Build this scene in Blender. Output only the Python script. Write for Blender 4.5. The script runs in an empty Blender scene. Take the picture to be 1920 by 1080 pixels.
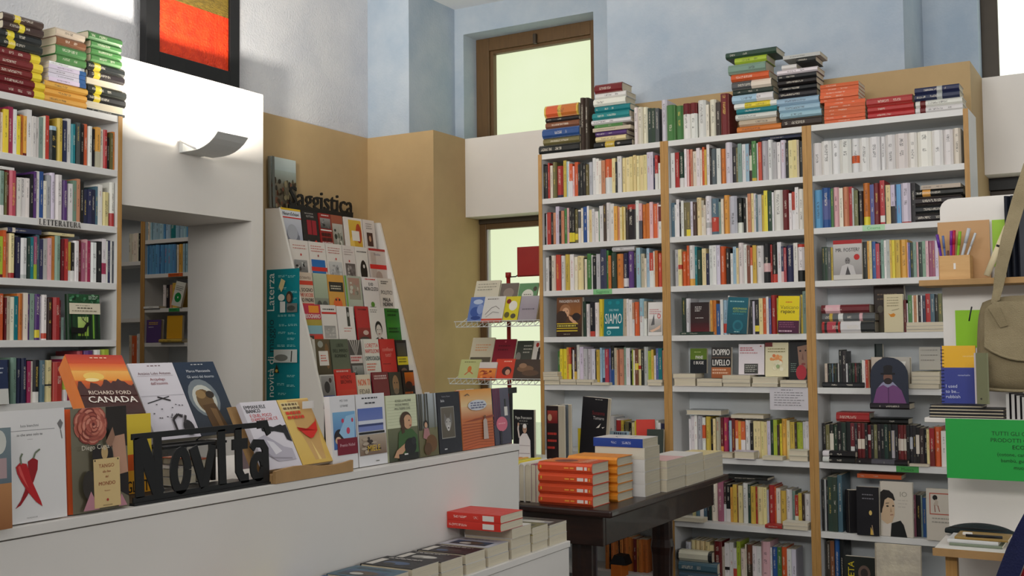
import bpy, bmesh, math, random, re
from mathutils import Matrix, Vector

rnd = random.Random(7)
scene = bpy.context.scene
C = scene.collection

# ------------------------------------------------------------------ camera
YAW, PITCH, ROLL, FPX, ZC = -0.529076828, 0.0508970485, -0.0100461106, 2072.61189, 1.55
_fwd = Vector((math.sin(YAW) * math.cos(PITCH), math.cos(YAW) * math.cos(PITCH), math.sin(PITCH)))
_rt = Vector((math.cos(YAW), -math.sin(YAW), 0))
_up = _rt.cross(_fwd)
_r2 = math.cos(ROLL) * _rt + math.sin(ROLL) * _up
_u2 = -math.sin(ROLL) * _rt + math.cos(ROLL) * _up
cam_data = bpy.data.cameras.new('camera')
cam_data.sensor_width = 36.0
cam_data.lens = FPX / 1920 * 36.0
cam_data.clip_start = 0.05
cam = bpy.data.objects.new('camera', cam_data)
cam.matrix_world = Matrix(((_r2.x, _u2.x, -_fwd.x, 0), (_r2.y, _u2.y, -_fwd.y, 0), (_r2.z, _u2.z, -_fwd.z, ZC), (0, 0, 0, 1)))
C.objects.link(cam)
scene.camera = cam

# ------------------------------------------------------------------ world, lights, exposure
scene.view_settings.view_transform = 'Standard'
scene.view_settings.look = 'None'
scene.view_settings.gamma = 1.0
scene.view_settings.use_curve_mapping = False
scene.view_settings.exposure = 0.0
world = bpy.data.worlds.new('daylight')
scene.world = world
world.use_nodes = True
world.node_tree.nodes['Background'].inputs[0].default_value = (0.95, 0.97, 1.0, 1)
world.node_tree.nodes['Background'].inputs[1].default_value = 0.05


def area(name, loc, target, sx, sy, watts, col=(1, 1, 1)):
    d = bpy.data.lights.new(name, 'AREA')
    d.shape = 'RECTANGLE'
    d.size, d.size_y, d.energy, d.color = sx, sy, watts, col
    o = bpy.data.objects.new(name, d)
    o.location = loc
    o.rotation_euler = (Vector(target) - Vector(loc)).to_track_quat('-Z', 'Y').to_euler()
    C.objects.link(o)
    return o


# shop front behind the camera, tall window on the street side, lamps under the ceiling
area('shop_front_daylight', (-0.4, -3.3, 3.05), (-1.8, 6.0, 2.6), 5.0, 1.6, 365, (1.0, 0.975, 0.93))
area('street_window_daylight', (2.9, 2.6, 2.1), (-3.0, 2.4, 1.3), 2.2, 1.8, 50, (0.97, 0.98, 1.0))
area('ceiling_lamp_light', (-2.0, 3.3, 4.45), (-2.2, 3.9, 2.0), 1.5, 1.0, 9, (1.0, 0.96, 0.89))
area('next_room_light', (-7.0, 4.7, 3.4), (-7.0, 5.4, 1.6), 1.0, 1.0, 11, (1.0, 0.90, 0.78))


def px(x, y, X=None, Y=None, Z=None):
    """The point of the photograph's line of sight through (x, y) on one wall, front or shelf plane of the room."""
    d = _r2 * ((x - 960) / FPX) - _u2 * ((y - 540) / FPX) + _fwd
    if X is not None:
        t = X / d.x
    elif Y is not None:
        t = Y / d.y
    else:
        t = (Z - ZC) / d.z
    return Vector((0, 0, ZC)) + d * t


# ------------------------------------------------------------------ materials
def srgb(c):
    f = lambda v: ((v / 255 + 0.055) / 1.055) ** 2.4 if v > 10.3 else v / 255 / 12.92
    return (f(c[0]), f(c[1]), f(c[2]), 1.0)


def mat(name, col, rough=0.6, metal=0.0, var=0.0, vscale=6.0, bump=0.0, bscale=80.0, col2=None, stretch=None, spec=0.4, trans=0.0, coat=0.0):
    m = bpy.data.materials.new(name)
    m.use_nodes = True
    nt = m.node_tree
    b = nt.nodes['Principled BSDF']
    b.inputs['Base Color'].default_value = srgb(col)
    b.inputs['Roughness'].default_value = rough
    b.inputs['Metallic'].default_value = metal
    b.inputs['Specular IOR Level'].default_value = spec
    b.inputs['Transmission Weight'].default_value = trans
    b.inputs['Coat Weight'].default_value = coat
    tc = nt.nodes.new('ShaderNodeTexCoord')
    src = tc.outputs['Object']
    if stretch:
        mp = nt.nodes.new('ShaderNodeMapping')
        mp.inputs['Scale'].default_value = stretch
        nt.links.new(src, mp.inputs[0])
        src = mp.outputs[0]
    if var or col2:
        n = nt.nodes.new('ShaderNodeTexNoise')
        n.inputs['Scale'].default_value = vscale
        n.inputs['Detail'].default_value = 6
        n.inputs['Roughness'].default_value = 0.62
        nt.links.new(src, n.inputs['Vector'])
        r = nt.nodes.new('ShaderNodeValToRGB')
        if col2 is None:
            col2 = tuple(max(0, v * (1 - var)) for v in col)
        r.color_ramp.elements[0].position, r.color_ramp.elements[1].position = 0.32, 0.68
        r.color_ramp.elements[0].color, r.color_ramp.elements[1].color = srgb(col2), srgb(col)
        nt.links.new(n.outputs['Fac'], r.inputs[0])
        nt.links.new(r.outputs[0], b.inputs['Base Color'])
    if bump:
        n2 = nt.nodes.new('ShaderNodeTexNoise')
        n2.inputs['Scale'].default_value = bscale
        n2.inputs['Detail'].default_value = 5
        nt.links.new(src, n2.inputs['Vector'])
        bp = nt.nodes.new('ShaderNodeBump')
        bp.inputs['Strength'].default_value = bump
        bp.inputs['Distance'].default_value = 0.01
        nt.links.new(n2.outputs['Fac'], bp.inputs['Height'])
        nt.links.new(bp.outputs[0], b.inputs['Normal'])
    return m


def glow(name, col, strength, col2=None, scale=1.5):
    m = bpy.data.materials.new(name)
    m.use_nodes = True
    nt = m.node_tree
    b = nt.nodes['Principled BSDF']
    b.inputs['Base Color'].default_value = (0.03, 0.03, 0.03, 1)
    b.inputs['Roughness'].default_value = 0.5
    b.inputs['Emission Color'].default_value = srgb(col)
    b.inputs['Emission Strength'].default_value = strength
    if col2:
        n = nt.nodes.new('ShaderNodeTexNoise')
        n.inputs['Scale'].default_value = scale
        r = nt.nodes.new('ShaderNodeValToRGB')
        r.color_ramp.elements[0].position, r.color_ramp.elements[1].position = 0.35, 0.7
        r.color_ramp.elements[0].color, r.color_ramp.elements[1].color = srgb(col2), srgb(col)
        nt.links.new(n.outputs['Fac'], r.inputs[0])
        nt.links.new(r.outputs[0], b.inputs['Emission Color'])
    return m


M = {
    'blue': mat('blue_plaster', (184, 194, 204), 0.9, var=0, col2=(160, 176, 193), vscale=2.2, bump=0.25, bscale=60),
    'lamp_toned_plaster': mat('lamp_toned_plaster', (214, 214, 216), 0.92, col2=(196, 198, 204), vscale=2.5, bump=0.5, bscale=75),  # bluish plaster, greyed by warm lamp light put into the colour
    'tan': mat('tan_paint', (186, 158, 114), 0.75, var=0.05, vscale=3, bump=0.05, bscale=300),
    'white': mat('white_laminate', (226, 221, 214), 0.45, var=0.02, vscale=2),
    'shelf': mat('shelf_white', (222, 221, 218), 0.42, var=0.03, vscale=3),
    'back': mat('bookcase_back', (214, 219, 222), 0.6, var=0.04, vscale=2),
    'beech': mat('beech_edge', (188, 146, 86), 0.5, col2=(168, 124, 66), vscale=4, stretch=(18, 18, 1.2)),
    'dark_wood': mat('dark_walnut', (52, 30, 24), 0.35, col2=(30, 17, 14), vscale=3, stretch=(2, 14, 14), coat=0.2),
    'floor': mat('floor_tile', (84, 74, 64), 0.35, var=0.1, vscale=4),
    'ceiling': mat('ceiling_paint', (232, 234, 238), 0.9, var=0.03, vscale=2),
    'brown_frame': mat('brown_window_frame', (104, 78, 48), 0.5, var=0.12, vscale=8, stretch=(10, 10, 1)),
    'dark_frame': mat('dark_window_frame', (66, 56, 44), 0.5, var=0.1, vscale=8),
    'frost': glow('frosted_glass', (232, 241, 206), 0.98, (226, 237, 196)),
    'bright': glow('bright_glass', (250, 255, 240), 1.35),
    'black': mat('black_metal', (20, 20, 21), 0.5, var=0.2, vscale=20),
    'wire': mat('wire_coating', (214, 216, 214), 0.4, var=0.03),
    'red': mat('red_lacquer', (150, 26, 22), 0.45, var=0.06, vscale=5),
    'lamp': mat('lamp_metal', (206, 207, 206), 0.45, var=0.03, vscale=3),
    'bulb': glow('lamp_tube', (255, 246, 226), 9.0),
    'page': mat('page_edges', (222, 211, 186), 0.9, var=0.12, vscale=6, stretch=(1, 120, 1)),
    'kraft': mat('kraft_card', (178, 140, 92), 0.8, var=0.08, vscale=14),
    'pale_wood': mat('pale_wood_box', (214, 172, 116), 0.6, col2=(198, 154, 98), vscale=6, stretch=(1, 1, 12)),
    'canvas': mat('canvas_cloth', (152, 138, 108), 0.95, col2=(128, 115, 86), vscale=6, bump=0.5, bscale=420),
    'canvas2': mat('canvas_trim', (164, 150, 118), 0.95, col2=(140, 127, 98), vscale=8, bump=0.5, bscale=420),
    'acrylic': mat('clear_acrylic', (235, 240, 238), 0.05, trans=0.92, spec=0.5),
    'navy_cloth': mat('navy_cloth', (30, 36, 78), 0.95, var=0.15, vscale=10, bump=0.4, bscale=200),
    'red_cloth': mat('red_cloth', (150, 26, 34), 0.95, var=0.15, vscale=10, bump=0.4, bscale=200),
    'pouch': mat('dark_pouch', (26, 40, 42), 0.8, var=0.2, vscale=14, bump=0.3, bscale=150),
    'silver': mat('silver_foil', (232, 222, 196), 0.22, metal=0.15, col2=(196, 186, 170), vscale=7, bump=0.6, bscale=16, coat=0.8),
    'paint_red': mat('impasto_red', (236, 70, 24), 0.55, col2=(204, 46, 14), vscale=16, bump=1.0, bscale=70),
    'paint_gold': mat('impasto_gold', (150, 124, 44), 0.5, col2=(98, 80, 30), vscale=22, bump=1.0, bscale=60, stretch=(1, 1, 3)),
    'photo': mat('landscape_photo', (168, 172, 160), 0.4, col2=(86, 74, 58), vscale=14, stretch=(1, 1, 1.4)),
}


def cover_material():
    """Printed covers: colour comes from the mesh attribute 'Col'; spines carry rows of small printed letters in the ink colour 'Ink'."""
    m = bpy.data.materials.new('printed_cover')
    m.use_nodes = True
    nt = m.node_tree
    L = nt.links.new
    b = nt.nodes['Principled BSDF']
    b.inputs['Roughness'].default_value = 0.42
    b.inputs['Specular IOR Level'].default_value = 0.35
    col = nt.nodes.new('ShaderNodeAttribute'); col.attribute_name = 'Col'
    ink = nt.nodes.new('ShaderNodeAttribute'); ink.attribute_name = 'Ink'
    uv = nt.nodes.new('ShaderNodeUVMap'); uv.uv_map = 'spine'
    sep = nt.nodes.new('ShaderNodeSeparateXYZ'); L(uv.outputs[0], sep.inputs[0])
    info = nt.nodes.new('ShaderNodeObjectInfo')

    def mth(op, a, bb=None, c=None):
        n = nt.nodes.new('ShaderNodeMath'); n.operation = op
        for i, v in enumerate((a, bb, c)):
            if v is None:
                continue
            if isinstance(v, (int, float)):
                n.inputs[i].default_value = v
            else:
                L(v, n.inputs[i])
        return n.outputs[0]
    u, v = sep.outputs[0], sep.outputs[1]
    strip = mth('LESS_THAN', mth('ABSOLUTE', mth('SUBTRACT', u, 0.5)), 0.15)
    lo = mth('MULTIPLY_ADD', info.outputs['Random'], 0.25, 0.22)
    inv = mth('MULTIPLY', mth('GREATER_THAN', v, lo), mth('LESS_THAN', v, mth('ADD', lo, 0.5)))
    tc = nt.nodes.new('ShaderNodeTexCoord')
    s2 = nt.nodes.new('ShaderNodeSeparateXYZ'); L(tc.outputs['Object'], s2.inputs[0])
    comb = nt.nodes.new('ShaderNodeCombineXYZ')
    L(mth('FLOOR', mth('MULTIPLY', s2.outputs[2], 420.0)), comb.inputs[0])
    L(mth('MULTIPLY', info.outputs['Random'], 91.0), comb.inputs[1])
    L(mth('FLOOR', mth('MULTIPLY', u, 13.0)), comb.inputs[2])
    wn = nt.nodes.new('ShaderNodeTexWhiteNoise'); wn.noise_dimensions = '3D'; L(comb.outputs[0], wn.inputs['Vector'])
    letters = mth('GREATER_THAN', wn.outputs['Value'], 0.45)
    comb2 = nt.nodes.new('ShaderNodeCombineXYZ')
    L(mth('FLOOR', mth('MULTIPLY', s2.outputs[2], 42.0)), comb2.inputs[0]); L(info.outputs['Random'], comb2.inputs[1])
    wn2 = nt.nodes.new('ShaderNodeTexWhiteNoise'); wn2.noise_dimensions = '3D'; L(comb2.outputs[0], wn2.inputs['Vector'])
    words = mth('GREATER_THAN', wn2.outputs['Value'], 0.3)
    mask = mth('MULTIPLY', mth('MULTIPLY', strip, inv), mth('MULTIPLY', letters, words))
    mask = mth('MULTIPLY', mask, 0.6)
    mix = nt.nodes.new('ShaderNodeMix'); mix.data_type = 'RGBA'
    L(mask, mix.inputs['Factor']); L(col.outputs['Color'], mix.inputs['A']); L(ink.outputs['Color'], mix.inputs['B'])
    nz = nt.nodes.new('ShaderNodeTexNoise'); nz.inputs['Scale'].default_value = 45.0; L(tc.outputs['Object'], nz.inputs['Vector'])
    rr = nt.nodes.new('ShaderNodeMapRange'); L(nz.outputs['Fac'], rr.inputs[0]); rr.inputs[3].default_value = 0.32; rr.inputs[4].default_value = 0.55
    L(rr.outputs[0], b.inputs['Roughness'])
    L(mix.outputs['Result'], b.inputs['Base Color'])
    return m


def print_material(name, rough):
    m = bpy.data.materials.new(name)
    m.use_nodes = True
    nt = m.node_tree
    b = nt.nodes['Principled BSDF']
    b.inputs['Specular IOR Level'].default_value = 0.3
    a = nt.nodes.new('ShaderNodeAttribute'); a.attribute_name = 'Col'
    tc = nt.nodes.new('ShaderNodeTexCoord')
    n = nt.nodes.new('ShaderNodeTexNoise'); n.inputs['Scale'].default_value = 60.0
    nt.links.new(tc.outputs['Object'], n.inputs['Vector'])
    r = nt.nodes.new('ShaderNodeMapRange'); r.inputs[3].default_value = rough - 0.08; r.inputs[4].default_value = rough + 0.1
    nt.links.new(n.outputs['Fac'], r.inputs[0]); nt.links.new(r.outputs[0], b.inputs['Roughness'])
    nt.links.new(a.outputs['Color'], b.inputs['Base Color'])
    return m


M['cover'] = cover_material()
M['print'] = print_material('flat_print', 0.42)


# ------------------------------------------------------------------ object helpers
def tag(o, label=None, cat=None, group=None, kind=None):
    if label: o['label'] = label
    if cat: o['category'] = cat
    if group: o['group'] = group
    if kind: o['kind'] = kind
    return o


def thing(name, label, cat, loc=(0, 0, 0), group=None, rot=(0, 0, 0)):
    o = bpy.data.objects.new(name, None)
    o.empty_display_size = 0.05
    o.location, o.rotation_euler = loc, rot
    C.objects.link(o)
    return tag(o, label, cat, group)


def link(name, me, m, parent=None, world_coords=True):
    o = bpy.data.objects.new(name, me)
    if m is not None:
        me.materials.append(m)
    C.objects.link(o)
    if parent is not None:
        o.parent = parent
        if world_coords:
            o.location = -Vector(parent.location)
    return o


def mesh(name, verts, faces, m, parent=None, smooth=False, world_coords=True):
    me = bpy.data.meshes.new(name)
    me.from_pydata([tuple(v) for v in verts], [], faces)
    if smooth:
        me.polygons.foreach_set('use_smooth', [True] * len(me.polygons))
    me.update()
    return link(name, me, m, parent, world_coords)


BOXF = [(0, 3, 2, 1), (4, 5, 6, 7), (0, 1, 5, 4), (1, 2, 6, 5), (2, 3, 7, 6), (3, 0, 4, 7)]


def boxv(x0, x1, y0, y1, z0, z1):
    return [(x0, y0, z0), (x1, y0, z0), (x1, y1, z0), (x0, y1, z0), (x0, y0, z1), (x1, y0, z1), (x1, y1, z1), (x0, y1, z1)]


def box(name, x0, x1, y0, y1, z0, z1, m, parent=None, bevel=0.0, world_coords=True):
    if bevel:
        bm = bmesh.new()
        vs = [bm.verts.new(v) for v in boxv(x0, x1, y0, y1, z0, z1)]
        for f in BOXF:
            bm.faces.new([vs[i] for i in f])
        bmesh.ops.bevel(bm, geom=list(bm.edges), offset=bevel, segments=2, affect='EDGES', profile=0.5)
        me = bpy.data.meshes.new(name)
        bm.to_mesh(me); bm.free()
        return link(name, me, m, parent, world_coords)
    return mesh(name, boxv(x0, x1, y0, y1, z0, z1), BOXF, m, parent, world_coords=world_coords)


def prism(name, pts, axis, a, b, m, parent=None, world_coords=True):
    """Outline of 2D points extruded along an axis from a to b (x: points are (y, z); y: (x, z); z: (x, y))."""
    n = len(pts)
    def P(p, t):
        return {'x': (t, p[0], p[1]), 'y': (p[0], t, p[1]), 'z': (p[0], p[1], t)}[axis]
    vs = [P(p, a) for p in pts] + [P(p, b) for p in pts]
    fs = [tuple(range(n))[::-1], tuple(range(n, 2 * n))] + [(i, (i + 1) % n, n + (i + 1) % n, n + i) for i in range(n)]
    o = mesh(name, vs, fs, m, parent, world_coords=world_coords)
    bm = bmesh.new(); bm.from_mesh(o.data)
    bmesh.ops.recalc_face_normals(bm, faces=bm.faces)
    bm.to_mesh(o.data); bm.free()
    return o


def tube_geo(path, r, seg=6):
    vs, fs = [], []
    path = [Vector(p) for p in path]
    for i, p in enumerate(path):
        d = (path[min(i + 1, len(path) - 1)] - path[max(i - 1, 0)]).normalized()
        a = d.cross(Vector((0, 0, 1)))
        if a.length < 1e-3:
            a = d.cross(Vector((1, 0, 0)))
        a.normalize(); c = d.cross(a)
        for k in range(seg):
            t = 2 * math.pi * k / seg
            vs.append(p + (a * math.cos(t) + c * math.sin(t)) * r)
    for i in range(len(path) - 1):
        for k in range(seg):
            k2 = (k + 1) % seg
            fs.append((i * seg + k, i * seg + k2, (i + 1) * seg + k2, (i + 1) * seg + k))
    fs.append(tuple(range(seg))[::-1])
    fs.append(tuple(range((len(path) - 1) * seg, len(path) * seg)))
    return vs, fs


def tube(name, path, r, m, parent=None, seg=8, world_coords=True):
    v, f = tube_geo(path, r, seg)
    return mesh(name, v, f, m, parent, True, world_coords)


# ------------------------------------------------------------------ flat print: polygons and letters as coloured faces
_glyph = {}


def glyph(ch):
    if ch not in _glyph:
        def raw(s):
            c = bpy.data.curves.new('glyph', 'FONT')
            c.body, c.size, c.resolution_u = s, 1.0, 2
            o = bpy.data.objects.new('glyph', c)
            me = o.to_mesh()
            v = [(q.co.x, q.co.y) for q in me.vertices]
            f = [tuple(p.vertices) for p in me.polygons]
            o.to_mesh_clear()
            bpy.data.objects.remove(o); bpy.data.curves.remove(c)
            return v, f
        v, f = raw(ch) if ch != ' ' else ([], [])
        a, _ = raw('|' + ch + '|')
        b, _ = raw('||')
        adv = max(p[0] for p in a) - max(p[0] for p in b)
        _glyph[ch] = (v, f, adv)
    return _glyph[ch]


class Art:
    """Collects flat coloured shapes in the (0..1, 0..1) frame of a W x H sheet; later shapes lie on top."""

    def __init__(self, W, H):
        self.W, self.H, self.v, self.f, self.c, self.n, self.base = W, H, [], [], [], 0, None

    def _layer(self):
        self.n += 1
        return self.n

    def poly(self, pts, col, cols=None):
        k, b = self._layer(), len(self.v)
        for p in pts:
            self.v.append((min(1.0, max(0.0, p[0])) * self.W, k, min(1.0, max(0.0, p[1])) * self.H))
        self.f.append(tuple(range(b, b + len(pts))))
        self.c.append([srgb(q) for q in cols] if cols else [srgb(col)] * len(pts))
        return self

    def rect(self, x0, y0, x1, y1, col, top=None):
        return self.poly([(x0, y0), (x1, y0), (x1, y1), (x0, y1)], col, [col, col, top, top] if top else None)

    def ell(self, cx, cy, rx, ry, col, n=18, a0=0, a1=360):
        return self.poly([(cx + rx * math.cos(math.radians(a0 + (a1 - a0) * i / n)), cy + ry * math.sin(math.radians(a0 + (a1 - a0) * i / n))) for i in range(n if a1 - a0 >= 360 else n + 1)], col)

    def line(self, pts, w, col):
        asp = self.H / self.W
        for (x0, y0), (x1, y1) in zip(pts[:-1], pts[1:]):
            dx, dy = x1 - x0, (y1 - y0) * asp
            l = math.hypot(dx, dy) or 1
            nx, ny = -dy / l * w / 2, dx / l * w / 2 / asp
            self.poly([(x0 + nx, y0 + ny), (x0 - nx, y0 - ny), (x1 - nx, y1 - ny), (x1 + nx, y1 + ny)], col)
        return self

    def text(self, s, cx, cy, h, col, maxw=0.9, align='c', vertical=False, fat=0.0, squeeze=1.0):
        """h: capital height as a part of H (of W when vertical)."""
        hm = h * (self.W if vertical else self.H)
        sc = hm / 0.686
        w = sum(glyph(ch)[2] for ch in s) * sc * squeeze
        lim = maxw * (self.H if vertical else self.W)
        sx = sc * squeeze * min(1.0, lim / max(w, 1e-6))
        w = sum(glyph(ch)[2] for ch in s) * sx
        x = {'c': -w / 2, 'l': 0.0, 'r': -w}[align]
        for rep in ((0.0,) if not fat else (-fat, 0.0, fat)):
            k, xx = self._layer(), x
            for ch in s:
                v, f, adv = glyph(ch)
                b = len(self.v)
                for (gx, gy) in v:
                    a, d = xx + gx * sx + rep * hm, gy * sc - hm / 2
                    if vertical:
                        self.v.append((cx * self.W - d, k, cy * self.H + a))
                    else:
                        self.v.append((cx * self.W + a, k, cy * self.H + d))
                for q in f:
                    self.f.append(tuple(i + b for i in q))
                    self.c.append([srgb(col)] * len(q))
                xx += adv * sx
        return self

    def lines(self, x0, x1, y, n, dy, h, col, seed=1):
        """Rows of print too small to read in the photograph."""
        r = random.Random(seed)
        for i in range(n):
            x = x0
            end = x1 - (r.random() * 0.3 * (x1 - x0))
            while x < end:
                w = (0.05 + 0.1 * r.random()) * 0.8
                self.rect(x, y - i * dy, min(x + w, end + 0.02), y - i * dy + h, col)
                x += w + 0.025
        return self

    def build(self, name, parent, eps=0.00014, m=None):
        if self.base is not None:
            b = len(self.v)
            self.v += [(0.0, 0, 0.0), (self.W, 0, 0.0), (self.W, 0, self.H), (0.0, 0, self.H)]
            self.f.append((b, b + 1, b + 2, b + 3))
            self.c.append([srgb(self.base)] * 4)
        me = bpy.data.meshes.new(name)
        me.from_pydata([(x, -0.0004 - eps * k, z) for x, k, z in self.v], [], self.f)
        ca = me.color_attributes.new('Col', 'FLOAT_COLOR', 'CORNER')
        flat = []
        for cs in self.c:
            for c in cs:
                flat.extend(c)
        ca.data.foreach_set('color', flat)
        me.update()
        return link(name, me, m or M['print'], parent, False)


# ------------------------------------------------------------------ books
PAL = {
    'w': ('white', (222, 219, 215)), 'c': ('cream', (224, 214, 192)), 'i': ('ivory', (226, 207, 142)), 'g': ('grey', (178, 178, 178)),
    'G': ('dark grey', (84, 90, 94)), 'k': ('black', (32, 31, 33)), 'r': ('red', (182, 40, 36)), 'R': ('dark red', (118, 28, 32)),
    'j': ('vermilion', (206, 62, 42)), 'o': ('orange', (222, 88, 34)), 'q': ('amber', (210, 112, 36)), 'O': ('golden', (232, 164, 58)),
    'y': ('yellow', (230, 204, 36)), 'Y': ('mustard', (206, 170, 52)), 'v': ('violet', (88, 48, 118)), 'V': ('lilac', (206, 196, 214)),
    'b': ('blue', (36, 84, 152)), 'B': ('navy', (42, 48, 82)), 't': ('teal', (12, 122, 132)), 'T': ('sage', (122, 152, 134)),
    'n': ('green', (62, 122, 56)), 'N': ('dark green', (38, 62, 48)), 'l': ('lime', (166, 186, 38)), 's': ('sky blue', (148, 186, 206)),
    'S': ('bright blue', (84, 152, 206)), 'p': ('pink', (226, 176, 176)), 'P': ('magenta', (176, 40, 84)), 'm': ('brown', (128, 72, 46)),
    'M': ('dark brown', (66, 48, 42)), 'e': ('beige', (192, 178, 154)), 'a': ('salmon', (206, 134, 96)), 'd': ('rose', (188, 62, 74)),
    'f': ('periwinkle', (86, 92, 158)), 'h': ('slate blue', (72, 104, 122)), 'u': ('olive', (112, 106, 62)), 'x': ('mauve', (164, 84, 112)),
    'z': ('pale grey', (190, 191, 200)),
}
PAL = {k: (n, tuple(0.84 * v + 0.16 * (0.3 * c[0] + 0.55 * c[1] + 0.15 * c[2]) for v in c)) for k, (n, c) in PAL.items()}
LIGHT = set('wciygOYVTsSpeazlq')
ORD = ['first', 'second', 'third', 'fourth', 'fifth', 'sixth', 'seventh', 'eighth', 'ninth', 'tenth', 'eleventh', 'twelfth', 'thirteenth', 'fourteenth', 'fifteenth', 'sixteenth', 'seventeenth', 'eighteenth', 'nineteenth', 'twentieth']


def vary(c, amt=9):
    d = rnd.uniform(-amt, amt)
    return tuple(min(250, max(8, v + d + rnd.uniform(-4, 4))) for v in c)


def book_mesh(W, H, T, col, bands=(), ink=None, hard=False, spine=None):
    """Cover (spine at x = 0, front board at y = 0): a folded sheet with thickness; bands = [(low, high, colour)] in parts of H."""
    t = 0.0026 if hard else 0.0011
    bulge = 0.14 * T if hard else 0.0
    outer = [(W, 0.0), (0.006 if hard else 0.0005, 0.0), (-bulge, T * 0.28), (-bulge, T * 0.72), (0.006 if hard else 0.0005, T), (W, T)]
    inner = [(W, t), (t + 0.004, t), (t, T * 0.3), (t, T * 0.7), (t + 0.004, T - t), (W, T - t)]
    ring = outer + inner[::-1]
    n = len(ring)
    zs = sorted({0.0, 1.0, *[b[0] for b in bands], *[b[1] for b in bands]})
    vs, fs, cols, spn = [], [], [], []
    for z in zs:
        vs += [(p[0], p[1], z * H) for p in ring]
    for j in range(len(zs) - 1):
        zm = (zs[j] + zs[j + 1]) / 2
        cc = col
        for lo, hi, bc in bands:
            if lo <= zm <= hi:
                cc = bc
        for k in range(n):
            k2 = (k + 1) % n
            fs.append((j * n + k, (j + 1) * n + k, (j + 1) * n + k2, j * n + k2))
            out = k < 5
            cols.append((spine if spine and 1 <= k <= 3 else cc) if out or (hard and k in (5, n - 1)) else (214, 208, 196))
            spn.append(k if k in (1, 2, 3) else -1)
    top = (len(zs) - 1) * n
    for b, flip in ((0, False), (top, True)):
        for k in range(5):
            q = (b + k, b + k + 1, b + n - 2 - k, b + n - 1 - k)
            fs.append(q if flip else q[::-1])
            cols.append(col); spn.append(-1)
    me = bpy.data.meshes.new('cover')
    me.from_pydata(vs, [], fs)
    ca = me.color_attributes.new('Col', 'FLOAT_COLOR', 'CORNER')
    ia = me.color_attributes.new('Ink', 'FLOAT_COLOR', 'CORNER')
    uv = me.uv_layers.new(name='spine')
    fc, fi, fu = [], [], []
    ik = srgb(ink or (40, 40, 40))
    for f, c, s in zip(fs, cols, spn):
        sc = srgb(c)
        for vi in f:
            fc.extend(sc); fi.extend(ik)
            if s >= 0 and ink:
                fu.extend((min(1, max(0, vs[vi][1] / T)), vs[vi][2] / H))
            else:
                fu.extend((-1.0, -1.0))
    ca.data.foreach_set('color', fc); ia.data.foreach_set('color', fi); uv.data.foreach_set('uv', fu)
    me.update()
    return me


_pages = {}


def book(name, W, H, T, loc, rot, col, label, cat='book', group=None, bands=(), ink=None, hard=None, pages=True, art=None, spine=None):
    if hard is None:
        hard = T > 0.026
    o = link(name, book_mesh(W, H, T, col, bands, ink, hard, spine), M['cover'])
    o.location, o.rotation_euler = loc, rot
    tag(o, label, cat, group)
    if pages:
        g = 0.0032 if hard else 0.0006
        t = 0.0028 if hard else 0.0013
        box('page_block', 0.003, W - g, t, T - t, g, H - g, M['page'], o, world_coords=False)
    if art is not None:
        art.base = col
        art.build('cover_print', o)
    return o


TOK = re.compile(r'([A-Za-z])(\d+)(?:/(\d+))?((?:@[\d.]+-[\d.]+[A-Za-z])*)(\.?)')
BND = re.compile(r'@([\d.]+)-([\d.]+)([A-Za-z])')
R90 = math.pi / 2


def colour_words(c, bands):
    w = PAL[c][0]
    other = [PAL[b[2]][0] for b in bands if b[2] != c]
    return (w + '-and-' + other[0]).replace(' ', '-') if other else w


BAYS = {'A': ((-3.286, -2.494), (-2.442, -1.657), (-1.605, -0.830), (-7.315, -6.485), (-8.175, -7.367)), 'B': ((3.010, 3.802),)}


def clip(face, lo, hi, z):
    """Keep a book between the side panels of the bookcase it stands in."""
    if z < 2.72:
        m = (lo + hi) / 2
        for a, b in BAYS[face]:
            if a - 0.06 < m < b + 0.06:
                return max(lo, a + 0.0008), min(hi, b - 0.0008)
    return lo, hi


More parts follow.
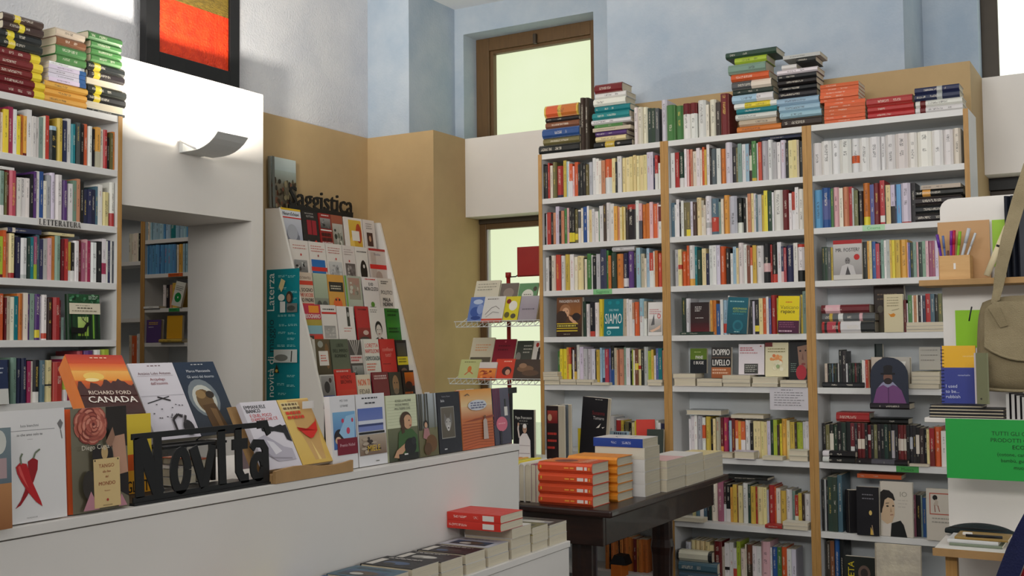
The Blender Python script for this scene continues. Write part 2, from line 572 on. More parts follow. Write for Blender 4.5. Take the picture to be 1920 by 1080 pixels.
def row(where, face, plane, zbase, x0, y0, sc, ybase, start, toks, setback=0.012, depth=None, cat='book', thin=None, group=None, ends=None, maxh=0.25, hfix=None):
    """A row of upright books, spines out. Widths and heights are those of the photograph, carried to the shelf's own plane.
    face 'A': spines look along -Y (back wall); 'B': along +X (side wall). ybase: photo line of the shelf, as two (x, y) points."""
    items, prev = [], 500
    cx = start
    for c, w, h, bs, gap in TOK.findall(toks):
        w = float(w)
        h = float(h) if h else prev
        prev = h
        if gap == '.':            # an empty stretch
            cx += w
            continue
        bands = [(float(a) / 100, float(b) / 100, k) for a, b, k in BND.findall(bs)]
        items.append((c, cx, cx + w, h, bands))
        cx += w
    (xa, ya), (xb, yb) = ybase
    count, seen = {}, {}
    for it in items:
        k = colour_words(it[0], it[4])
        count[k] = count.get(k, 0) + 1
    for c, a, b, h, bands in items:
        pa, pb = x0 + a / sc, x0 + b / sc
        yy = ya + (yb - ya) * ((pa + pb) / 2 - xa) / (xb - xa)
        if face == 'A':
            q0, q1 = px(pa, yy, Y=plane), px(pb, yy, Y=plane)
            lo, hi = q0.x, q1.x
            qt = px((pa + pb) / 2, yy - h / sc, Y=plane)
        else:
            q0, q1 = px(pa, yy, X=plane), px(pb, yy, X=plane)
            lo, hi = q0.y, q1.y
            qt = px((pa + pb) / 2, yy - h / sc, X=plane)
        H = min(maxh, max(0.1, qt.z - (q0.z + q1.z) / 2)) if hfix is None else hfix * (h / 500)
        lo, hi = clip(face, lo, hi, zbase)
        T = max(0.004, hi - lo - 0.0008)
        W = depth or min(0.17, max(0.11, H * 0.66 + rnd.uniform(-0.008, 0.008)))
        back = setback + rnd.uniform(0, 0.012)
        k = colour_words(c, bands)
        seen[k] = seen.get(k, 0) + 1
        if count[k] == 1:
            lab = f'only {k} {cat_word(cat)} in the {where}'
        else:
            lab = f'{ORD[min(seen[k], 20) - 1]} {k} {cat_word(cat)} from left, {where}'
        base = vary(PAL[c][1])
        bc = [(x, y, vary(PAL[z][1], 5)) for x, y, z in bands]
        ink = (48, 44, 44) if c in LIGHT else (214, 206, 190)
        if rnd.random() < 0.12:
            ink = (170, 50, 40) if c in LIGHT else (220, 190, 90)
        name = thin or ('hardback' if T > 0.0225 else ('paperback' if T > 0.0135 else 'slim_paperback'))
        if face == 'A':
            loc, rot = (hi - 0.0004, plane + back, zbase + 0.0005), (0, 0, R90)
        else:
            loc, rot = (plane - back, hi - 0.0004, zbase + 0.0005), (0, 0, 2 * R90)
        book(name, W, H, T, loc, rot, base, lab, cat, group or where, bc, ink, pages=T > 0.006)
    return items


def cat_word(cat):
    return {'book': 'book', 'dvd': 'disc case'}.get(cat, cat)


def lying(px0, px1, ytop, ybot, plane, face, z, depth, col, label, group, ink=True, spine=True, bands=(), name='stacked_book', z2=None, back=0.0, hard=None, T=None):
    """A book lying flat, its spine (or its page edges) toward the viewer. px0..px1: its ends in the photograph on the given plane."""
    ym = (ytop + ybot) / 2
    z += 0.0005
    if face == 'A':
        a, b = px(px0, ym, Y=plane), px(px1, ym, Y=plane)
        if plane > 5.95:
            a.x, b.x = clip('A', a.x, b.x, z)
        L = b.x - a.x
        t = T or max(0.006, px((px0 + px1) / 2, ytop, Y=plane).z - px((px0 + px1) / 2, ybot, Y=plane).z)
    else:
        a, b = px(px0, ym, X=plane), px(px1, ym, X=plane)
        L = b.y - a.y
        t = T or max(0.006, px((px0 + px1) / 2, ytop, X=plane).z - px((px0 + px1) / 2, ybot, X=plane).z)
    base = vary(PAL[col][1]) if isinstance(col, str) else col
    bc = [(x, y, vary(PAL[k][1], 5)) for x, y, k in bands]
    ik = ((48, 44, 44) if (isinstance(col, str) and col in LIGHT) else (214, 206, 190)) if ink else None
    if face == 'A':
        if spine:
            loc, rot = (b.x, plane + back, z + t), (-R90, 0, R90)
            bc = [(1 - y, 1 - x, k) for x, y, k in bc]
        else:
            loc, rot = (a.x, plane + back + depth, z + t), (-R90, 0, -R90)
    else:
        if spine:
            loc, rot = (plane - back, b.y, z + t), (-R90, 0, 2 * R90)
            bc = [(1 - y, 1 - x, k) for x, y, k in bc]
        else:
            loc, rot = (plane - back - depth, a.y, z + t), (-R90, 0, 0)
    o = book(name, depth, L, t - 0.0004, loc, rot, base, label, 'book', group, bc, ik, hard=hard)
    return z + t


def faceout(W, H, T, loc, rz, lean, col, label, group, art=None, name='display_book', roll=0.0, hard=None, spine=None, cat='book'):
    """A book shown cover first; loc is its lower spine-side corner of the front cover."""
    loc = (loc[0], loc[1], loc[2] + 0.0005 + T * math.sin(abs(lean)) + W * max(0.0, math.sin(roll)))
    return book(name, W, H, T, loc, (-lean, roll, rz), col, label, cat, group, hard=hard, art=art, spine=spine)


def face_a(p0, p1, ytop, ybot, plane, zb, T, col, label, group, draw=None, lean=0.06, name='display_book', roll=0.0, cat='book', maxh=0.4):
    """Face-out book on a shelf of the back wall, from its photo corners."""
    a, b = px(p0, ybot, Y=plane), px(p1, ybot, Y=plane)
    H = min(maxh, px((p0 + p1) / 2, ytop, Y=plane).z - zb) / math.cos(lean)
    if plane > 5.94:
        a.x, b.x = clip('A', a.x, b.x, zb)
    W = b.x - a.x
    art = None
    if draw:
        art = Art(W, H); draw(art)
    base = PAL[col][1] if isinstance(col, str) else col
    return faceout(W, H, T, (a.x, plane, zb), 0, lean, base, label, group, art, name, roll, cat=cat)


def face_b(p0, p1, ytop, ybot, plane, zb, T, col, label, group, draw=None, lean=0.06, name='display_book', H=None, W=None, spine=None, cat='book'):
    a, b = px(p0, ybot, X=plane), px(p1, ybot, X=plane)
    if H is None:
        H = (px((p0 + p1) / 2, ytop, X=plane).z - px((p0 + p1) / 2, ybot, X=plane).z) / math.cos(lean)
    if W is None:
        W = b.y - a.y
    art = None
    if draw:
        art = Art(W, H); draw(art)
    base = PAL[col][1] if isinstance(col, str) else col
    return faceout(W, H, T, (plane, a.y, zb), R90, lean, base, label, group, art, name, spine=spine, cat=cat)


# ------------------------------------------------------------------ the room
def struct(name, x0, x1, y0, y1, z0, z1, m, parent=None, bevel=0.0, label=None):
    o = box(name, x0, x1, y0, y1, z0, z1, M[m], parent, bevel)
    if parent is None:
        o['kind'] = 'structure'
        if label:
            o['label'] = label
    return o


def group_struct(name, label):
    o = bpy.data.objects.new(name, None)
    C.objects.link(o)
    o['kind'] = 'structure'; o['label'] = label
    return o


struct('floor', -9.6, 3.2, -3.6, 9.0, -0.1, 0.0, 'floor', label='grey tiled shop floor')
struct('ceiling', -9.6, 3.2, -3.6, 9.0, 4.62, 4.75, 'ceiling', label='white painted shop ceiling')

wl = group_struct('wall_left', 'plaster wall behind the painting, lamp light put into its grey colour')
struct('wall_length', -5.08, -4.95, -3.6, 3.78, 0, 4.62, 'lamp_toned_plaster', wl)
struct('wall_over_doorway', -5.08, -4.95, 3.78, 4.885, 3.05, 4.62, 'lamp_toned_plaster', wl)
struct('wall_corner_length', -5.08, -4.95, 4.885, 6.40, 0, 4.62, 'lamp_toned_plaster', wl)

wb = group_struct('wall_back', 'pale blue plaster wall with piers and windows')
struct('pier', -5.08, -4.58, 6.40, 7.0, 0, 4.62, 'blue', wb)
struct('window_wall', -5.08, -4.50, 7.0, 7.36, 0, 4.62, 'blue', wb)
struct('wall_over_window', -4.50, -3.40, 7.0, 7.36, 3.91, 4.62, 'blue', wb)
struct('window_wall', -3.40, -0.87, 7.0, 7.36, 0, 4.62, 'blue', wb)
struct('window_wall', 0.55, 3.2, 7.0, 7.36, 0, 4.62, 'blue', wb)
struct('pier', -3.01, -1.18, 6.40, 7.0, 0, 4.62, 'blue', wb)
struct('niche_soffit', -4.58, -3.01, 6.40, 7.0, 4.115, 4.62, 'ceiling', wb)

# tan panelling and white boxes of the lower walls
t1 = group_struct('trim_1', 'tan wall panelling around the corner pier')
struct('wall_panel', -4.95, -4.90, 4.885, 6.40, 0, 3.05, 'tan', t1)
struct('pier_panel', -4.90, -4.325, 6.33, 6.399, 0, 3.05, 'tan', t1)
struct('pier_return', -4.579, -4.325, 6.399, 6.999, 0, 3.05, 'tan', t1)
t2 = group_struct('trim_2', 'tan panelling behind the bookcases')
struct('pier_panel', -3.30, -0.831, 6.33, 6.399, 0, 3.05, 'tan', t2)
struct('pier_return', -1.179, -0.831, 6.399, 6.999, 0, 3.05, 'tan', t2)
t3 = group_struct('trim_3', 'white lintel and jamb of the doorway')
struct('lintel', -5.08, -4.56, 3.828, 4.885, 2.285, 3.05, 'white', t3)
struct('jamb', -5.08, -4.56, 4.79, 4.885, 0, 2.285, 'white', t3)
struct('jamb', -5.08, -4.84, 3.78, 3.828, 0, 3.05, 'white', t3)
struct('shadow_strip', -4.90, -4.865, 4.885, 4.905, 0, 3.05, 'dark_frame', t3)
struct('trim_4', -4.325, -3.30, 6.74, 7.20, 2.475, 3.05, 'white', label='white box casing under the high window')
struct('trim_5', -0.831, 0.6, 6.79, 7.20, 2.49, 3.05, 'white', label='white box casing beside the bookcases')

w1 = group_struct('window_1', 'high window with brown frame and frosted glass')
struct('frame', -4.50, -4.385, 7.18, 7.26, 2.9, 3.91, 'brown_frame', w1, 0.004)
struct('frame', -3.515, -3.40, 7.18, 7.26, 2.9, 3.91, 'brown_frame', w1, 0.004)
struct('frame', -4.385, -3.515, 7.18, 7.26, 3.81, 3.91, 'brown_frame', w1, 0.004)
struct('sash', -4.385, -4.355, 7.20, 7.27, 2.9, 3.81, 'brown_frame', w1, 0.003)
struct('sash', -4.355, -3.515, 7.20, 7.27, 3.785, 3.81, 'brown_frame', w1, 0.003)
struct('latch', -3.98, -3.955, 7.15, 7.182, 3.80, 3.875, 'dark_frame', w1, 0.004)
struct('pane', -4.37, -3.50, 7.245, 7.255, 2.9, 3.80, 'frost', w1)
w2 = group_struct('window_2', 'lower window behind the wire book stand')
struct('frame', -4.325, -4.27, 6.93, 6.99, 0.3, 2.44, 'brown_frame', w2, 0.004)
struct('frame', -4.27, -3.30, 6.93, 6.99, 2.40, 2.44, 'brown_frame', w2, 0.004)
struct('blind_box', -4.325, -3.30, 6.92, 6.99, 2.44, 2.475, 'dark_frame', w2)
struct('sash', -4.27, -4.258, 6.945, 6.99, 0.3, 2.40, 'lamp', w2)
struct('pane', -4.262, -3.30, 6.975, 6.985, 0.3, 2.40, 'frost', w2)
w3 = group_struct('window_3', 'bright tall window with dark frame')
struct('frame', -0.87, -0.775, 7.14, 7.22, 2.9, 4.62, 'dark_frame', w3, 0.004)
struct('pane', -0.775, 0.55, 7.17, 7.18, 2.9, 4.62, 'bright', w3)
w4 = group_struct('window_4', 'lower window beside the display stand')
struct('blind_box', -0.831, 0.6, 6.96, 7.06, 2.42, 2.49, 'black', w4)
struct('frame', -0.831, 0.6, 7.0, 7.06, 2.30, 2.42, 'dark_frame', w4, 0.004)
struct('frame', -0.831, -0.74, 7.0, 7.06, 0.3, 2.30, 'dark_frame', w4, 0.004)
struct('pane', -0.74, 0.6, 7.03, 7.04, 0.3, 2.30, 'bright', w4)
# room beyond the doorway
struct('wall_far', -9.6, -5.08, 6.72, 6.85, 0, 4.62, 'lamp_toned_plaster', label='wall of the room beyond the doorway')
struct('wall_side', -9.6, -9.45, 3.0, 6.72, 0, 4.62, 'lamp_toned_plaster', label='side wall of the room beyond the doorway')


# ------------------------------------------------------------------ bookcases
def bookcase(label, face, lo, hi, front, depth, zs, top, side=0.0245, base=0.0, inner=()):
    """Open bookcase: side panels with beech edge strips, white shelves, back panel. zs: upper faces of the shelves."""
    if face == 'A':
        root = thing('bookcase', label, 'bookcase', ((lo + hi) / 2, front + depth / 2, 0))
        bx = lambda n, a0, a1, d0, d1, z0, z1, m, p=root, bv=0.0: box(n, a0, a1, front + d0, front + d1, z0, z1, M[m], p, bv, p is root)
    else:
        root = thing('bookcase', label, 'bookcase', (front - depth / 2, (lo + hi) / 2, 0))
        bx = lambda n, a0, a1, d0, d1, z0, z1, m, p=root, bv=0.0: box(n, front - d1, front - d0, a0, a1, z0, z1, M[m], p, bv, p is root)
    for a0, a1 in ((lo, lo + side), (hi - side, hi)):
        s = bx('side_panel', a0, a1, 0.004, depth, base, top, 'shelf')
        e = bx('edge_strip', a0, a1, 0.0, 0.0038, base, top, 'beech', s)
        e.location = (0, 0, 0)
    for z in zs:
        bx('shelf', lo + side + 0.0005, hi - side - 0.0005, 0.0035, depth - 0.012, z - 0.033, z, 'shelf', bv=0.0015)
    bx('back_panel', lo + side + 0.0005, hi - side - 0.0005, depth - 0.0115, depth, base, top, 'back')
    return root


ZS = [2.73, 2.451, 2.164, 1.877, 1.592, 1.30, 0.90, 0.53, 0.20]
bookcase('tall white bookcase beside the frosted window, table in front', 'A', -3.311, -2.4685, 6.0, 0.28, ZS, 2.73)
bookcase('tall white bookcase in the middle of the back wall', 'A', -2.4675, -1.6315, 6.0, 0.28, ZS, 2.73)
bookcase('tall white bookcase partly hidden by the canvas bag stand', 'A', -1.6305, -0.804, 6.0, 0.28, ZS, 2.73)
bookcase('white bookcase with beech edge beside the doorway', 'B', 2.985, 3.827, -4.53, 0.30, ZS[:7] + [0.53, 0.2], 2.73)
bookcase('bookcase of pale blue books seen through the doorway', 'A', -7.34, -6.46, 6.42, 0.28, [2.73, 2.451, 2.164, 1.877, 1.592, 1.30, 0.9, 0.53, 0.2], 2.73)
bookcase('narrow slice of bookcase at the doorway edge', 'A', -8.2, -7.342, 6.42, 0.28, [2.73, 2.28, 1.80, 1.42, 1.0, 0.6, 0.2], 2.73)
# wider tan upright seen above the narrow bookcase's books

# unseen shelving added behind the camera to shade the lower scene
hb = thing('shade_shelving', 'unseen white shelving added behind the camera to shade the lower scene', 'shelf', (0.2, -0.95, 0))
box('back_panel', -3.0, 3.1, -0.95, -0.93, 0, 2.52, M['white'], hb)
for z in (0.1, 0.55, 1.0, 1.45, 1.9, 2.49):
    box('shelf', -3.0, 3.1, -1.25, -0.951, z, z + 0.03, M['white'], hb)
for x in (-3.03, 3.101):
    box('side_panel', x, x + 0.029, -1.25, -0.93, 0, 2.52, M['white'], hb)


# ------------------------------------------------------------------ counter
CX, CT = -1.9, 1.21
ct = thing('counter', 'long white counter topped with a row of new books', 'counter', (-2.2, 2.1, 0))
box('body', -2.52, -1.903, 0.7, 3.287, 0, 1.186, M['white'], ct)
box('countertop', -2.54, CX, 0.69, 3.29, 1.189, CT, M['white'], ct, 0.0015)
lg = thing('display_ledge', 'low white ledge in front of the counter holding stacked books', 'shelf', (-1.8, 2.1, 0))
box('body', -1.9025, -1.708, 0.7, 3.276, 0, 0.878, M['white'], lg)
box('ledge_top', -1.9025, -1.704, 0.69, 3.28, 0.88, 0.90, M['white'], lg, 0.0015)

# ------------------------------------------------------------------ dark table and white plinth
TZ = 0.92
tb = thing('table', 'dark walnut table stacked with books beside the counter', 'table', (-2.4, 4.5, 0))
box('table_top', -3.0, -1.80, 3.80, 5.12, TZ - 0.028, TZ, M['dark_wood'], tb, 0.008)
for x0, x1, y0, y1 in ((-2.96, -1.86, 3.85, 3.875), (-2.96, -1.86, 5.045, 5.07), (-2.96, -2.935, 3.876, 5.044), (-1.885, -1.86, 3.876, 5.044)):
    box('apron', x0, x1, y0, y1, TZ - 0.145, TZ - 0.0285, M['dark_wood'], tb, 0.003)


def turned_leg(x, y, z1):
    s = 0.045
    vs, fs, prof = [], [], [(0.0, 0.7), (0.05, 0.8), (0.45, 0.92), (0.62, 1.0), (0.66, 1.12), (0.70, 1.0), (1.0, 1.0)]
    n = 16
    for h, k in prof:
        for i in range(n):
            t = 2 * math.pi * (i + 0.5) / n
            r = s * k * (0.94 if i % 2 else 1.03)
            m = max(abs(math.cos(t)), abs(math.sin(t)))
            vs.append((x + r * math.cos(t) / m, y + r * math.sin(t) / m, h * z1))
    for j in range(len(prof) - 1):
        for i in range(n):
            i2 = (i + 1) % n
            fs.append((j * n + i, j * n + i2, (j + 1) * n + i2, (j + 1) * n + i))
    fs += [tuple(range(n))[::-1], tuple(range((len(prof) - 1) * n, len(prof) * n))]
    mesh('leg', vs, fs, M['dark_wood'], tb)


for x, y in ((-2.85, 3.97), (-2.0, 3.97), (-2.85, 4.93), (-2.07, 4.93)):
    turned_leg(x, y, TZ - 0.029)
pl = thing('display_plinth', 'white plinth behind the walnut table carrying upright books', 'plinth', (-2.95, 5.5, 0))
box('body', -3.25, -3.08, 5.4, 5.7, 0, 0.865, M['white'], pl, 0.003)
box('plinth_top', -3.29, -2.44, 5.16, 5.87, 0.8655, 0.885, M['white'], pl, 0.002)

# ------------------------------------------------------------------ painting on the ledge
pw = thing('painting', 'framed red and gold abstract painting on the ledge', 'painting', (-4.86, 4.64, 3.05))
PX0, PX1 = -4.90, -4.865
py0, py1 = px(272, 60, X=PX1).y, px(447, 100, X=PX1).y
box('canvas_board', PX0, PX1 - 0.012, py0 + 0.03, py1 - 0.03, 3.08, 4.10, M['black'], pw)
wy = 0.097
for a0, a1, z0, z1 in ((py0, py0 + wy, 3.052, 4.12), (py1 - wy * 0.85, py1, 3.052, 4.12), (py0 + wy, py1 - wy * 0.85, 3.052, 3.235), (py0 + wy, py1 - wy * 0.85, 4.03, 4.12)):
    box('frame', PX0 - 0.01, PX1 + 0.012, a0, a1, z0, z1, M['black'], pw, 0.004)
ya, yb = py0 + wy, py1 - wy * 0.85
box('red_field', PX1 - 0.0118, PX1 - 0.004, ya, yb, 3.235, 3.565, M['paint_red'], pw)
box('gold_field', PX1 - 0.0118, PX1 - 0.005, ya, yb, 3.566, 3.695, M['paint_gold'], pw)
box('dark_field', PX1 - 0.0118, PX1 - 0.007, ya, yb, 3.696, 3.73, M['black'], pw)
box('orange_field', PX1 - 0.0118, PX1 - 0.005, ya, yb, 3.731, 4.03, M['paint_red'], pw)

# ------------------------------------------------------------------ uplight on the doorway casing
lx = -4.56
ul = thing('wall_lamp', 'white curved metal uplight on the doorway casing', 'lamp', (lx, 4.44, 2.62))
L0, L1 = 4.225, 4.45
prof = [(lx + 0.03, 2.606), (lx + 0.11, 2.606), (lx + 0.16, 2.611), (lx + 0.2, 2.622), (lx + 0.235, 2.638), (lx + 0.268, 2.66), (lx + 0.298, 2.69)]
vs, fs = [], []
n = len(prof)
for y in (L0, L1):
    vs += [(x, y, z) for x, z in prof] + [(x - 0.003, y, z + 0.0035) for x, z in prof]
for i in range(n - 1):
    fs += [(i, i + 1, 2 * n + i + 1, 2 * n + i), (n + i, 3 * n + i, 3 * n + i + 1, n + i + 1)]
    fs += [(i, n + i, n + i + 1, i + 1), (2 * n + i, 2 * n + i + 1, 3 * n + i + 1, 3 * n + i)]
fs += [(0, 2 * n, 3 * n, n), (n - 1, 2 * n - 1, 4 * n - 1, 3 * n - 1)]
mesh('reflector', vs, fs, M['lamp'], ul)
box('wall_plate', lx, lx + 0.03, L0 + 0.005, L1 - 0.06, 2.606, 2.672, M['lamp'], ul, 0.003)
tube('arm', [(lx + 0.012, L0 + 0.004, 2.672), (lx + 0.08, L0 + 0.004, 2.638), (lx + 0.13, L0 + 0.004, 2.616)], 0.006, M['lamp'], ul)
tube('light_tube', [(lx + 0.11, L0 + 0.03, 2.63), (lx + 0.11, L1 - 0.03, 2.63)], 0.009, M['bulb'], ul)
ld = bpy.data.lights.new('uplight_beam', 'AREA')
ld.shape, ld.size, ld.size_y, ld.energy, ld.color = 'RECTANGLE', 0.12, 0.19, 20, (1.0, 0.9, 0.72)
lo_ = bpy.data.objects.new('uplight_beam', ld)
lo_.location = (lx + 0.11, (L0 + L1) / 2, 2.655)
lo_.rotation_euler = (math.pi, math.radians(14), 0)
C.objects.link(lo_)
ld2 = bpy.data.lights.new('uplight_throw', 'AREA')
ld2.shape, ld2.size, ld2.size_y, ld2.energy, ld2.color = 'RECTANGLE', 0.05, 0.15, 30, (1.0, 0.94, 0.84)
lo2 = bpy.data.objects.new('uplight_throw', ld2)
lo2.location = (lx + 0.31, (L0 + L1) / 2, 2.765)
lo2.rotation_euler = (math.pi, math.radians(-24), 0)
C.objects.link(lo2)

# ------------------------------------------------------------------ stepped rack for essays
RY0, RY1 = 5.263, 6.325
rk = thing('display_rack', 'white stepped rack of face-out books under black letters', 'rack', (-4.7, 5.75, 0))
side = [(-4.895, 0.0), (-4.10, 0.0), (-4.42, 1.20), (-4.779, 2.426), (-4.895, 2.43)]
for y0 in (RY0, RY1 - 0.018):
    prism('side_panel', side, 'y', y0, y0 + 0.018, M['white'], rk)
box('back_panel', -4.897, -4.885, RY0 + 0.018, RY1 - 0.018, 0.1, 2.43, M['white'], rk)
RROWS = [(2.165, -4.752), (1.960, -4.695), (1.750, -4.635), (1.545, -4.577), (1.325, -4.515), (1.110, -4.453)]
for z, x in RROWS:
    box('tier', -4.884, x + 0.002, RY0 + 0.0185, RY1 - 0.0185, z - 0.012, z, M['white'], rk)

sg = thing('lettering_sign', 'black cut-out letters reading Saggistica above the rack', 'sign', (-4.82, 5.6, 2.43))
s_art = 'Saggistica'
hh = 0.125
adv = sum(glyph(c)[2] for c in s_art)
sy0, sy1 = px(540, 372, X=-4.82).y, px(660, 388, X=-4.82).y
sx = (sy1 - sy0) / adv
yy = sy0
for ch in s_art:
    v, f, a = glyph(ch)
    k = hh / 0.686
    vs, fs = [], []
    for off in (0.0, 0.008):
        vs += [(-4.82 + off, yy + gx * sx, 2.462 + gy * k) for gx, gy in v]
    n = len(v)
    edge = {}
    for q in f:
        fs.append(tuple(i + n for i in q)); fs.append(tuple(q[::-1]))
        for e in zip(q, q[1:] + q[:1]):
            edge[e] = 1
    for (i, j) in edge:
        if (j, i) not in edge:
            fs.append((i, j, j + n, i + n))
    # a second, shifted copy thickens the strokes
    m0 = len(vs)
    vs2 = [(x + 0.0002, y + 0.006, z + 0.001) for x, y, z in vs]
    fs2 = [tuple(i + m0 for i in q) for q in fs]
    mesh('letter', vs + vs2, fs + fs2, M['black'], sg)
    yy += a * sx
box('base_bar', -4.822, -4.81, sy0, sy1, 2.4305, 2.466, M['black'], sg)


# flat poster on the rack's side
def sheet(name, label, cat, loc, rz, W, H, base, draw, group=None, thick=0.0012, lean=0.0):
    o = box(name, 0, W, 0, thick, 0, H, M['print'], world_coords=False)
    ca = o.data.color_attributes.new('Col', 'FLOAT_COLOR', 'CORNER')
    ca.data.foreach_set('color', list(srgb(base)) * len(o.data.loops))
    o.location, o.rotation_euler = loc, (-lean, 0, rz)
    tag(o, label, cat, group)
    if draw:
        a = Art(W, H); a.base = base; draw(a); a.build('print', o)
    return o


def poster_art(a):
    W_ = (225, 232, 230)
    a.text('novità di', 0.13, 0.21, 0.19, W_, 0.36, vertical=True)
    a.text('maggio', 0.13, 0.51, 0.19, (16, 60, 70), 0.25, vertical=True)
    a.text('Laterza', 0.13, 0.83, 0.21, W_, 0.31, vertical=True)
    for x, y in ((0.36, 0.95), (0.66, 0.945), (0.36, 0.86), (0.68, 0.83), (0.66, 0.78), (0.36, 0.66), (0.68, 0.66), (0.4, 0.59), (0.68, 0.59), (0.38, 0.535), (0.68, 0.53), (0.66, 0.49), (0.36, 0.44), (0.66, 0.44), (0.66, 0.22), (0.36, 0.16), (0.66, 0.15), (0.4, 0.09)):
        a.lines(x, x + 0.26, y, 2, 0.009, 0.004, (150, 205, 205), int(x * 100 + y * 1000))
    a.poly([(0.42, 0.87), (0.5, 0.93), (0.62, 0.91), (0.56, 0.86), (0.5, 0.83)], (206, 190, 140))
    a.ell(0.5, 0.79, 0.1, 0.025, (210, 214, 206)); a.ell(0.74, 0.79, 0.1, 0.045, (60, 52, 46)); a.ell(0.73, 0.785, 0.06, 0.03, (150, 110, 84))
    a.rect(0.46, 0.68, 0.62, 0.76, (212, 214, 210)); a.rect(0.66, 0.68, 0.98, 0.745, (110, 112, 108)); a.ell(0.8, 0.71, 0.12, 0.02, (70, 74, 70))
    a.rect(0.27, 0.315, 0.98, 0.41, (196, 200, 196)); a.ell(0.5, 0.35, 0.2, 0.025, (120, 122, 116)); a.line([(0.8, 0.32), (0.82, 0.4)], 0.03, (40, 40, 38))
    a.poly([(0.28, 0.24), (0.36, 0.305), (0.44, 0.24)], (52, 40, 30)); a.ell(0.36, 0.255, 0.04, 0.012, (200, 170, 80))
    a.ell(0.78, 0.02, 0.2, 0.06, (20, 122, 132), a0=0, a1=180)


pa, pb = px(497, 760, Y=5.259), px(549, 757, Y=5.259)
pt = px(503, 506, Y=5.259)
sheet('wall_poster', 'teal publisher poster taped to the side of the white rack', 'poster', (-4.875, 5.257, pa.z), 0, 0.27, pt.z - pa.z, (12, 122, 132), poster_art)

# landscape photo book standing on the rack's top
q0, q1 = px(492, 292, X=-4.86), px(555, 301, X=-4.86)


def photo_art(a):
    a.rect(0, 0, 1, 0.5, (74, 62, 46), (118, 110, 92)); a.rect(0, 0.5, 1, 0.75, (120, 120, 104), (160, 170, 164)); a.rect(0, 0.75, 1, 1, (168, 180, 178), (190, 200, 196))
    r = random.Random(3)
    for i in range(60):
        x, y = r.random(), r.random() * 0.55
        a.ell(x, y, 0.02 + 0.05 * r.random(), 0.03 + 0.05 * r.random(), r.choice([(60, 48, 34), (92, 84, 62), (140, 128, 96), (46, 42, 34), (110, 70, 50)]), 7)
    a.rect(0, 0, 0.1, 1, (96, 98, 92))


faceout(q1.y - q0.y - 0.08, 0.33, 0.03, (-4.845, 5.27, 2.435), R90, 0.03, (110, 110, 100), 'large landscape photo book standing on top of the white rack', None, None, 'photo_book')
ph = bpy.data.objects['photo_book']
ar = Art(q1.y - q0.y - 0.08, 0.33); photo_art(ar); ar.build('cover_print', ph)


# ------------------------------------------------------------------ shelved books, row by row as in the photograph
def base_line(za, plane, face, lo, hi):
    """Photo line of a shelf edge through two points of its front."""
    out = []
    for a in (lo, hi):
        p = Vector((a, plane, za)) if face == 'A' else Vector((plane, a, za))
        d = p - Vector((0, 0, ZC))
        out.append((960 + FPX * d.dot(_r2) / d.dot(_fwd), 540 - FPX * d.dot(_u2) / d.dot(_fwd)))
    return out


W1, W2, W3 = 'window-side bookcase', 'middle bookcase', 'bookcase behind the canvas bag'
LB = 'doorway bookcase'


def rowA(where, s, x0, y0, sc, start, toks, plane=6.008, **k):
    row(where, 'A', plane, ZS[s], x0, y0, sc, base_line(ZS[s], plane, 'A', -3.3, -0.8), start, toks, **k)


def rowB(where, s, x0, y0, sc, start, toks, plane=-4.538, **k):
    row(where, 'B', plane, ZS[s], x0, y0, sc, base_line(ZS[s], plane, 'B', 3.0, 3.8), start, toks, **k)


# bookcase 1
rowA(f'top row of the {W1}', 1, 1010, 280, 8, 42, 'k40/525 k43/500 r25/540 c40/500 u60/545 k5. r90/480@0-9B k15/440 Y45/555 s15/540 w25/540 o50/500@0-48w p25/460 o55/520 k30/480 k40/500 k40/490 u60/470 z45/500 w45/560 w50/545 c40/510 a55/510 o100/520@0-47w i55/530 k25/470 w60/555 g10/540 i65/520 i55/525 i50/530 i45/550 i65/535 i50/535 i50/540 V50/575 V47/575 B22/480 r45/520@0-47w w38/400')  # slim black book after the thick red one stands in for a dark gap
rowA(f'second row of the {W1}', 2, 1010, 370, 8, 62, 'k35/480 w8/470 r56/490 k38/470 a40/480 V55/570 k30/500 a45/500 n35/530 p40/540 k40/540@4-30y k40/530@4-30y u40/510@10-28y w62/500@45-95G c30/520 b56/540 w30/550 i45/490 w40/500 w55/460 n10/480 w60/540 M45/560 w65/580 w55/560 O52/520 a30/510 i38/500 Y25/510 i25/500 M30/480 k120/530@86-100r w50/590 p48/540@0-52G q65/520 q52/535 p50/550 o60/520 p25/530 w46/500@50-95R')  # dark brown book between white ones is put where a dark gap lies
rowA(f'third row of the {W1}', 3, 1010, 455, 8, 80, 'w64/505 k25/530 c68/530 j72/540 w72/525 Y78/540 w58/540 c45/500 i97/510 k18/480 c35/460 n58/540 w20/520 k57/490 g58/530 B97/600 n30/580 q42/500 N76/540 q97/520 B86/530@4-28w v88/550 k35/560 s60/600 e55/510 c30/440 s42/590 j62/520@0-48w c22/540 q44/550 j72/510')
rowA(f'fourth row of the {W1}', 4, 1010, 545, 8, 652, 'N38/530 w62/490 k66/520@0-15j w64/510 y80/560 k295. e52/560 w32/560 w52/545 a32/500@0-50w o66/510 w76/560@52-100s w42/520@50-100e')
rowA(f'fifth row of the {W1}', 5, 1010, 635, 8, 250, 'n36/500 y42/535 y50/535 O40/560 j35/560@0-55y M25/540 w25/520 M35/560@0-35Y w40/600 V55/570 g64/540 g64/540 V52/540 k14/500 Y62/530 s30/560 s40/530@0-20B d58/540 f30/550 k55/590@0-40b e40/560 a20/530 a82/540 T33/570 w60/560 k35/520 l20/540 c25/530 m45/550@42-60y i37/540@45-55r k42/530 g65/580 l55/520@0-6k Y36/540 w28/450 f42/560 t56/560 a32/530 p22/520', setback=0.03)
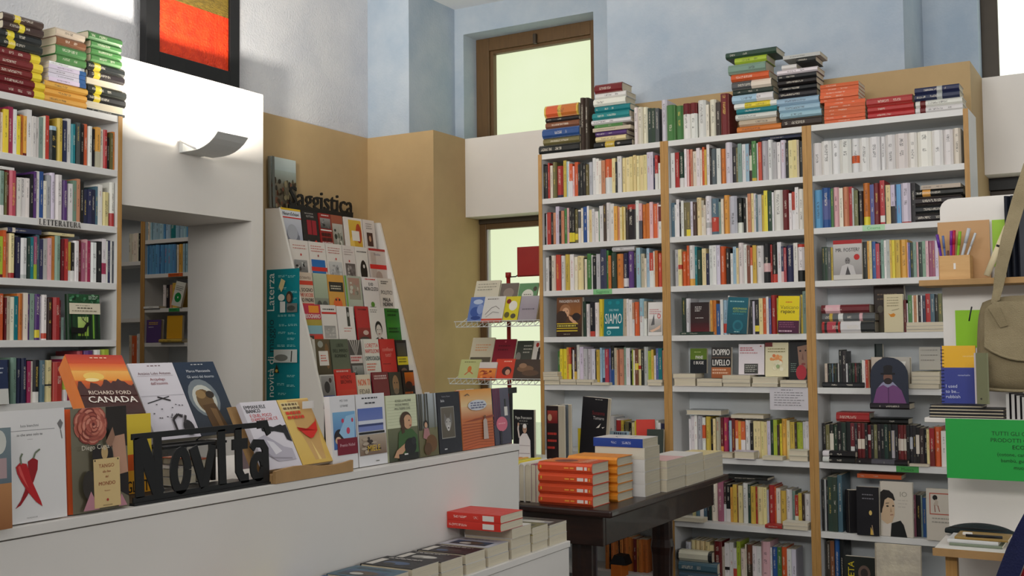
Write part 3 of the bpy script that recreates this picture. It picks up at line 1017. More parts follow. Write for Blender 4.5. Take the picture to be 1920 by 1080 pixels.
rowA(f'sixth row of the {W1}', 6, 1100, 720, 7.714, 185, 'N62/470 w84/520 g28/500 w72/480@62-96r Y40/460 k15/400 u56/440 k50/430 i42/430 y60/460 Y30/440 k205. w52/480 w36/450 B66/440 R48/480', setback=0.06)
rowA(f'bottom row of the {W1}', 8, 1100, 960, 9, 240, 'q80/560 k14/540 q75/570 q68/560 k10/520 q72/585 q70/580 q60/575 q46/560 R46/560 O42/550 q50/560 q50/560 q42/560', setback=0.05)

# bookcase 2
rowA(f'top row of the {W2}', 1, 1250, 250, 7.385, 25, 'g22/470 w56/490 r56/495 N78/490@0-27w w32/530 p28/525 r20/520 a32/520 c52/490 w50/530 c28/500 o32/540 Y30/500 w40/570 k22/520 G80/500 w56/500 q68/490 V92/570 k55/500 u26/490 T55/540 w50/530 s48/530 M42/520@30-70c n60/560@0-8Y w25/530 j48/540 g82/550 w70/560 g55/520 w50/520 V76/540 k36/500 i60/530 i60/530 e32/525 k44/500')
rowA(f'second row of the {W2}', 2, 1250, 345, 7.385, 42, 'h60/480 w25/450 w40/520 k20/480 w38/500 u40/470 u55/470@0-20y V35/480 M45/470 i66/530 e36/490@0-52c c30/420 w80/540@18-32g h104/500@8-48j T30/450 c35/490 O75/540 z108/520 k92/490@0-30w k38/480 c22/490 a45/540 i36/545 w32/540 h24/520 z56/520 Y30/510 y52/570 N62/560 w25/540 w125/565 R86/560 w38/510 w45/530@52-100j w50/590 w78/560')
rowA(f'third row of the {W2}', 3, 1250, 440, 7.385, 52, 'd50/490 g52/510 i46/510@46-58j o70/480 o32/560 w76/560@0-17O t32/540 N72/490 i56/510 B40/440 w50/550 w50/550 V50/550 o78/530 k66/500 w35/430 s46/520 i34/500 w70/570 w45/545 m52/530 o30/500@0-50w Y50/530 w100/520 k95/545@28-50p r26/530 k70/530@0-22j w56/560 B35/500@0-30p d36/480 B100/510 w58/540 w92/520@0-30k@92-100j')
rowA(f'fourth row of the {W2}', 4, 1255, 535, 7.385, 165, 'N52/520 w66/510 k275. O32/480 q48/480 b52/430 w42/490 s72/480@5-32j w22/540 k290. k28/480 V32/460 k58/480@8-25y i55/500 o48/500 w34/520 f28/500 r80/540 l20/500 k310. Y35/540 T62/590')
rowA(f'sixth row of the {W2}', 6, 1260, 735, 7.385, 165, 'w32/500 w46/540 w42/560 g74/550 w42/530@45-80o Y70/545 k36/510 i38/520 e64/540 R35/540@0-25O P74/540 B12/480 s38/500 R46/540 o42/510@0-50c O42/500 o58/500@0-48w w68/520 k42/480 i62/510 i44/510 i44/510 i44/505 V48/520 N44/540 l52/540 M30/470 y32/490 O74/560 i44/540 Y62/520 M32/500 l42/520 l42/520 w42/530 w44/540 c32/530', setback=0.075)
rowA(f'seventh row of the {W2}', 7, 1255, 855, 7.11, 240, 'i46/490 h60/500 w48/500 h44/510 k34/520 N24/520 c86/520 x82/580 M36/520@0-45w k58/500@0-35w O32/470 Y56/510 m18/500 i58/500 w66/540 N38/520 Y68/505 r26/500 i82/505 i46/500 z26/470 r76/540 o20/520 c58/500 Y80/475 w80/500 T40/480 r46/430@0-35c Y46/460 M36/450 w90/460 b36/440', setback=0.075)
rowA(f'bottom row of the {W2}', 8, 1255, 970, 7.11, 170, 'z78/470 i62/500 i62/500 i62/500 i62/495 i56/450 R110/510 c40/440 w60/500@30-38k w52/510 w44/440@15-40j l52/530 c62/440 c20/500 m72/500@0-50M w64/490 w62/490 p122/560 w26/490 b66/500 n60/500 o72/510 w60/490 V60/490', setback=0.05, hfix=0.215)

# bookcase 3
rowA(f'top row of the {W3}', 1, 1510, 220, 4.697, 60, 'w80/290 w90/300 w72/300 w102/300 w72/302@28-50o w86/300 w96/300 w48/300 w86/308 w116/310 w76/310 w132/312 w98/312 w88/312 c66/320', thin='hardback')
rowA(f'second row of the {W3}', 2, 1520, 320, 6.4, 42, 'S94/460 b100/480@20-70f n32/470 p70/480 c46/470 a70/480 r42/480 g22/460 u48/430 k64/420 q78/510@0-20y f50/490 R74/500 r58/530@5-20w k10/460 i58/470 V54/470@0-45k B20/470 S52/470 V116/480@0-3r k56/480')
rowA(f'third row of the {W3}', 3, 1525, 425, 7.385, 112, 'N40/470 N42/470 G44/465 Y28/460 k416. k62/520 O32/530 i32/530 b50/520 d55/490 k20/500 T42/540 w32/530 g52/540 Y28/530 y42/530 Y70/530 O104/530', depth=0.15)
rowA(f'third row of the {W3}', 3, 1525, 425, 7.385, 1296, 'p18/490 f30/485 N38/485 T44/490 p30/490 N50/490 T50/500 p40/500 x48/500 x40/500 V48/500', cat='disc case', thin='disc_case', depth=0.135)
rowA(f'fourth row of the {W3}', 4, 1525, 530, 7.385, 1250, 'R34/450', depth=0.13)
rowA(f'fifth row of the {W3}', 5, 1525, 630, 7.385, 646, 'T20/380 w36/385 w18/380 j36/390 a16/380', depth=0.13)
rowA(f'sixth row of the {W3}', 6, 1525, 725, 6.97, 95, 'k42/500 u50/480 k50/490@25-75c N50/480 k58/520 N58/520 k58/530 R55/520@20-40w k40/520 R46/520@35-60c R46/520@35-60c k40/520 R40/500@60-75w k40/500 u44/510 k44/520 k52/520 N48/520 k44/520 k44/520@15-85g k44/520 R36/520@35-65c R36/520@35-65c R36/520@35-65c k44/520 k40/520@40-70z k44/520 k46/500@30-80c M60/490 k46/480', cat='disc case', thin='disc_case', setback=0.05, depth=0.15)
rowA(f'sixth row of the {W3}', 6, 1525, 725, 6.97, 1470, 'i38/480 r66/500@0-45R o92/520 w68/470 R32/440 m50/460', setback=0.03)
rowA(f'seventh row of the {W3}', 7, 1525, 865, 7.11, 92, 'c26/700 k24/690 g26/690 k22/680 N62/730 N66/730 h62/760', depth=0.19, maxh=0.31, setback=0.015)
rowA(f'seventh row of the {W3}', 7, 1525, 865, 7.11, 1312, 'x40/560 k62/560 T24/560 b48/530 T30/520', depth=0.17, setback=0.05)
rowA(f'bottom row of the {W3}', 8, 1525, 985, 7.11, 95, 'k60/560 M50/560 m55/570 b75/600 k50/590', depth=0.17, setback=0.05, hfix=0.24)

# bookcase at the doorway
rowB(f'top row of the {LB}', 1, 0, 195, 7.7125, -190, 'y60/660 w50/640 B60/650 P50/660 c50/590 y70/640 P75/690 w50/660 y52/570 q50/600 O46/590@0-8R w70/690 w55/600 w50/600 T62/610 c20/630 j50/640 k124/500@88-100s Y82/630 B62/610 w62/650 t72/580 G62/610 k42/600 o76/610 w72/590 k30/560 O62/590@0-40e c50/570 r64/570 k34/470 u34/540 q118/560')
rowB(f'second row of the {LB}', 2, 0, 300, 7.7125, -180, 'r60/640 w60/600 k50/640 T100/640@0-22w u36/630 R38/660 d104/660 w66/570 w72/575 w60/575 k42/640 v42/680 w50/690 b52/690 c48/560 g58/650 V74/690 w106/670 v82/600 w60/560 T52/610 a52/640 k48/600 B60/500 B60/505 B60/510 h32/560 w62/590 i110/490 w82/640@0-30r l68/580')
rowB(f'third row of the {LB}', 3, 0, 410, 7.7125, -170, 'w60/600 r60/640 B50/620 l70/600@0-8R o46/690 a46/650 i100/650@0-12r B64/600 w94/590@0-10g N46/600 t52/610 x40/620@0-35l h50/650 B56/590 g64/600 p46/610 q56/640 T90/650 R44/600 r46/610 Y46/570@0-27w k38/560@0-27w w84/590 R34/600 x54/570 p36/620 P36/600 w108/580 k62/600 w60/640@20-45P w30/610 B38/620 w18/610 G46/610')
rowB(f'fourth row of the {LB}', 4, 0, 530, 8, -170, 'N60/650 w50/620 k50/680 o108/700 R30/640 e46/660 c68/650 t52/660 q78/700 c68/710 v34/690 T70/700 v96/690@5-22y V18/660 w82/680@3-15j M88/630 r104/640 R26/600 T40/340')
rowB(f'fifth row of the {LB}', 5, 0, 630, 7.2, 60, 'B110/600 T80/625 B72/610 B74/610 P52/565 c30/560 k86/575@0-25w h78/565 i104/560@38-42k r132/530 l66/500@0-30w P36/560 w22/600 c84/570 d76/660 v128/660 w92/665 l124/665')

# bookcase through the doorway
def rowC(where, z, x0, y0, sc, start, toks, **k):
    row(where, 'A', 6.428, z, x0, y0, sc, base_line(z, 6.428, 'A', -7.4, -6.5), start, toks, **k)


RB = 'bookcase beyond the doorway'
rowC(f'first visible row of the {RB}', 2.451, 232, 400, 7.2, 252, 's50/500 c38/500 s20/500 s52/505 s50/505 s52/505 S26/500 s60/500 t80/510 s50/500 s52/500 s50/500 S16/490 s54/500 s56/500', hfix=0.20)
rowC(f'second visible row of the {RB}', 2.164, 232, 400, 7.2, 258, 'S48/395 S50/398 S50/395 S52/395 b14/390 S50/390 S54/390 S56/390 S50/390 h20/385 c22/380 O56/385 s30/390 s40/390 s36/388 k24/380 m40/385')
rowC(f'third visible row of the {RB}', 1.877, 232, 530, 6.75, 415, 'w36/300 k58/300 a26/300 Y110/320 k160. O60/300', setback=0.06)
rowC(f'third row of the narrow bookcase', 2.28, 232, 400, 7.2, 45, 'c34/380 c36/380 c40/385 c18/385 k34/380 w16/360')
rowC(f'lower row of the narrow bookcase', 1.42, 232, 530, 6.75, 40, 'e36/360 o70/350 w34/420', setback=0.01)


# ------------------------------------------------------------------ books lying flat on and in the bookcases
def pile(where, plane, face, z, depth, items, back=0.0, side='pile'):
    """items from the bottom up: (px0, px1, ytop, ybot, colour, bands, spine?, T)"""
    n = len(items)
    for i, it in enumerate(items):
        p0, p1, y0, y1, c = it[:5]
        bands = it[5] if len(it) > 5 else ()
        spine = it[6] if len(it) > 6 else True
        T = it[7] if len(it) > 7 else None
        pos = 'only' if n == 1 else ('bottom' if i == 0 else ('top' if i == n - 1 else ORD[i] + ' from bottom'))
        k = colour_words(c, bands)
        if n == 1:
            lab = f'{k} book lying flat {where}'
        elif pos in ('bottom', 'top'):
            lab = f'{pos} {k} book, {side} {where}'
        else:
            lab = f'{k} book, {pos}, {side} {where}'
        z = lying(p0, p1, y0, y1, plane, face, z, depth, c, lab, side + ' ' + where, bands=bands, spine=spine, back=back + rnd.uniform(0, 0.01), T=T)
    return z


Z0 = 2.73
on1, on2, on3 = 'above the window-side bookcase', 'above the middle bookcase', 'above the bag-side bookcase'
pile(on1, 6.01, 'A', Z0, 0.17, [(1010, 1086, 266, 283, 'k'), (1018, 1086, 257, 269, 'u'), (1017, 1086, 240, 258, 'b'), (1022, 1085, 232, 244, 'm'), (1022, 1084, 226, 234, 'k'), (1021, 1084, 204, 227, 'Y', [(0.05, 0.4, 'o'), (0.5, 0.95, 'q')])], side='stack of art books')
row(f'pair beside the art book stack', 'A', 6.012, Z0, 1000, 120, 6, base_line(Z0, 6.012, 'A', -3.3, -0.8), 512, 'M52/600 M48/595', depth=0.22, maxh=0.34)
pile(on1, 6.01, 'A', Z0, 0.15, [(1113, 1184, 261, 273, 'k', [(0.3, 0.55, 'Y')]), (1116, 1173, 254, 264, 'i'), (1116, 1174, 248, 257, 'v'), (1111, 1182, 243, 250, 'e'), (1114, 1167, 240, 246, 'n'), (1109, 1183, 234, 243, 'w'), (1111, 1180, 223, 236, 't'), (1115, 1181, 212, 224, 't'), (1113, 1173, 201, 215, 'w'), (1116, 1174, 194, 204, 'w'), (1115, 1166, 180, 197, 'R')], side='stack with teal spines')
row('uprights beside the teal stack', 'A', 6.012, Z0, 1000, 120, 6, base_line(Z0, 6.012, 'A', -3.3, -0.8), 1118, 'w50/425 c58/420 c52/415 N40/400 N44/395 G42/390', depth=0.14)
row(f'upright row on top of the {W2}', 'A', 6.012, Z0, 1230, 110, 6, base_line(Z0, 6.012, 'A', -3.3, -0.8), 50, 'V62/480 n98/405 n88/390 w78/405@70-100R w80/405@70-100R k8. w88/425 c32/370 k12. c72/420 M50/380 R98/470', depth=0.15)
pile(on2, 6.01, 'A', Z0, 0.17, [(1381, 1464, 234, 246, 'q'), (1385, 1455, 224, 236, 'e'), (1379, 1456, 217, 228, 'w'), (1381, 1457, 211, 221, 't'), (1376, 1456, 202, 213, 'w', [(0.25, 0.85, 'y')]), (1373, 1450, 190, 205, 's', [(0.6, 1.0, 'w')]), (1374, 1450, 186, 196, 'N'), (1372, 1446, 174, 190, 'G', [(0.5, 1.0, 'c')]), (1371, 1442, 165, 179, 'o'), (1366, 1436, 154, 172, 'T'), (1378, 1438, 146, 158, 'l'), (1361, 1456, 138, 150, 'N')], side='stack of large mixed books')
pile(on2, 6.012, 'A', Z0, 0.16, [(1466, 1541, 217, 235, 'M'), (1462, 1540, 206, 218, 's'), (1460, 1537, 197, 210, 's'), (1456, 1535, 187, 200, 's'), (1459, 1531, 177, 189, 'k'), (1459, 1531, 168, 179, 'k'), (1458, 1531, 159, 170, 'k'), (1458, 1531, 152, 162, 'k'), (1457, 1533, 147, 156, 'w'), (1466, 1494, 141, 150, 'w'), (1493, 1530, 136, 146, 'k'), (1468, 1538, 131, 138, 'g')], side='stack of black and sky books')
items = []
for i in range(11):
    y = 223 - i * 6.6
    items.append((1545 + (i < 5) * 0 - (i > 5) * 8, 1622 - (i > 5) * 13, y - 6.6, y, 'o'))
pile(on3, 6.012, 'A', Z0, 0.15, items, side='orange paperback stack')
pile(on3, 6.012, 'A', Z0, 0.15, [(1627, 1715, 205, 216, 'r'), (1626, 1713, 192, 204, 'r'), (1624, 1710, 175, 191, 'r')], side='stack of three red books')
pile(on3, 6.012, 'A', Z0, 0.15, [(1716, 1805, 196, 208, 'w', [(0.1, 0.22, 'R')]), (1716, 1804, 185, 197, 'w', [(0.1, 0.22, 'R')]), (1714, 1799, 171, 184, 'B', [(0.5, 0.62, 'g')]), (1714, 1798, 159, 171, 'B', [(0.5, 0.62, 'g')])], side='white and navy stack')

# lying across rows
def on_row(where, s, h, p0, p1, y0, y1, c, side, spine=True, plane=6.012, depth=0.14, back=0.0):
    pile(where, plane, 'A', ZS[s] + h, depth, [(p0, p1, y0, y1, c, (), spine)], back=back, side=side)


def span_top(lo, hi, z0, z1, d=0.2):
    """Top of the upright books under a stretch of shelf, so that a lying book rests on the tallest of them."""
    best = z0
    for o in C.objects:
        if o.name.startswith(('paperback', 'slim_paperback', 'hardback', 'disc_case')) and o.parent is None:
            if abs(o.location.z - z0) < 0.02 and o.location.y > 5.9 and o.type == 'MESH':
                xs = o.location.x
                t = max(v.co.y for v in o.data.vertices)
                if xs > lo and xs - t < hi:
                    best = max(best, z0 + max(v.co.z for v in o.data.vertices))
    return best


def across(where, s, p0, p1, y0, y1, c, side, spine=True, depth=0.13, T=None, plane=6.02, bands=()):
    a, b = px(p0, y1, Y=plane).x, px(p1, y1, Y=plane).x
    z = span_top(a, b, ZS[s], 0) + 0.0004
    gap = ZS[s - 1] - 0.034 - z
    t = T or (px(p0, y0, Y=plane).z - px(p0, y1, Y=plane).z)
    if gap < 0.008:
        return
    pile(where, plane, 'A', z, depth, [(p0, p1, y0, y1, c, bands, spine, min(t, gap - 0.002))], side=side)


across('across the third row of the window-side bookcase', 3, 1147, 1189, 463, 472, 'w', 'lying book')
across('across the top row of the middle bookcase', 1, 1424, 1500, 252, 260, 'B', 'lying book')
across('across the sixth row of the middle bookcase', 6, 1286, 1352, 755, 767, 'g', 'lying book', False, T=0.03, plane=6.07)
across('across yellow spines of the middle bookcase', 6, 1370, 1431, 770, 777, 'i', 'lying book', False, T=0.02, plane=6.07)
across('across the seventh row of the middle bookcase', 7, 1352, 1438, 890, 900, 'k', 'lying book', T=0.014, plane=6.07)

# page-edge stacks in front of the fifth row
pg = lambda p0, p1, y0, y1, c='c': (p0, p1, y0, y1, c, (), False)
low1, low2 = 'on the window-side fifth shelf', 'on the middle fifth shelf'
pile(low1, 5.985, 'A', 1.30, 0.11, [pg(1017, 1048, 714, 722.5), pg(1017, 1047, 707, 714), pg(1016, 1045, 703, 707), pg(1016, 1045, 699, 703)], side='corner stack')
pile(low1, 5.985, 'A', 1.30, 0.05, [pg(1049, 1079, 718, 723), pg(1049, 1079, 713, 718)], side='flat pair')
pile(low1, 5.985, 'A', 1.30, 0.05, [pg(1080, 1107, 718, 723), pg(1080, 1113, 713, 718)], side='second flat pair')
pile(low1, 5.985, 'A', 1.30, 0.05, [pg(1109, 1141, 718, 723, 'w')], side='thin book')
pile(low1, 5.985, 'A', 1.30, 0.05, [pg(1214, 1240, 717, 723), pg(1213, 1241, 712, 717)], side='flat pair below the blue spines')
STK1 = pile(low2, 5.985, 'A', 1.30, 0.14, [pg(1262, 1303, 709, 724), pg(1261, 1303, 700, 708)], side='first page-edge stack')
STK2 = pile(low2, 5.985, 'A', 1.30, 0.14, [pg(1306, 1353, 716, 724), pg(1306, 1353, 710, 716)], side='second page-edge stack')
STK3 = pile(low2, 5.985, 'A', 1.30, 0.14, [pg(1355, 1406, 717, 724), pg(1354, 1406, 710, 717), pg(1354, 1406, 702, 709)], side='third page-edge stack')
STK4 = pile(low2, 5.985, 'A', 1.30, 0.14, [pg(1409, 1457, 718, 724), pg(1409, 1458, 705, 717)], side='fourth page-edge stack')
STK5 = pile(low2, 5.985, 'A', 1.30, 0.14, [pg(1462, 1512, 717, 724), pg(1462, 1511, 710, 716)], side='fifth page-edge stack')
s6 = 'on the middle sixth shelf'
pile(s6, 5.985, 'A', 0.90, 0.075, [pg(1325, 1373, 846, 856, 'e')], side='book')
pile(s6, 5.97, 'A', 0.90, 0.085, [pg(1376, 1414, 843, 858, 'V')], side='block')
pile(s6, 5.985, 'A', 0.90, 0.075, [pg(1429, 1467, 853, 860)], side='thin book')
pile(s6, 5.985, 'A', 0.90, 0.075, [pg(1478, 1514, 852, 862), pg(1478, 1514, 840, 851)], side='pair of thick books')
s7 = 'on the middle seventh shelf'
pile(s7, 5.985, 'A', 0.53, 0.075, [pg(1262, 1318, 968, 976)], side='leaflet')
pile(s7, 5.985, 'A', 0.53, 0.075, [(1434, 1466, 977, 983, 'r')], side='book')
pile(s7, 5.985, 'A', 0.53, 0.075, [pg(1468, 1514, 980, 987), pg(1467, 1514, 972, 979)], side='pair')
s8 = 'on the middle bottom shelf'
pile(s8, 5.985, 'A', 0.20, 0.05, [(1273, 1345, 1090, 1102, 'h', (), True, 0.045), (1273, 1345, 1074, 1090, 'h', (), True, 0.06), (1269, 1334, 1056, 1074, 'k', [(0.06, 0.9, 'c')], True, 0.06)], side='stack')
pile(s8, 5.985, 'A', 0.20, 0.05, [pg(1480, 1512, 1070, 1085)], side='book')

# bookcase 3 flat books
r2 = 'in the bag-side second row'
pile(r2, 6.015, 'A', ZS[2], 0.19, [(1716, 1800, 400, 413, 'k', (), True, 0.042), (1716, 1798, 387, 400, 'k', (), True, 0.042), (1716, 1802, 371, 386, 'k', (), True, 0.045), (1716, 1806, 358, 371, 'k', [(0.15, 0.32, 'O')], True, 0.036), (1727, 1801, 341, 356, 'e', (), True, 0.022)], side='stack of film books')
r4 = 'in the bag-side fourth row'
pile(r4, 6.012, 'A', ZS[4], 0.17, [(1541, 1640, 601, 623, 'k', [(0, 0.05, 'r'), (0.31, 0.35, 'r'), (0.1, 0.27, 'd'), (0.36, 0.74, 'w')]), (1541, 1640, 585, 600, 'G', [(0.14, 0.2, 'Y'), (0.31, 0.4, 'w'), (0.71, 0.77, 'p')]), (1539, 1629, 566, 582, 'R', [(0.09, 0.4, 'p')])], side='stack of boxed sets')
zz = pile(r4, 6.0, 'A', ZS[4], 0.14, [pg(1699, 1770, 617, 622, 'e'), pg(1699, 1770, 610, 616, 'e'), pg(1699, 1770, 602, 609, 'e')], side='grey stack')
row('disc case group on the grey stack', 'A', 6.012, zz, 1525, 530, 7.385, base_line(zz, 6.012, 'A', -1.6, -0.9), 1285, 'w20/190 n58/380 c22/375 a42/375 c20/380 k40/375 w22/370 B44/370 r66/395 h60/390 k44/380 u56/395', cat='disc case', thin='disc_case', depth=0.125)
r5 = 'in the bag-side fifth row'
zz = pile(r5, 6.012, 'A', ZS[5], 0.16, [(1541, 1621, 714, 724, 'k')], side='flat black book')
row('disc case group, bag-side fifth row', 'A', 6.014, zz, 1525, 630, 7.385, base_line(zz, 6.014, 'A', -1.6, -0.9), 150, 'e38/120 k22/250 N20/255 k20/255 h20/255 k20/255 N20/255 k20/255 w20/250 k42/450 k56/430 w20/250 k20/265 N20/265 k20/265 N20/265 k20/265 R20/265 k20/265 k20/265 N20/265 k20/265 k20/265', cat='disc case', thin='disc_case', depth=0.12)
pile(r5, 5.985, 'A', ZS[5], 0.15, [pg(1704, 1760, 717, 726, 'i'), pg(1709, 1762, 709, 716, 'i'), pg(1709, 1762, 702, 709, 'i'), pg(1709, 1762, 694, 702, 'i')], side='ivory page stack')
r6 = 'in the bag-side sixth row'
across(r6, 6, 1567, 1629, 757, 774, 'r', 'red box', T=0.05, plane=6.06)
across('beside the red box by the canvas bag', 6, 1632, 1702, 765, 771, 'k', 'flat book', T=0.03, plane=6.06)
zz = pile(r6, 5.985, 'A', ZS[6], 0.06, [(1542, 1603, 853, 864, 'k', [(0, 0.2, 'w')]), (1542, 1603, 842, 853, 'k', [(0, 0.2, 'w')])], side='white-ended pair')
pile(r6, 5.985, 'A', ZS[6], 0.06, [(1605, 1701, 856, 866, 'k', [(0.3, 0.75, 'G')])], side='long flat book')
pile(r6, 5.985, 'A', ZS[6], 0.03, [pg(1704, 1741, 862, 867, 'e')], side='thin flat book')

# doorway bookcase, stacks on its top
def topB(items, side, depth=0.15):
    pile('above doorway bookcase', -4.54, 'B', 2.73, depth, items, side=side)


yb = [(0.78, 1.0, 'y')]
topB([(-8, 84, 170, 184, 'R', yb, True, 0.042), (-6, 86, 156, 170, 'R', yb, True, 0.042), (-4, 79, 141, 155, 'R', yb, True, 0.042), (-8, 80, 126, 140, 'R', yb, True, 0.042), (-8, 76, 110, 124, 'R', yb, True, 0.042), (-2, 79, 88, 102, 'k', [(0.2, 0.36, 'y')], True, 0.042), (-2, 79, 72, 88, 'k', [(0.2, 0.36, 'y')], True, 0.042), (6, 81, 52, 68, 'M', [(0.38, 0.52, 'y')], True, 0.040), (6, 81, 36, 52, 'M', [(0.27, 0.42, 'y')], True, 0.036)], 'stack of yellow-banded books')
topB([(84, 163, 184, 196, 'O', (), True, 0.034), (85, 164, 172, 184, 'O', (), True, 0.034), (85, 165, 158, 171, 'O', (), True, 0.034), (92, 162, 145, 150, 'V', [(0.82, 1.0, 'b')], True, 0.02), (92, 162, 138, 144, 'V', [(0.82, 1.0, 'b')], True, 0.02), (92, 161, 130, 137, 'V', [(0.82, 1.0, 'b')], True, 0.02), (92, 162, 122, 129, 'V', [(0.82, 1.0, 'b')], True, 0.02), (95, 161, 114, 120, 'w', (), True, 0.016), (107, 161, 100, 112, 'n', (), True, 0.04), (105, 161, 80, 98, 'n', (), True, 0.046), (107, 161, 62, 78, 'm', (), True, 0.042), (107, 161, 46, 62, 'e', (), True, 0.042)], 'golden and green stack')
topB([(164, 235, 198, 206, 'k', (), True, 0.012), (163, 234, 190, 202, 'c', (), False, 0.036), (165, 237, 176, 192, 'k', [(0.17, 0.33, 'y')], True, 0.042), (165, 238, 162, 178, 'k', [(0.2, 0.36, 'y')], True, 0.042), (163, 232, 150, 162, 'c', (), False, 0.030), (165, 233, 132, 150, 'k', [(0.15, 0.32, 'y')], True, 0.042), (165, 235, 118, 134, 'k', [(0.18, 0.35, 'y')], True, 0.042), (171, 228, 100, 114, 'n', (), True, 0.038), (172, 228, 86, 100, 'n', (), True, 0.034), (172, 228, 70, 86, 'n', (), True, 0.036), (167, 229, 52, 70, 'n', (), True, 0.042)], 'stack of green books over black ones')


def span_top_b(lo, hi, z0):
    best = z0
    for o in C.objects:
        if o.name.startswith(('paperback', 'slim_paperback', 'hardback')) and o.parent is None and abs(o.location.z - z0) < 0.02 and o.location.x < -4.4 and o.location.y < 4:
            t = max(v.co.y for v in o.data.vertices)
            if o.location.y > lo and o.location.y - t < hi:
                best = max(best, z0 + max(v.co.z for v in o.data.vertices))
    return best


for p0, p1, y0, s, c, t, bd, lab in ((16, 79, 430, 3, 'B', 0.022, [(0.13, 0.22, 'c')], 'across the third row of the doorway bookcase'), (93, 141, 438, 3, 'i', 0.014, (), 'across the third row below the LETTERATURA sign'), (-30, 29, 318, 2, 'w', 0.014, (), 'across the second row of the doorway bookcase')):
    a, b = px(p0, y0, X=-4.55).y, px(p1, y0, X=-4.55).y
    z = span_top_b(a, b, ZS[s]) + 0.0004
    gap = ZS[s - 1] - 0.034 - z
    if gap > 0.008:
        pile(lab, -4.55, 'B', z, 0.12, [(p0, p1, y0, y0 + 8, c, bd, True, min(t, gap - 0.002))], side='lying book')


# ------------------------------------------------------------------ cover designs
WH, BK, RD = (226, 222, 216), (26, 25, 26), (200, 44, 38)


def plain(lines_col=(90, 86, 84), n=2, y=0.88, title=None, tcol=None, th=0.06, extra=None, seed=1):
    def d(a):
        if extra: extra(a)
        if n: a.lines(0.12, 0.88, y, n, 0.06, 0.022, lines_col, seed)
        if title:
            for i, t in enumerate(title):
                a.text(t, 0.5, y - 0.1 - i * th * 1.35, th, tcol or lines_col, 0.86)
    return d


def photo_block(x0, y0, x1, y1, cols, seed=1, n=14):
    def d(a):
        r = random.Random(seed)
        a.rect(x0, y0, x1, y1, cols[0], cols[1])
        for i in range(n):
            cx, cy = x0 + (x1 - x0) * r.uniform(0.15, 0.85), y0 + (y1 - y0) * r.uniform(0.12, 0.85)
            a.ell(cx, cy, (x1 - x0) * r.uniform(0.05, 0.14), (y1 - y0) * r.uniform(0.04, 0.12), r.choice(cols), 9)
    return d


def bust(a, cx, cy, s, hair, skin, cloth):
    """A small head and shoulders."""
    k = a.W / a.H
    a.poly([(cx - 1.5 * s, cy - 2.4 * s * k), (cx - 1.2 * s, cy - 1.3 * s * k), (cx - 0.4 * s, cy - 0.95 * s * k), (cx + 0.4 * s, cy - 0.95 * s * k), (cx + 1.2 * s, cy - 1.3 * s * k), (cx + 1.5 * s, cy - 2.4 * s * k)], cloth)
    a.rect(cx - 0.25 * s, cy - 1.15 * s * k, cx + 0.25 * s, cy - 0.6 * s * k, skin)
    a.ell(cx, cy + 0.12 * s * k, 0.72 * s, 0.98 * s * k, hair)
    a.ell(cx, cy - 0.12 * s * k, 0.56 * s, 0.8 * s * k, skin)
    for e in (-0.24, 0.24):
        a.ell(cx + e * s, cy + 0.02 * s * k, 0.09 * s, 0.06 * s * k, (40, 32, 30), 8)
    a.line([(cx - 0.2 * s, cy - 0.52 * s * k), (cx + 0.2 * s, cy - 0.52 * s * k)], 0.1 * s, (140, 70, 64))


# ---- shelves of the back wall
def c_hack(a):
    a.rect(0, 0, 1, 1, (44, 32, 26), (112, 70, 40)); a.rect(0.42, 0.55, 0.95, 0.92, (150, 96, 48), (120, 76, 44))
    a.ell(0.34, 0.66, 0.22, 0.17, (150, 104, 70)); a.ell(0.36, 0.62, 0.14, 0.12, (206, 160, 126)); a.ell(0.2, 0.5, 0.22, 0.16, (60, 44, 36))
    a.poly([(0.45, 0.55), (0.58, 0.5), (0.86, 0.32), (0.78, 0.27), (0.52, 0.42)], (204, 156, 122)); a.ell(0.78, 0.5, 0.16, 0.1, (40, 32, 32))
    a.ell(0.32, 0.64, 0.018, 0.012, (40, 30, 26)); a.ell(0.42, 0.65, 0.018, 0.012, (40, 30, 26))
    a.text('MARGHERITA HACK', 0.5, 0.9, 0.07, WH, 0.8)
    a.rect(0.02, 0.315, 0.84, 0.34, (206, 180, 50)); a.rect(0.02, 0.24, 0.84, 0.31, (60, 50, 30)); a.lines(0.04, 0.8, 0.255, 1, 0.1, 0.035, (206, 190, 90), 4)
    a.rect(0.02, 0.2, 0.84, 0.225, (206, 180, 50)); a.rect(0.02, 0.13, 0.84, 0.16, (206, 180, 50)); a.lines(0.3, 0.62, 0.05, 1, 0.1, 0.02, (150, 140, 120), 2)


def c_siamo(a):
    a.text('SIAMO', 0.5, 0.47, 0.27, WH, 0.9, squeeze=0.8); a.text('DRIL MINISI', 0.52, 0.7, 0.055, (180, 214, 214), 0.5)
    a.rect(0.18, 0.2, 0.8, 0.25, (214, 226, 222)); a.ell(0.27, 0.09, 0.11, 0.06, (150, 200, 200)); a.ell(0.27, 0.09, 0.07, 0.038, (40, 140, 146))
    a.ell(0.3, 0.9, 0.1, 0.05, (20, 136, 144)); a.ell(0.72, 0.9, 0.1, 0.05, (20, 136, 144))


def c_shark(a):
    a.rect(0.05, 0.1, 0.95, 0.5, (150, 146, 140), (196, 190, 186)); a.poly([(0.2, 0.3), (0.42, 0.66), (0.46, 0.32)], (96, 94, 94))
    a.poly([(0.1, 0.14), (0.45, 0.2), (0.9, 0.32), (0.8, 0.2), (0.3, 0.1)], (222, 186, 160)); a.ell(0.76, 0.58, 0.12, 0.075, (200, 60, 60)); a.ell(0.76, 0.58, 0.08, 0.05, (226, 200, 196)); a.lines(0.1, 0.9, 0.76, 3, 0.06, 0.03, (200, 150, 150), 5)


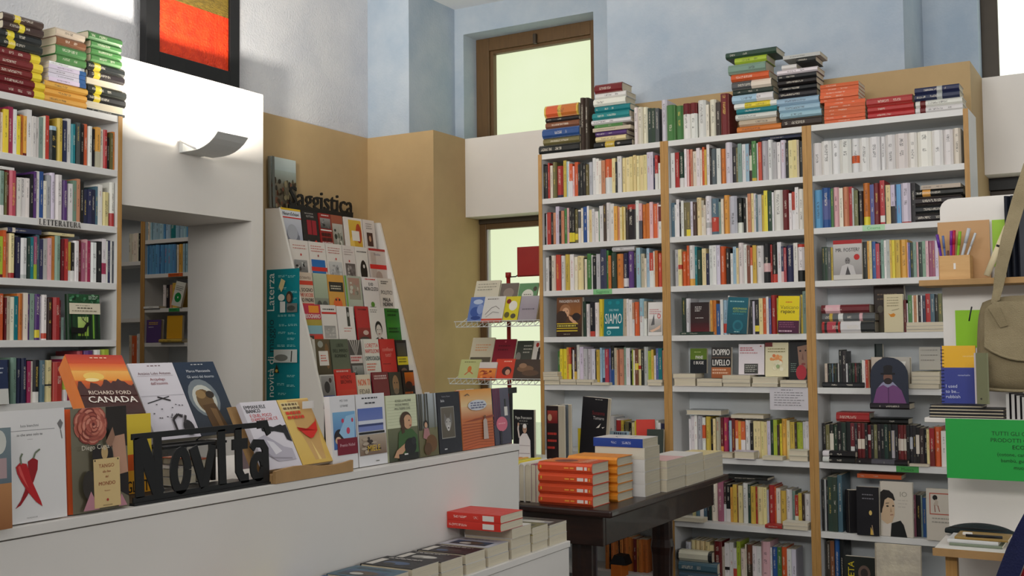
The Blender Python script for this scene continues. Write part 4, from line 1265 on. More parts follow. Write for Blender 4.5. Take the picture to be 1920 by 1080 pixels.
FO = 'face-out books in the bookcases'
face_a(1043, 1091, 558, 632, 6.012, ZS[4], 0.022, (50, 36, 30), 'brown portrait cover with yellow bands, fourth row of the window-side bookcase', FO, c_hack)
face_a(1132, 1168, 561, 631, 6.012, ZS[4], 0.018, (14, 112, 122), 'teal cover reading SIAMO in the window-side bookcase', FO, c_siamo)
face_a(1215, 1242, 567, 630, 6.012, ZS[4], 0.018, (224, 220, 216), 'white cover with grey fin picture at the fourth row end', FO, c_shark)


def c_dark(a):
    a.rect(0, 0, 1, 0.3, (88, 20, 28), (60, 22, 26)); a.rect(0, 0.3, 1, 1, (52, 28, 28), (40, 30, 30)); a.lines(0.24, 0.6, 0.82, 3, 0.065, 0.035, (190, 184, 180), 3); a.lines(0.26, 0.72, 0.45, 1, 0.1, 0.03, (190, 184, 180), 7)


def c_tealbook(a):
    a.rect(0, 0, 1, 1, (20, 78, 92), (24, 96, 112)); a.text('ADELPHIANA', 0.6, 0.69, 0.055, (196, 206, 80), 0.7); a.text('SOTTO VUOTO', 0.6, 0.61, 0.05, (150, 190, 90), 0.66); a.lines(0.25, 0.85, 0.53, 1, 0.05, 0.022, (60, 140, 150), 3)
    a.lines(0.1, 0.85, 0.87, 1, 0.05, 0.03, (150, 196, 200), 8); a.ell(0.55, 0.22, 0.26, 0.16, (34, 110, 124)); a.ell(0.55, 0.22, 0.17, 0.1, (24, 88, 104)); a.lines(0.38, 0.7, 0.04, 1, 0.1, 0.025, (150, 190, 190), 6)


def c_vaticano(a):
    a.rect(0, 0.36, 1, 1, (226, 204, 20)); a.text('Vaticano', 0.54, 0.7, 0.1, (120, 110, 30), 0.86); a.text('rapace', 0.46, 0.59, 0.1, (40, 34, 20), 0.7, fat=0.02); a.lines(0.36, 0.66, 0.82, 1, 0.05, 0.03, (200, 90, 30), 4)
    a.rect(0, 0, 1, 0.34, (74, 22, 56)); a.lines(0.08, 0.86, 0.27, 3, 0.055, 0.022, (140, 80, 110), 9); a.lines(0.06, 0.9, 0.04, 1, 0.1, 0.035, (206, 170, 186), 2)


z4 = lying(1275, 1338, 621.5, 627.5, 6.012, 'A', ZS[4], 0.1, 'N', 'dark green book lying under the dark red cover, middle bookcase', FO, T=0.018, back=0.0)
face_a(1295, 1330, 567, 620, 6.0, z4, 0.02, (44, 26, 28), 'black and dark red cover standing on a green book, middle bookcase', FO, c_dark, lean=0.03)
face_a(1362, 1400, 559, 626, 5.995, ZS[4], 0.02, (22, 88, 104), 'petrol blue cover with yellow title, middle bookcase', FO, c_tealbook, lean=0.05, roll=0.06)
face_a(1458, 1498, 556, 626, 5.995, ZS[4], 0.022, (226, 204, 20), 'yellow cover over plum band, middle bookcase', FO, c_vaticano, lean=0.05, roll=0.03)


def c_pane(a):
    a.rect(0, 0, 1, 0.55, (20, 24, 30)); a.rect(0, 0.55, 1, 1, (92, 118, 30)); a.text('PANE', 0.55, 0.64, 0.13, WH, 0.6, squeeze=0.7, fat=0.02); a.text('E BUGIE', 0.52, 0.42, 0.12, WH, 0.72, squeeze=0.7, fat=0.02); a.lines(0.25, 0.8, 0.84, 1, 0.1, 0.025, (190, 200, 130), 2)


def c_doppio(a):
    a.rect(0, 0, 1, 0.34, (150, 84, 46), (176, 100, 56)); a.rect(0, 0.36, 1, 0.64, BK); a.rect(0, 0.68, 1, 1, (58, 56, 54)); a.text('DOPPIO', 0.5, 0.84, 0.19, WH, 0.9, squeeze=0.8, fat=0.03); a.text('LIVELLO', 0.5, 0.5, 0.19, WH, 0.92, squeeze=0.8, fat=0.03)
    a.lines(0.05, 0.95, 0.24, 2, 0.1, 0.05, (220, 180, 150), 6)


def c_whitesq(a):
    a.rect(0.22, 0.03, 0.76, 0.36, (58, 58, 56), (84, 84, 80)); a.lines(0.27, 0.72, 0.28, 4, 0.06, 0.02, (190, 190, 180), 4); a.lines(0.06, 0.7, 0.86, 2, 0.07, 0.03, (190, 90, 100), 6); a.lines(0.06, 0.8, 0.7, 1, 0.06, 0.025, (190, 120, 124), 7); a.ell(0.87, 0.93, 0.03, 0.02, (180, 40, 60))


def c_floral(a):
    r = random.Random(5)
    for i in range(16):
        a.ell(r.uniform(0.25, 0.7), r.uniform(0.42, 0.62), 0.07, 0.05, r.choice([(226, 150, 90), (232, 178, 120), (214, 120, 70)]), 9)
    for i in range(12):
        a.ell(r.uniform(0.4, 0.85), r.uniform(0.2, 0.48), 0.08, 0.06, r.choice([(232, 226, 200), (222, 214, 180), (150, 170, 120)]), 9)
    a.lines(0.12, 0.9, 0.8, 2, 0.08, 0.025, (150, 140, 100), 4); a.rect(0.0, 0.88, 0.32, 1.0, (110, 40, 40))


def c_face(a):
    a.rect(0, 0, 1, 1, (18, 22, 22), (34, 34, 36)); a.poly([(0.45, 0.85), (0.55, 0.35), (0.9, 0.22), (1, 0.3), (1, 0.9)], (150, 116, 98)); a.ell(0.62, 0.74, 0.06, 0.025, (36, 26, 24)); a.ell(0.92, 0.75, 0.05, 0.022, (36, 26, 24)); a.poly([(0.76, 0.7), (0.7, 0.52), (0.82, 0.5)], (118, 86, 72)); a.ell(0.8, 0.4, 0.12, 0.03, (130, 62, 60))
    a.ell(0.68, 0.18, 0.3, 0.2, (170, 44, 56)); a.lines(0.08, 0.45, 0.4, 5, 0.05, 0.02, (110, 130, 120), 5)


z5 = ZS[5]
for (p0, p1, yt, T, c, lab, d), zs_ in zip(((1294, 1325, 654, 0.02, (60, 80, 30), 'green and black cover reading PANE E BUGIE', c_pane), (1334, 1370, 652, 0.03, (90, 70, 56), 'black cover reading DOPPIO LIVELLO above a brown strip', c_doppio), (1385, 1433, 646, 0.02, (222, 214, 218), 'white cover with dark square picture in the middle bookcase', c_whitesq), (1435, 1478, 643, 0.02, (220, 212, 176), 'cream floral cover in the middle bookcase', c_floral), (1480, 1513, 640, 0.02, (26, 28, 28), 'black cover with a close-up face beside the beech upright', c_face)), (STK1, STK2, STK3, STK4, STK5)):
    face_a(p0, p1, yt, 705, 6.06, zs_, T, c, lab, FO, d, lean=0.08)


def c_foster(a):
    a.rect(0, 0, 1, 0.12, (206, 202, 196)); a.rect(0, 0.12, 1, 0.88, (150, 146, 144), (198, 194, 190)); a.rect(0, 0.9, 1, 1, (164, 30, 32)); a.text('MR. FOSTER?', 0.5, 0.75, 0.09, (40, 38, 40), 0.86, squeeze=0.8, fat=0.015)
    a.ell(0.5, 0.47, 0.09, 0.09, (120, 116, 114)); a.poly([(0.22, 0.12), (0.3, 0.34), (0.5, 0.4), (0.7, 0.34), (0.78, 0.12)], (196, 192, 190)); a.poly([(0.42, 0.12), (0.5, 0.34), (0.6, 0.12)], (70, 68, 68)); a.ell(0.82, 0.56, 0.1, 0.075, (186, 34, 30))
    a.ell(0.46, 0.48, 0.018, 0.012, (40, 38, 38)); a.ell(0.54, 0.48, 0.018, 0.012, (40, 38, 38))


def c_bird(a):
    a.poly([(0.2, 0.5), (0.34, 0.4), (0.52, 0.4), (0.6, 0.46), (0.5, 0.5), (0.32, 0.47)], (206, 128, 20)); a.lines(0.15, 0.8, 0.9, 4, 0.07, 0.02, (150, 140, 110), 8); a.line([(0.4, 0.57), (0.7, 0.6), (0.8, 0.62)], 0.02, (110, 100, 80))


def c_disc(a):
    a.rect(0, 0, 1, 1, (176, 170, 158), (186, 180, 170)); a.ell(0.12, 1.0, 0.34, 0.42, (200, 186, 170), a0=180, a1=360); a.ell(0.36, 0.86, 0.1, 0.26, (70, 64, 60))
    for x0, x1 in ((0.32, 0.46), (0.5, 0.6), (0.72, 0.9)):
        a.poly([(x0, 0.86), (x1, 0.86), (x1 - 0.03, 0.7), (x0 + 0.06, 0.6)], (226, 224, 216))


face_a(1563, 1617, 450, 523, 6.0, ZS[3], 0.02, (200, 196, 190), 'grey cover reading MR. FOSTER with red top and dot', FO, c_foster, lean=0.03)
face_a(1641, 1696, 536, 622, 6.12, ZS[4], 0.05, (50, 38, 32), 'dark brown boxed book behind the cream bird cover', FO, lambda a: (a.rect(0, 0, 1, 0.45, (70, 66, 44), (60, 44, 36)), a.lines(0.1, 0.8, 0.8, 2, 0.1, 0.03, (110, 90, 70), 3), a.ell(0.2, 0.5, 0.1, 0.08, (90, 84, 70))), lean=0.02, maxh=0.25)
face_a(1659, 1694, 552, 621, 6.0, ZS[4], 0.03, (206, 194, 158), 'narrow cream cover with small orange bird', FO, c_bird, lean=0.03)
face_a(1635, 1707, 670, 723, 6.03, ZS[5], 0.045, (180, 172, 160), 'wide grey boxed book behind the arched portrait card', FO, c_disc, lean=0.02)
face_a(1642, 1656, 645, 722, 6.15, ZS[5], 0.03, (34, 46, 44), 'tall black book standing behind the wide grey box', FO, None, lean=0.02)
face_a(1724, 1764, 651, 694, 6.06, px(1735, 694, Y=6.0).z - 0.001, 0.02, (176, 172, 162), 'grey cover standing on the ivory page stack', FO, lambda a: a.lines(0.08, 0.9, 0.85, 3, 0.22, 0.03, (120, 116, 110), 4), lean=0.03)


def c_blackbk(a):
    a.lines(0.25, 0.75, 0.83, 2, 0.08, 0.022, (120, 118, 124), 3); a.ell(0.62, 0.47, 0.07, 0.05, (220, 190, 110)); a.poly([(0.6, 0.02), (0.62, 0.18), (0.7, 0.1), (0.72, 0.02)], (214, 176, 84)); a.line([(0.74, 0.02), (0.68, 0.22)], 0.03, (190, 160, 130))


def c_io(a):
    a.text('IO', 0.72, 0.78, 0.09, (150, 146, 130), 0.3); a.lines(0.55, 0.9, 0.66, 3, 0.06, 0.016, (190, 182, 170), 5)
    a.poly([(0.3, 0.0), (0.34, 0.24), (0.62, 0.3), (0.72, 0.22), (0.82, 0.0)], (24, 26, 26)); a.poly([(0.05, 0.0), (0.05, 0.22), (0.22, 0.24), (0.34, 0.28), (0.3, 0.0)], (214, 206, 196))
    a.poly([(0.02, 0.3), (0.2, 0.22), (0.36, 0.26), (0.44, 0.4), (0.44, 0.6), (0.36, 0.72), (0.02, 0.74)], (206, 178, 146)); a.poly([(0.0, 0.42), (0.0, 0.8), (0.1, 0.85), (0.28, 0.84), (0.4, 0.78), (0.46, 0.67), (0.42, 0.655), (0.36, 0.69), (0.24, 0.71), (0.13, 0.66), (0.1, 0.56), (0.06, 0.5), (0.04, 0.42)], (34, 30, 28))
    a.ell(0.22, 0.55, 0.04, 0.016, (40, 34, 30)); a.ell(0.4, 0.56, 0.03, 0.016, (40, 34, 30)); a.line([(0.16, 0.6), (0.27, 0.61)], 0.02, (50, 42, 36)); a.line([(0.3, 0.39), (0.4, 0.4)], 0.025, (150, 96, 84)); a.poly([(0.32, 0.54), (0.36, 0.45), (0.3, 0.44)], (178, 146, 116))


def c_frame(a):
    for q in ((0.12, 0.5, 0.98, 0.52), (0.12, 0.9, 0.98, 0.92), (0.12, 0.5, 0.15, 0.92)):
        a.rect(*q, (176, 84, 66))
    a.ell(0.32, 0.83, 0.09, 0.05, BK); a.poly([(0.26, 0.68), (0.34, 0.8), (0.44, 0.76), (0.42, 0.66)], (186, 172, 156)); a.line([(0.3, 0.68), (0.32, 0.55)], 0.03, (150, 90, 74)); a.line([(0.42, 0.68), (0.48, 0.56)], 0.03, (150, 90, 74)); a.lines(0.2, 0.85, 0.42, 2, 0.07, 0.02, (150, 146, 136), 3)


z7 = ZS[7]
faceout(0.145, 0.225, 0.05, (px(1590, 985, Y=6.0).x, 6.02, z7), math.radians(28), 0.0, (28, 26, 30), 'thick black book standing half turned in the seventh row', FO, None)
face_a(1607, 1649, 914, 996, 5.985, z7, 0.022, (26, 25, 30), 'black cover with small gold figure in the seventh row', FO, c_blackbk, lean=0.03)
face_a(1652, 1712, 905, 998, 6.01, z7, 0.03, (208, 200, 186), 'white cover reading IO with a dark-haired man', FO, c_io, lean=0.04)
face_a(1738, 1790, 918, 1000, 5.99, z7, 0.025, (202, 194, 180), 'white cover with red-framed sketch in the seventh row', FO, c_frame, lean=0.03)
lying(1607, 1690, 886, 894, 6.06, 'A', z7 + 0.29, 0.12, 'o', 'orange book lying on top of the seventh row, bag-side bookcase', FO, T=0.022)
face_a(1584, 1641, 1045, 1095, 6.01, 0.20, 0.03, (36, 40, 36), 'dark cover with yellow letters in the bottom row', FO, lambda a: (a.text('META', 0.22, 0.6, 0.2, (206, 186, 40), 0.6, vertical=True), a.ell(0.65, 0.6, 0.2, 0.2, (110, 90, 80)), a.ell(0.65, 0.6, 0.12, 0.12, (60, 50, 48))), lean=0.02, maxh=0.22)
sp = face_a(1642, 1727, 1020, 1100, 5.93, 0.20, 0.03, (190, 180, 150), 'shiny foil-wrapped cream book at the front of the bottom shelf', FO, None, lean=0.04, maxh=0.3)
sp.data.materials.clear(); sp.data.materials.append(M['silver'])

# ---- green deer cover in the doorway bookcase
def c_deer(a):
    a.rect(0, 0, 1, 1, (24, 50, 28), (40, 84, 50)); a.rect(0.28, 0.08, 0.62, 0.5, (150, 190, 60), (190, 210, 130))
    for x, w, c in ((0.06, 0.05, (18, 32, 22)), (0.2, 0.04, (30, 60, 34)), (0.66, 0.06, (22, 40, 26)), (0.76, 0.05, (120, 170, 60)), (0.86, 0.08, (20, 36, 24)), (0.54, 0.02, (90, 130, 50))):
        a.rect(x, 0.02, x + w, 0.56, c)
    r = random.Random(9)
    for i in range(26):
        a.ell(r.random(), r.uniform(0.78, 1.0), 0.05, 0.03, r.choice([(40, 90, 56), (70, 130, 90), (20, 44, 28), (120, 170, 130)]), 7)
    a.rect(-0.02, 0.56, 1.0, 0.8, (220, 210, 186)); a.lines(0.2, 0.8, 0.74, 1, 0.1, 0.014, (140, 130, 110), 2); a.lines(0.25, 0.75, 0.68, 1, 0.1, 0.024, (90, 84, 70), 3); a.lines(0.08, 0.9, 0.62, 1, 0.1, 0.018, (140, 130, 110), 4)
    d = (16, 16, 14)
    a.poly([(0.02, 0.22), (0.06, 0.28), (0.2, 0.26), (0.42, 0.26), (0.5, 0.32), (0.56, 0.28), (0.52, 0.18), (0.4, 0.13), (0.14, 0.14), (0.04, 0.14)], d)
    for x in (0.08, 0.16, 0.36, 0.44):
        a.line([(x, 0.16), (x - 0.01, 0.02)], 0.035, d)
    a.poly([(0.46, 0.3), (0.54, 0.38), (0.64, 0.37), (0.62, 0.33), (0.56, 0.28)], d)
    a.line([(0.52, 0.37), (0.4, 0.44), (0.36, 0.52)], 0.02, d); a.line([(0.58, 0.38), (0.66, 0.44), (0.68, 0.53)], 0.02, d); a.line([(0.42, 0.43), (0.46, 0.5)], 0.015, d); a.line([(0.65, 0.43), (0.6, 0.5)], 0.015, d)
    a.lines(0.6, 0.95, 0.95, 3, 0.03, 0.012, (190, 210, 190), 5)


face_b(130, 188, 551, 636, -4.535, ZS[4], 0.03, (30, 56, 34), 'green forest cover with a black stag in the doorway bookcase', 'face-out books in the doorway bookcase', c_deer, lean=0.05)
face_b(-14, 17, 672, 755, -4.515, ZS[5], 0.02, (206, 206, 200), 'white and navy cover leaning at the photo edge, doorway bookcase', 'face-out books in the doorway bookcase', lambda a: (a.rect(0, 0.35, 1, 1, (40, 52, 84)), a.lines(0.2, 0.8, 0.8, 2, 0.1, 0.03, (190, 196, 206), 3)), lean=0.1)
# ---- beyond the doorway
RBG = 'face-out books beyond the doorway'
face_a(321, 339, 531, 580, 6.41, 1.877, 0.02, (206, 206, 196), 'white cover with green rosette beyond the doorway', RBG, lambda a: (a.ell(0.5, 0.36, 0.34, 0.2, (20, 130, 60), 20), a.ell(0.5, 0.36, 0.06, 0.04, WH), a.lines(0.1, 0.9, 0.8, 3, 0.07, 0.025, (120, 120, 116), 4)), lean=0.1, roll=0.2)
face_a(272, 301, 600, 645, 6.44, 1.592, 0.03, (86, 62, 116), 'violet cover with small yellow title beyond the doorway', RBG, lambda a: (a.lines(0.15, 0.8, 0.86, 2, 0.07, 0.035, (206, 170, 60), 3), a.lines(0.15, 0.5, 0.66, 1, 0.07, 0.035, (200, 190, 206), 4)), lean=0.04)
face_a(312, 341, 592, 640, 6.45, 1.6225, 0.02, (214, 160, 30), 'golden yellow cover beyond the doorway', RBG, None, lean=0.04)
lying(298, 341, 636, 647, 6.40, 'A', 1.592, 0.12, 'Y', 'mustard book lying below the golden cover beyond the doorway', RBG, T=0.028)
lying(266, 298, 571, 578, 6.41, 'A', 1.877, 0.08, 'w', 'white book lying flat at the third shelf beyond the doorway', RBG, T=0.018)


# ------------------------------------------------------------------ face-out books on the stepped rack
RG = 'face-out books on the white stepped rack'
GP = [(60, 60, 60), (150, 148, 146), (104, 102, 100), (190, 188, 184), (40, 40, 42)]


def cov(*fs):
    def d(a):
        for f in fs:
            f(a)
    return d


T_ = lambda s, y, h, c, mw=0.88, x=0.5, fat=0.0: (lambda a: a.text(s, x, y, h, c, mw, fat=fat, squeeze=0.85))
Rr = lambda x0, y0, x1, y1, c, t=None: (lambda a: a.rect(x0, y0, x1, y1, c, t))
Ln = lambda x0, x1, y, n, dy, h, c, s=1: (lambda a: a.lines(x0, x1, y, n, dy, h, c, s))
El = lambda x, y, rx, ry, c: (lambda a: a.ell(x, y, rx, ry, c))
Ph = photo_block

rack = [
    # row 1
    [(520, 565, 375, (214, 216, 222), 'white cover reading NeuroSchiavi with grey bald head', cov(Rr(0, 0, 1, 0.78, (150, 156, 176), (196, 198, 206)), Rr(0, 0.95, 1, 1, (220, 180, 40)), T_('NeuroSchiavi', 0.87, 0.085, BK, 0.92, fat=0.02), Rr(0, 0.76, 1, 0.79, RD), El(0.5, 0.34, 0.3, 0.26, (126, 128, 138)), El(0.5, 0.42, 0.26, 0.2, (166, 168, 176)), El(0.21, 0.3, 0.05, 0.07, (120, 122, 132)), El(0.79, 0.3, 0.05, 0.07, (120, 122, 132)))),
     (566, 597, 382, (36, 32, 32), 'black cover with red blocks and red kneeling figure', cov(Ln(0.2, 0.9, 0.93, 1, 0.1, 0.025, (150, 146, 140), 2), T_('ROTTAMI', 0.87, 0.05, (190, 186, 180), 0.7), Rr(0.28, 0.42, 0.55, 0.78, (150, 32, 44)), Rr(0.58, 0.42, 0.85, 0.78, (150, 32, 44)), El(0.3, 0.2, 0.12, 0.08, (110, 108, 106)), lambda a: a.poly([(0.45, 0.02), (0.55, 0.2), (0.75, 0.3), (0.88, 0.22), (0.8, 0.1), (0.9, 0.02)], (206, 50, 36)))),
     (599, 621, 392, (150, 38, 36), 'red cover with castle photograph on the top tier', cov(Ln(0.2, 0.85, 0.94, 1, 0.1, 0.025, WH, 3), Ph(0.06, 0.62, 0.94, 0.88, GP, 4, 8), Rr(0.02, 0.56, 0.98, 0.59, WH), Ln(0.08, 0.92, 0.42, 2, 0.12, 0.09, (60, 28, 26), 7), T_('RICATTO', 0.22, 0.11, WH, 0.9, fat=0.02))),
     (622, 643, 398, (150, 92, 72), 'brown cover with soldiers photograph on the top tier', cov(Rr(0, 0.8, 1, 1, (154, 84, 62)), Ph(0.03, 0.05, 0.97, 0.78, [(110, 112, 96), (180, 176, 166), (50, 56, 50), (206, 202, 192)], 6, 12))),
     (646, 680, 393, (222, 214, 206), 'white cover with yellow and red painting', cov(Rr(0.22, 0.08, 0.92, 0.94, (206, 160, 50), (214, 176, 70)), El(0.75, 0.6, 0.16, 0.26, (176, 70, 40)), El(0.35, 0.3, 0.12, 0.2, (226, 190, 90)), Rr(0.36, 0.4, 0.78, 0.66, (226, 220, 210)), Rr(0.22, 0.06, 0.92, 0.2, (40, 32, 26)))),
     (682, 703, 404, (214, 206, 200), 'white cover with small dark portrait at the top tier end', cov(Ln(0.2, 0.8, 0.88, 3, 0.06, 0.025, (150, 140, 136), 3), Rr(0.2, 0.3, 0.72, 0.66, (70, 44, 40)), El(0.46, 0.5, 0.1, 0.08, (190, 150, 120)), Rr(0.2, 0.08, 0.9, 0.2, (44, 62, 110))))],
    # row 2
    [(544, 579, 446, (218, 210, 202), 'first cream cover with grey group photograph', cov(Ln(0.15, 0.9, 0.86, 2, 0.07, 0.02, (190, 120, 110), 3), El(0.55, 0.65, 0.04, 0.03, RD), Ph(0.15, 0.05, 0.85, 0.52, GP, 3))),
     (580, 611, 452, (218, 210, 202), 'cream cover with blue picture and red strip', cov(Ln(0.1, 0.9, 0.88, 3, 0.06, 0.02, (200, 110, 100), 5), El(0.5, 0.66, 0.04, 0.03, (150, 60, 60)), Rr(0.05, 0.1, 0.88, 0.56, (40, 110, 170), (30, 100, 170)), Rr(0.02, 0.28, 0.98, 0.38, RD), El(0.45, 0.14, 0.3, 0.06, (150, 150, 90)))),
     (612, 642, 455, (218, 210, 202), 'second cream cover with grey monument photograph', cov(Ln(0.1, 0.9, 0.88, 3, 0.06, 0.02, (190, 120, 110), 8), El(0.55, 0.62, 0.04, 0.03, RD), Ph(0.08, 0.05, 0.9, 0.55, [(150, 148, 148), (196, 194, 192), (110, 108, 108)], 5))),
     (643, 666, 459, (214, 204, 198), 'cream cover with brownish crowd photograph', cov(Ln(0.1, 0.9, 0.88, 3, 0.06, 0.02, (170, 150, 146), 2), El(0.45, 0.6, 0.05, 0.03, RD), Ph(0.1, 0.05, 0.9, 0.54, [(150, 140, 136), (90, 80, 78), (190, 180, 172)], 8))),
     (667, 690, 462, (220, 214, 206), 'cream cover with black silhouette portrait', cov(Ln(0.1, 0.95, 0.86, 1, 0.07, 0.03, (90, 84, 80), 4), El(0.55, 0.36, 0.28, 0.3, (28, 26, 26)), El(0.58, 0.5, 0.08, 0.05, (214, 208, 200)), Rr(0.4, 0.06, 0.62, 0.24, (28, 26, 26)))),
     (692, 729, 462, (206, 194, 186), 'pinkish cellophaned cover with red strip', cov(Rr(0.02, 0.05, 0.95, 0.95, (196, 182, 172), (206, 196, 190)), Rr(0.1, 0.1, 0.4, 0.9, (186, 170, 160)), T_('Rinaldina', 0.85, 0.06, (90, 80, 110), 0.8), Rr(0.0, 0.46, 1, 0.58, (206, 40, 38)), El(0.5, 0.25, 0.2, 0.16, (170, 150, 138)), Rr(0, 0.94, 1, 1, (170, 50, 50))))],
    # row 3
    [(556, 587, 505, (206, 186, 166), 'beige cover reading IL SOGNO in black and red', cov(Rr(0, 0.7, 1, 0.8, (206, 60, 40)), T_('LUCA TARANTELLI', 0.87, 0.06, (80, 50, 40), 0.8), T_('IL SOGNO', 0.58, 0.09, BK, 0.92, fat=0.02), T_('CHE UCCISE', 0.46, 0.08, (206, 60, 40), 0.9, fat=0.02), T_('MIO PADRE', 0.34, 0.09, BK, 0.92, fat=0.02), Rr(0.05, 0.24, 0.95, 0.26, (206, 60, 40)), Ln(0.05, 0.95, 0.14, 2, 0.06, 0.03, (130, 110, 90), 2))),
     (588, 614, 510, (150, 160, 140), 'misty green cover with dark hills', cov(Rr(0, 0, 1, 0.4, (90, 94, 84), (130, 134, 120)), Rr(0, 0.4, 1, 1, (150, 160, 138), (176, 186, 160)), El(0.3, 0.18, 0.2, 0.16, (66, 66, 62)), El(0.7, 0.22, 0.2, 0.12, (80, 80, 74)))),
     (615, 645, 516, (206, 150, 66), 'ochre cover with black label and orange fox', cov(Rr(0.05, 0.58, 0.95, 0.82, (44, 36, 32)), Ln(0.15, 0.8, 0.7, 2, 0.06, 0.03, (200, 190, 170), 3), El(0.5, 0.24, 0.28, 0.2, (216, 96, 40)), El(0.4, 0.38, 0.06, 0.03, (60, 36, 30)), El(0.6, 0.38, 0.06, 0.03, (60, 36, 30)), Rr(0.35, 0.02, 0.65, 0.14, (206, 80, 36)))),
     (647, 678, 517, (170, 176, 160), 'grey green cover with faded faces', cov(Rr(0, 0, 0.1, 1, (110, 160, 70)), Ph(0.2, 0.4, 0.9, 0.95, [(150, 146, 130), (170, 130, 116), (190, 186, 172), (120, 116, 104)], 6), Rr(0.2, 0.05, 0.95, 0.4, (166, 172, 156), (176, 180, 164)))),
     (681, 710, 519, (222, 214, 210), 'white cover reading E IO NON CI STO with plant pot', cov(Ln(0.15, 0.85, 0.93, 1, 0.1, 0.03, RD, 4), T_('E IO', 0.82, 0.08, BK, 0.5, fat=0.02), T_('NON CI STO', 0.7, 0.09, BK, 0.9, fat=0.02), El(0.5, 0.3, 0.12, 0.07, (90, 140, 50)), lambda a: a.poly([(0.3, 0.24), (0.7, 0.24), (0.62, 0.14), (0.38, 0.14)], (120, 116, 110)), Rr(0, 0.03, 1, 0.13, (226, 204, 40)))),
     (711, 737, 521, (214, 206, 196), 'white cover reading POLITICI MALANDRINI', cov(Ln(0.15, 0.7, 0.9, 2, 0.05, 0.03, (90, 84, 80), 3), T_('POLITICI', 0.63, 0.1, (60, 48, 44), 0.9), T_('MALA', 0.44, 0.1, BK, 0.6, 0.45, fat=0.02), T_('NDRINI', 0.32, 0.1, BK, 0.8, fat=0.02)))],
    # row 4
    [(570, 602, 568, (190, 70, 70), 'pink and yellow cover with stripes and small portrait', cov(Rr(0, 0.66, 1, 1, (186, 44, 70)), Rr(0.3, 0.8, 0.9, 0.97, (226, 140, 40)), T_('BISOGNANO', 0.72, 0.1, WH, 0.92, fat=0.02), Rr(0, 0.3, 1, 0.64, (130, 170, 180)), Rr(0.0, 0.5, 1, 0.64, (170, 150, 60)), Rr(0, 0.0, 0.45, 0.26, (60, 52, 48)), El(0.25, 0.14, 0.12, 0.08, (200, 170, 150)), Rr(0.5, 0.0, 1, 0.26, (206, 60, 40)))),
     (603, 631, 571, (218, 210, 204), 'white cover with red heading and grey picture', cov(Ln(0.1, 0.9, 0.88, 1, 0.1, 0.03, BK, 4), Rr(0.0, 0.78, 1, 0.83, RD), Ph(0.08, 0.2, 0.85, 0.5, [(176, 170, 166), (150, 146, 142), (196, 190, 186)], 4))),
     (633, 664, 575, (224, 216, 212), 'white cover with narrow black photograph', cov(Rr(0.55, 0.5, 0.72, 0.98, (50, 46, 44)), El(0.64, 0.8, 0.06, 0.06, (170, 166, 160)), Ln(0.3, 0.8, 0.44, 2, 0.07, 0.02, (200, 110, 100), 4))),
     (668, 692, 574, (176, 36, 40), 'red cover with reclining statue', cov(Ln(0.15, 0.85, 0.9, 1, 0.06, 0.04, (110, 20, 26), 4), Rr(0, 0.08, 1, 0.46, (90, 40, 40), (150, 36, 38)), El(0.62, 0.34, 0.22, 0.06, (200, 170, 160)), El(0.5, 0.16, 0.4, 0.08, (60, 50, 50)))),
     (693, 722, 577, (222, 216, 210), 'white cover with dark-haired man portrait', cov(Ln(0.05, 0.6, 0.92, 2, 0.05, 0.02, (120, 116, 110), 5), lambda a: bust(a, 0.5, 0.42, 0.32, (28, 26, 26), (206, 196, 188), (60, 58, 58)))),
     (724, 750, 579, (46, 116, 40), 'green cover at the end of the fourth tier', cov(Rr(0, 0.5, 1, 0.7, (60, 140, 44), (50, 120, 40)), Ln(0.1, 0.95, 0.9, 2, 0.1, 0.05, (24, 70, 26), 3), Ln(0.1, 0.9, 0.44, 2, 0.08, 0.04, (24, 70, 26), 6)))],
    # row 5
    [(587, 619, 630, (206, 200, 190), 'white-edged cover with brown street photograph', cov(Rr(0.14, 0.0, 1, 1, (70, 58, 40), (90, 74, 52)), El(0.45, 0.88, 0.16, 0.08, (150, 150, 140)), El(0.8, 0.6, 0.14, 0.3, (120, 84, 50)), Rr(0.3, 0.38, 0.86, 0.72, (222, 214, 206)), Ln(0.4, 0.8, 0.6, 3, 0.06, 0.025, (206, 90, 70), 2))),
     (621, 654, 632, (86, 90, 72), 'grey green cover with dark title above red base', cov(Rr(0, 0, 1, 0.28, RD), Rr(0, 0.28, 1, 1, (96, 100, 82), (84, 90, 74)), T_('LIBERI', 0.85, 0.08, (40, 46, 36), 0.7, fat=0.02), T_('DELL IMPERO', 0.72, 0.08, (40, 46, 36), 0.86, fat=0.02), T_('ROMANO', 0.6, 0.08, (40, 46, 36), 0.7, fat=0.02), Ln(0.15, 0.85, 0.21, 2, 0.08, 0.04, (222, 170, 160), 3))),
     (655, 678, 638, (120, 108, 106), 'cover with radiating stripes and white label', cov(Rr(0, 0, 1, 1, (70, 62, 62)), *[(lambda k: (lambda a: a.poly([(0.5, 0.55), (0.02 + k * 0.2, 1.0), (0.12 + k * 0.2, 1.0)], (176, 166, 162))))(k) for k in range(5)], Rr(0, 0.42, 1, 0.62, (206, 190, 186)), Ln(0.05, 0.95, 0.54, 2, 0.07, 0.04, (190, 80, 80), 3), Ph(0.05, 0.03, 0.95, 0.36, GP, 4, 8))),
     (680, 711, 635, (220, 214, 206), 'white cover with red and teal block letters', cov(T_('LORETTA', 0.84, 0.1, (206, 60, 50), 0.8, 0.55, fat=0.02), T_('NAPOLEONI', 0.7, 0.1, (206, 60, 50), 0.84, 0.55, fat=0.02), T_('DEMOCRAZIA', 0.52, 0.1, (50, 76, 84), 0.86, 0.55, fat=0.02), Ln(0.15, 0.75, 0.36, 3, 0.07, 0.035, (214, 120, 100), 4), Rr(0.0, 0, 0.06, 1, (196, 190, 184)))),
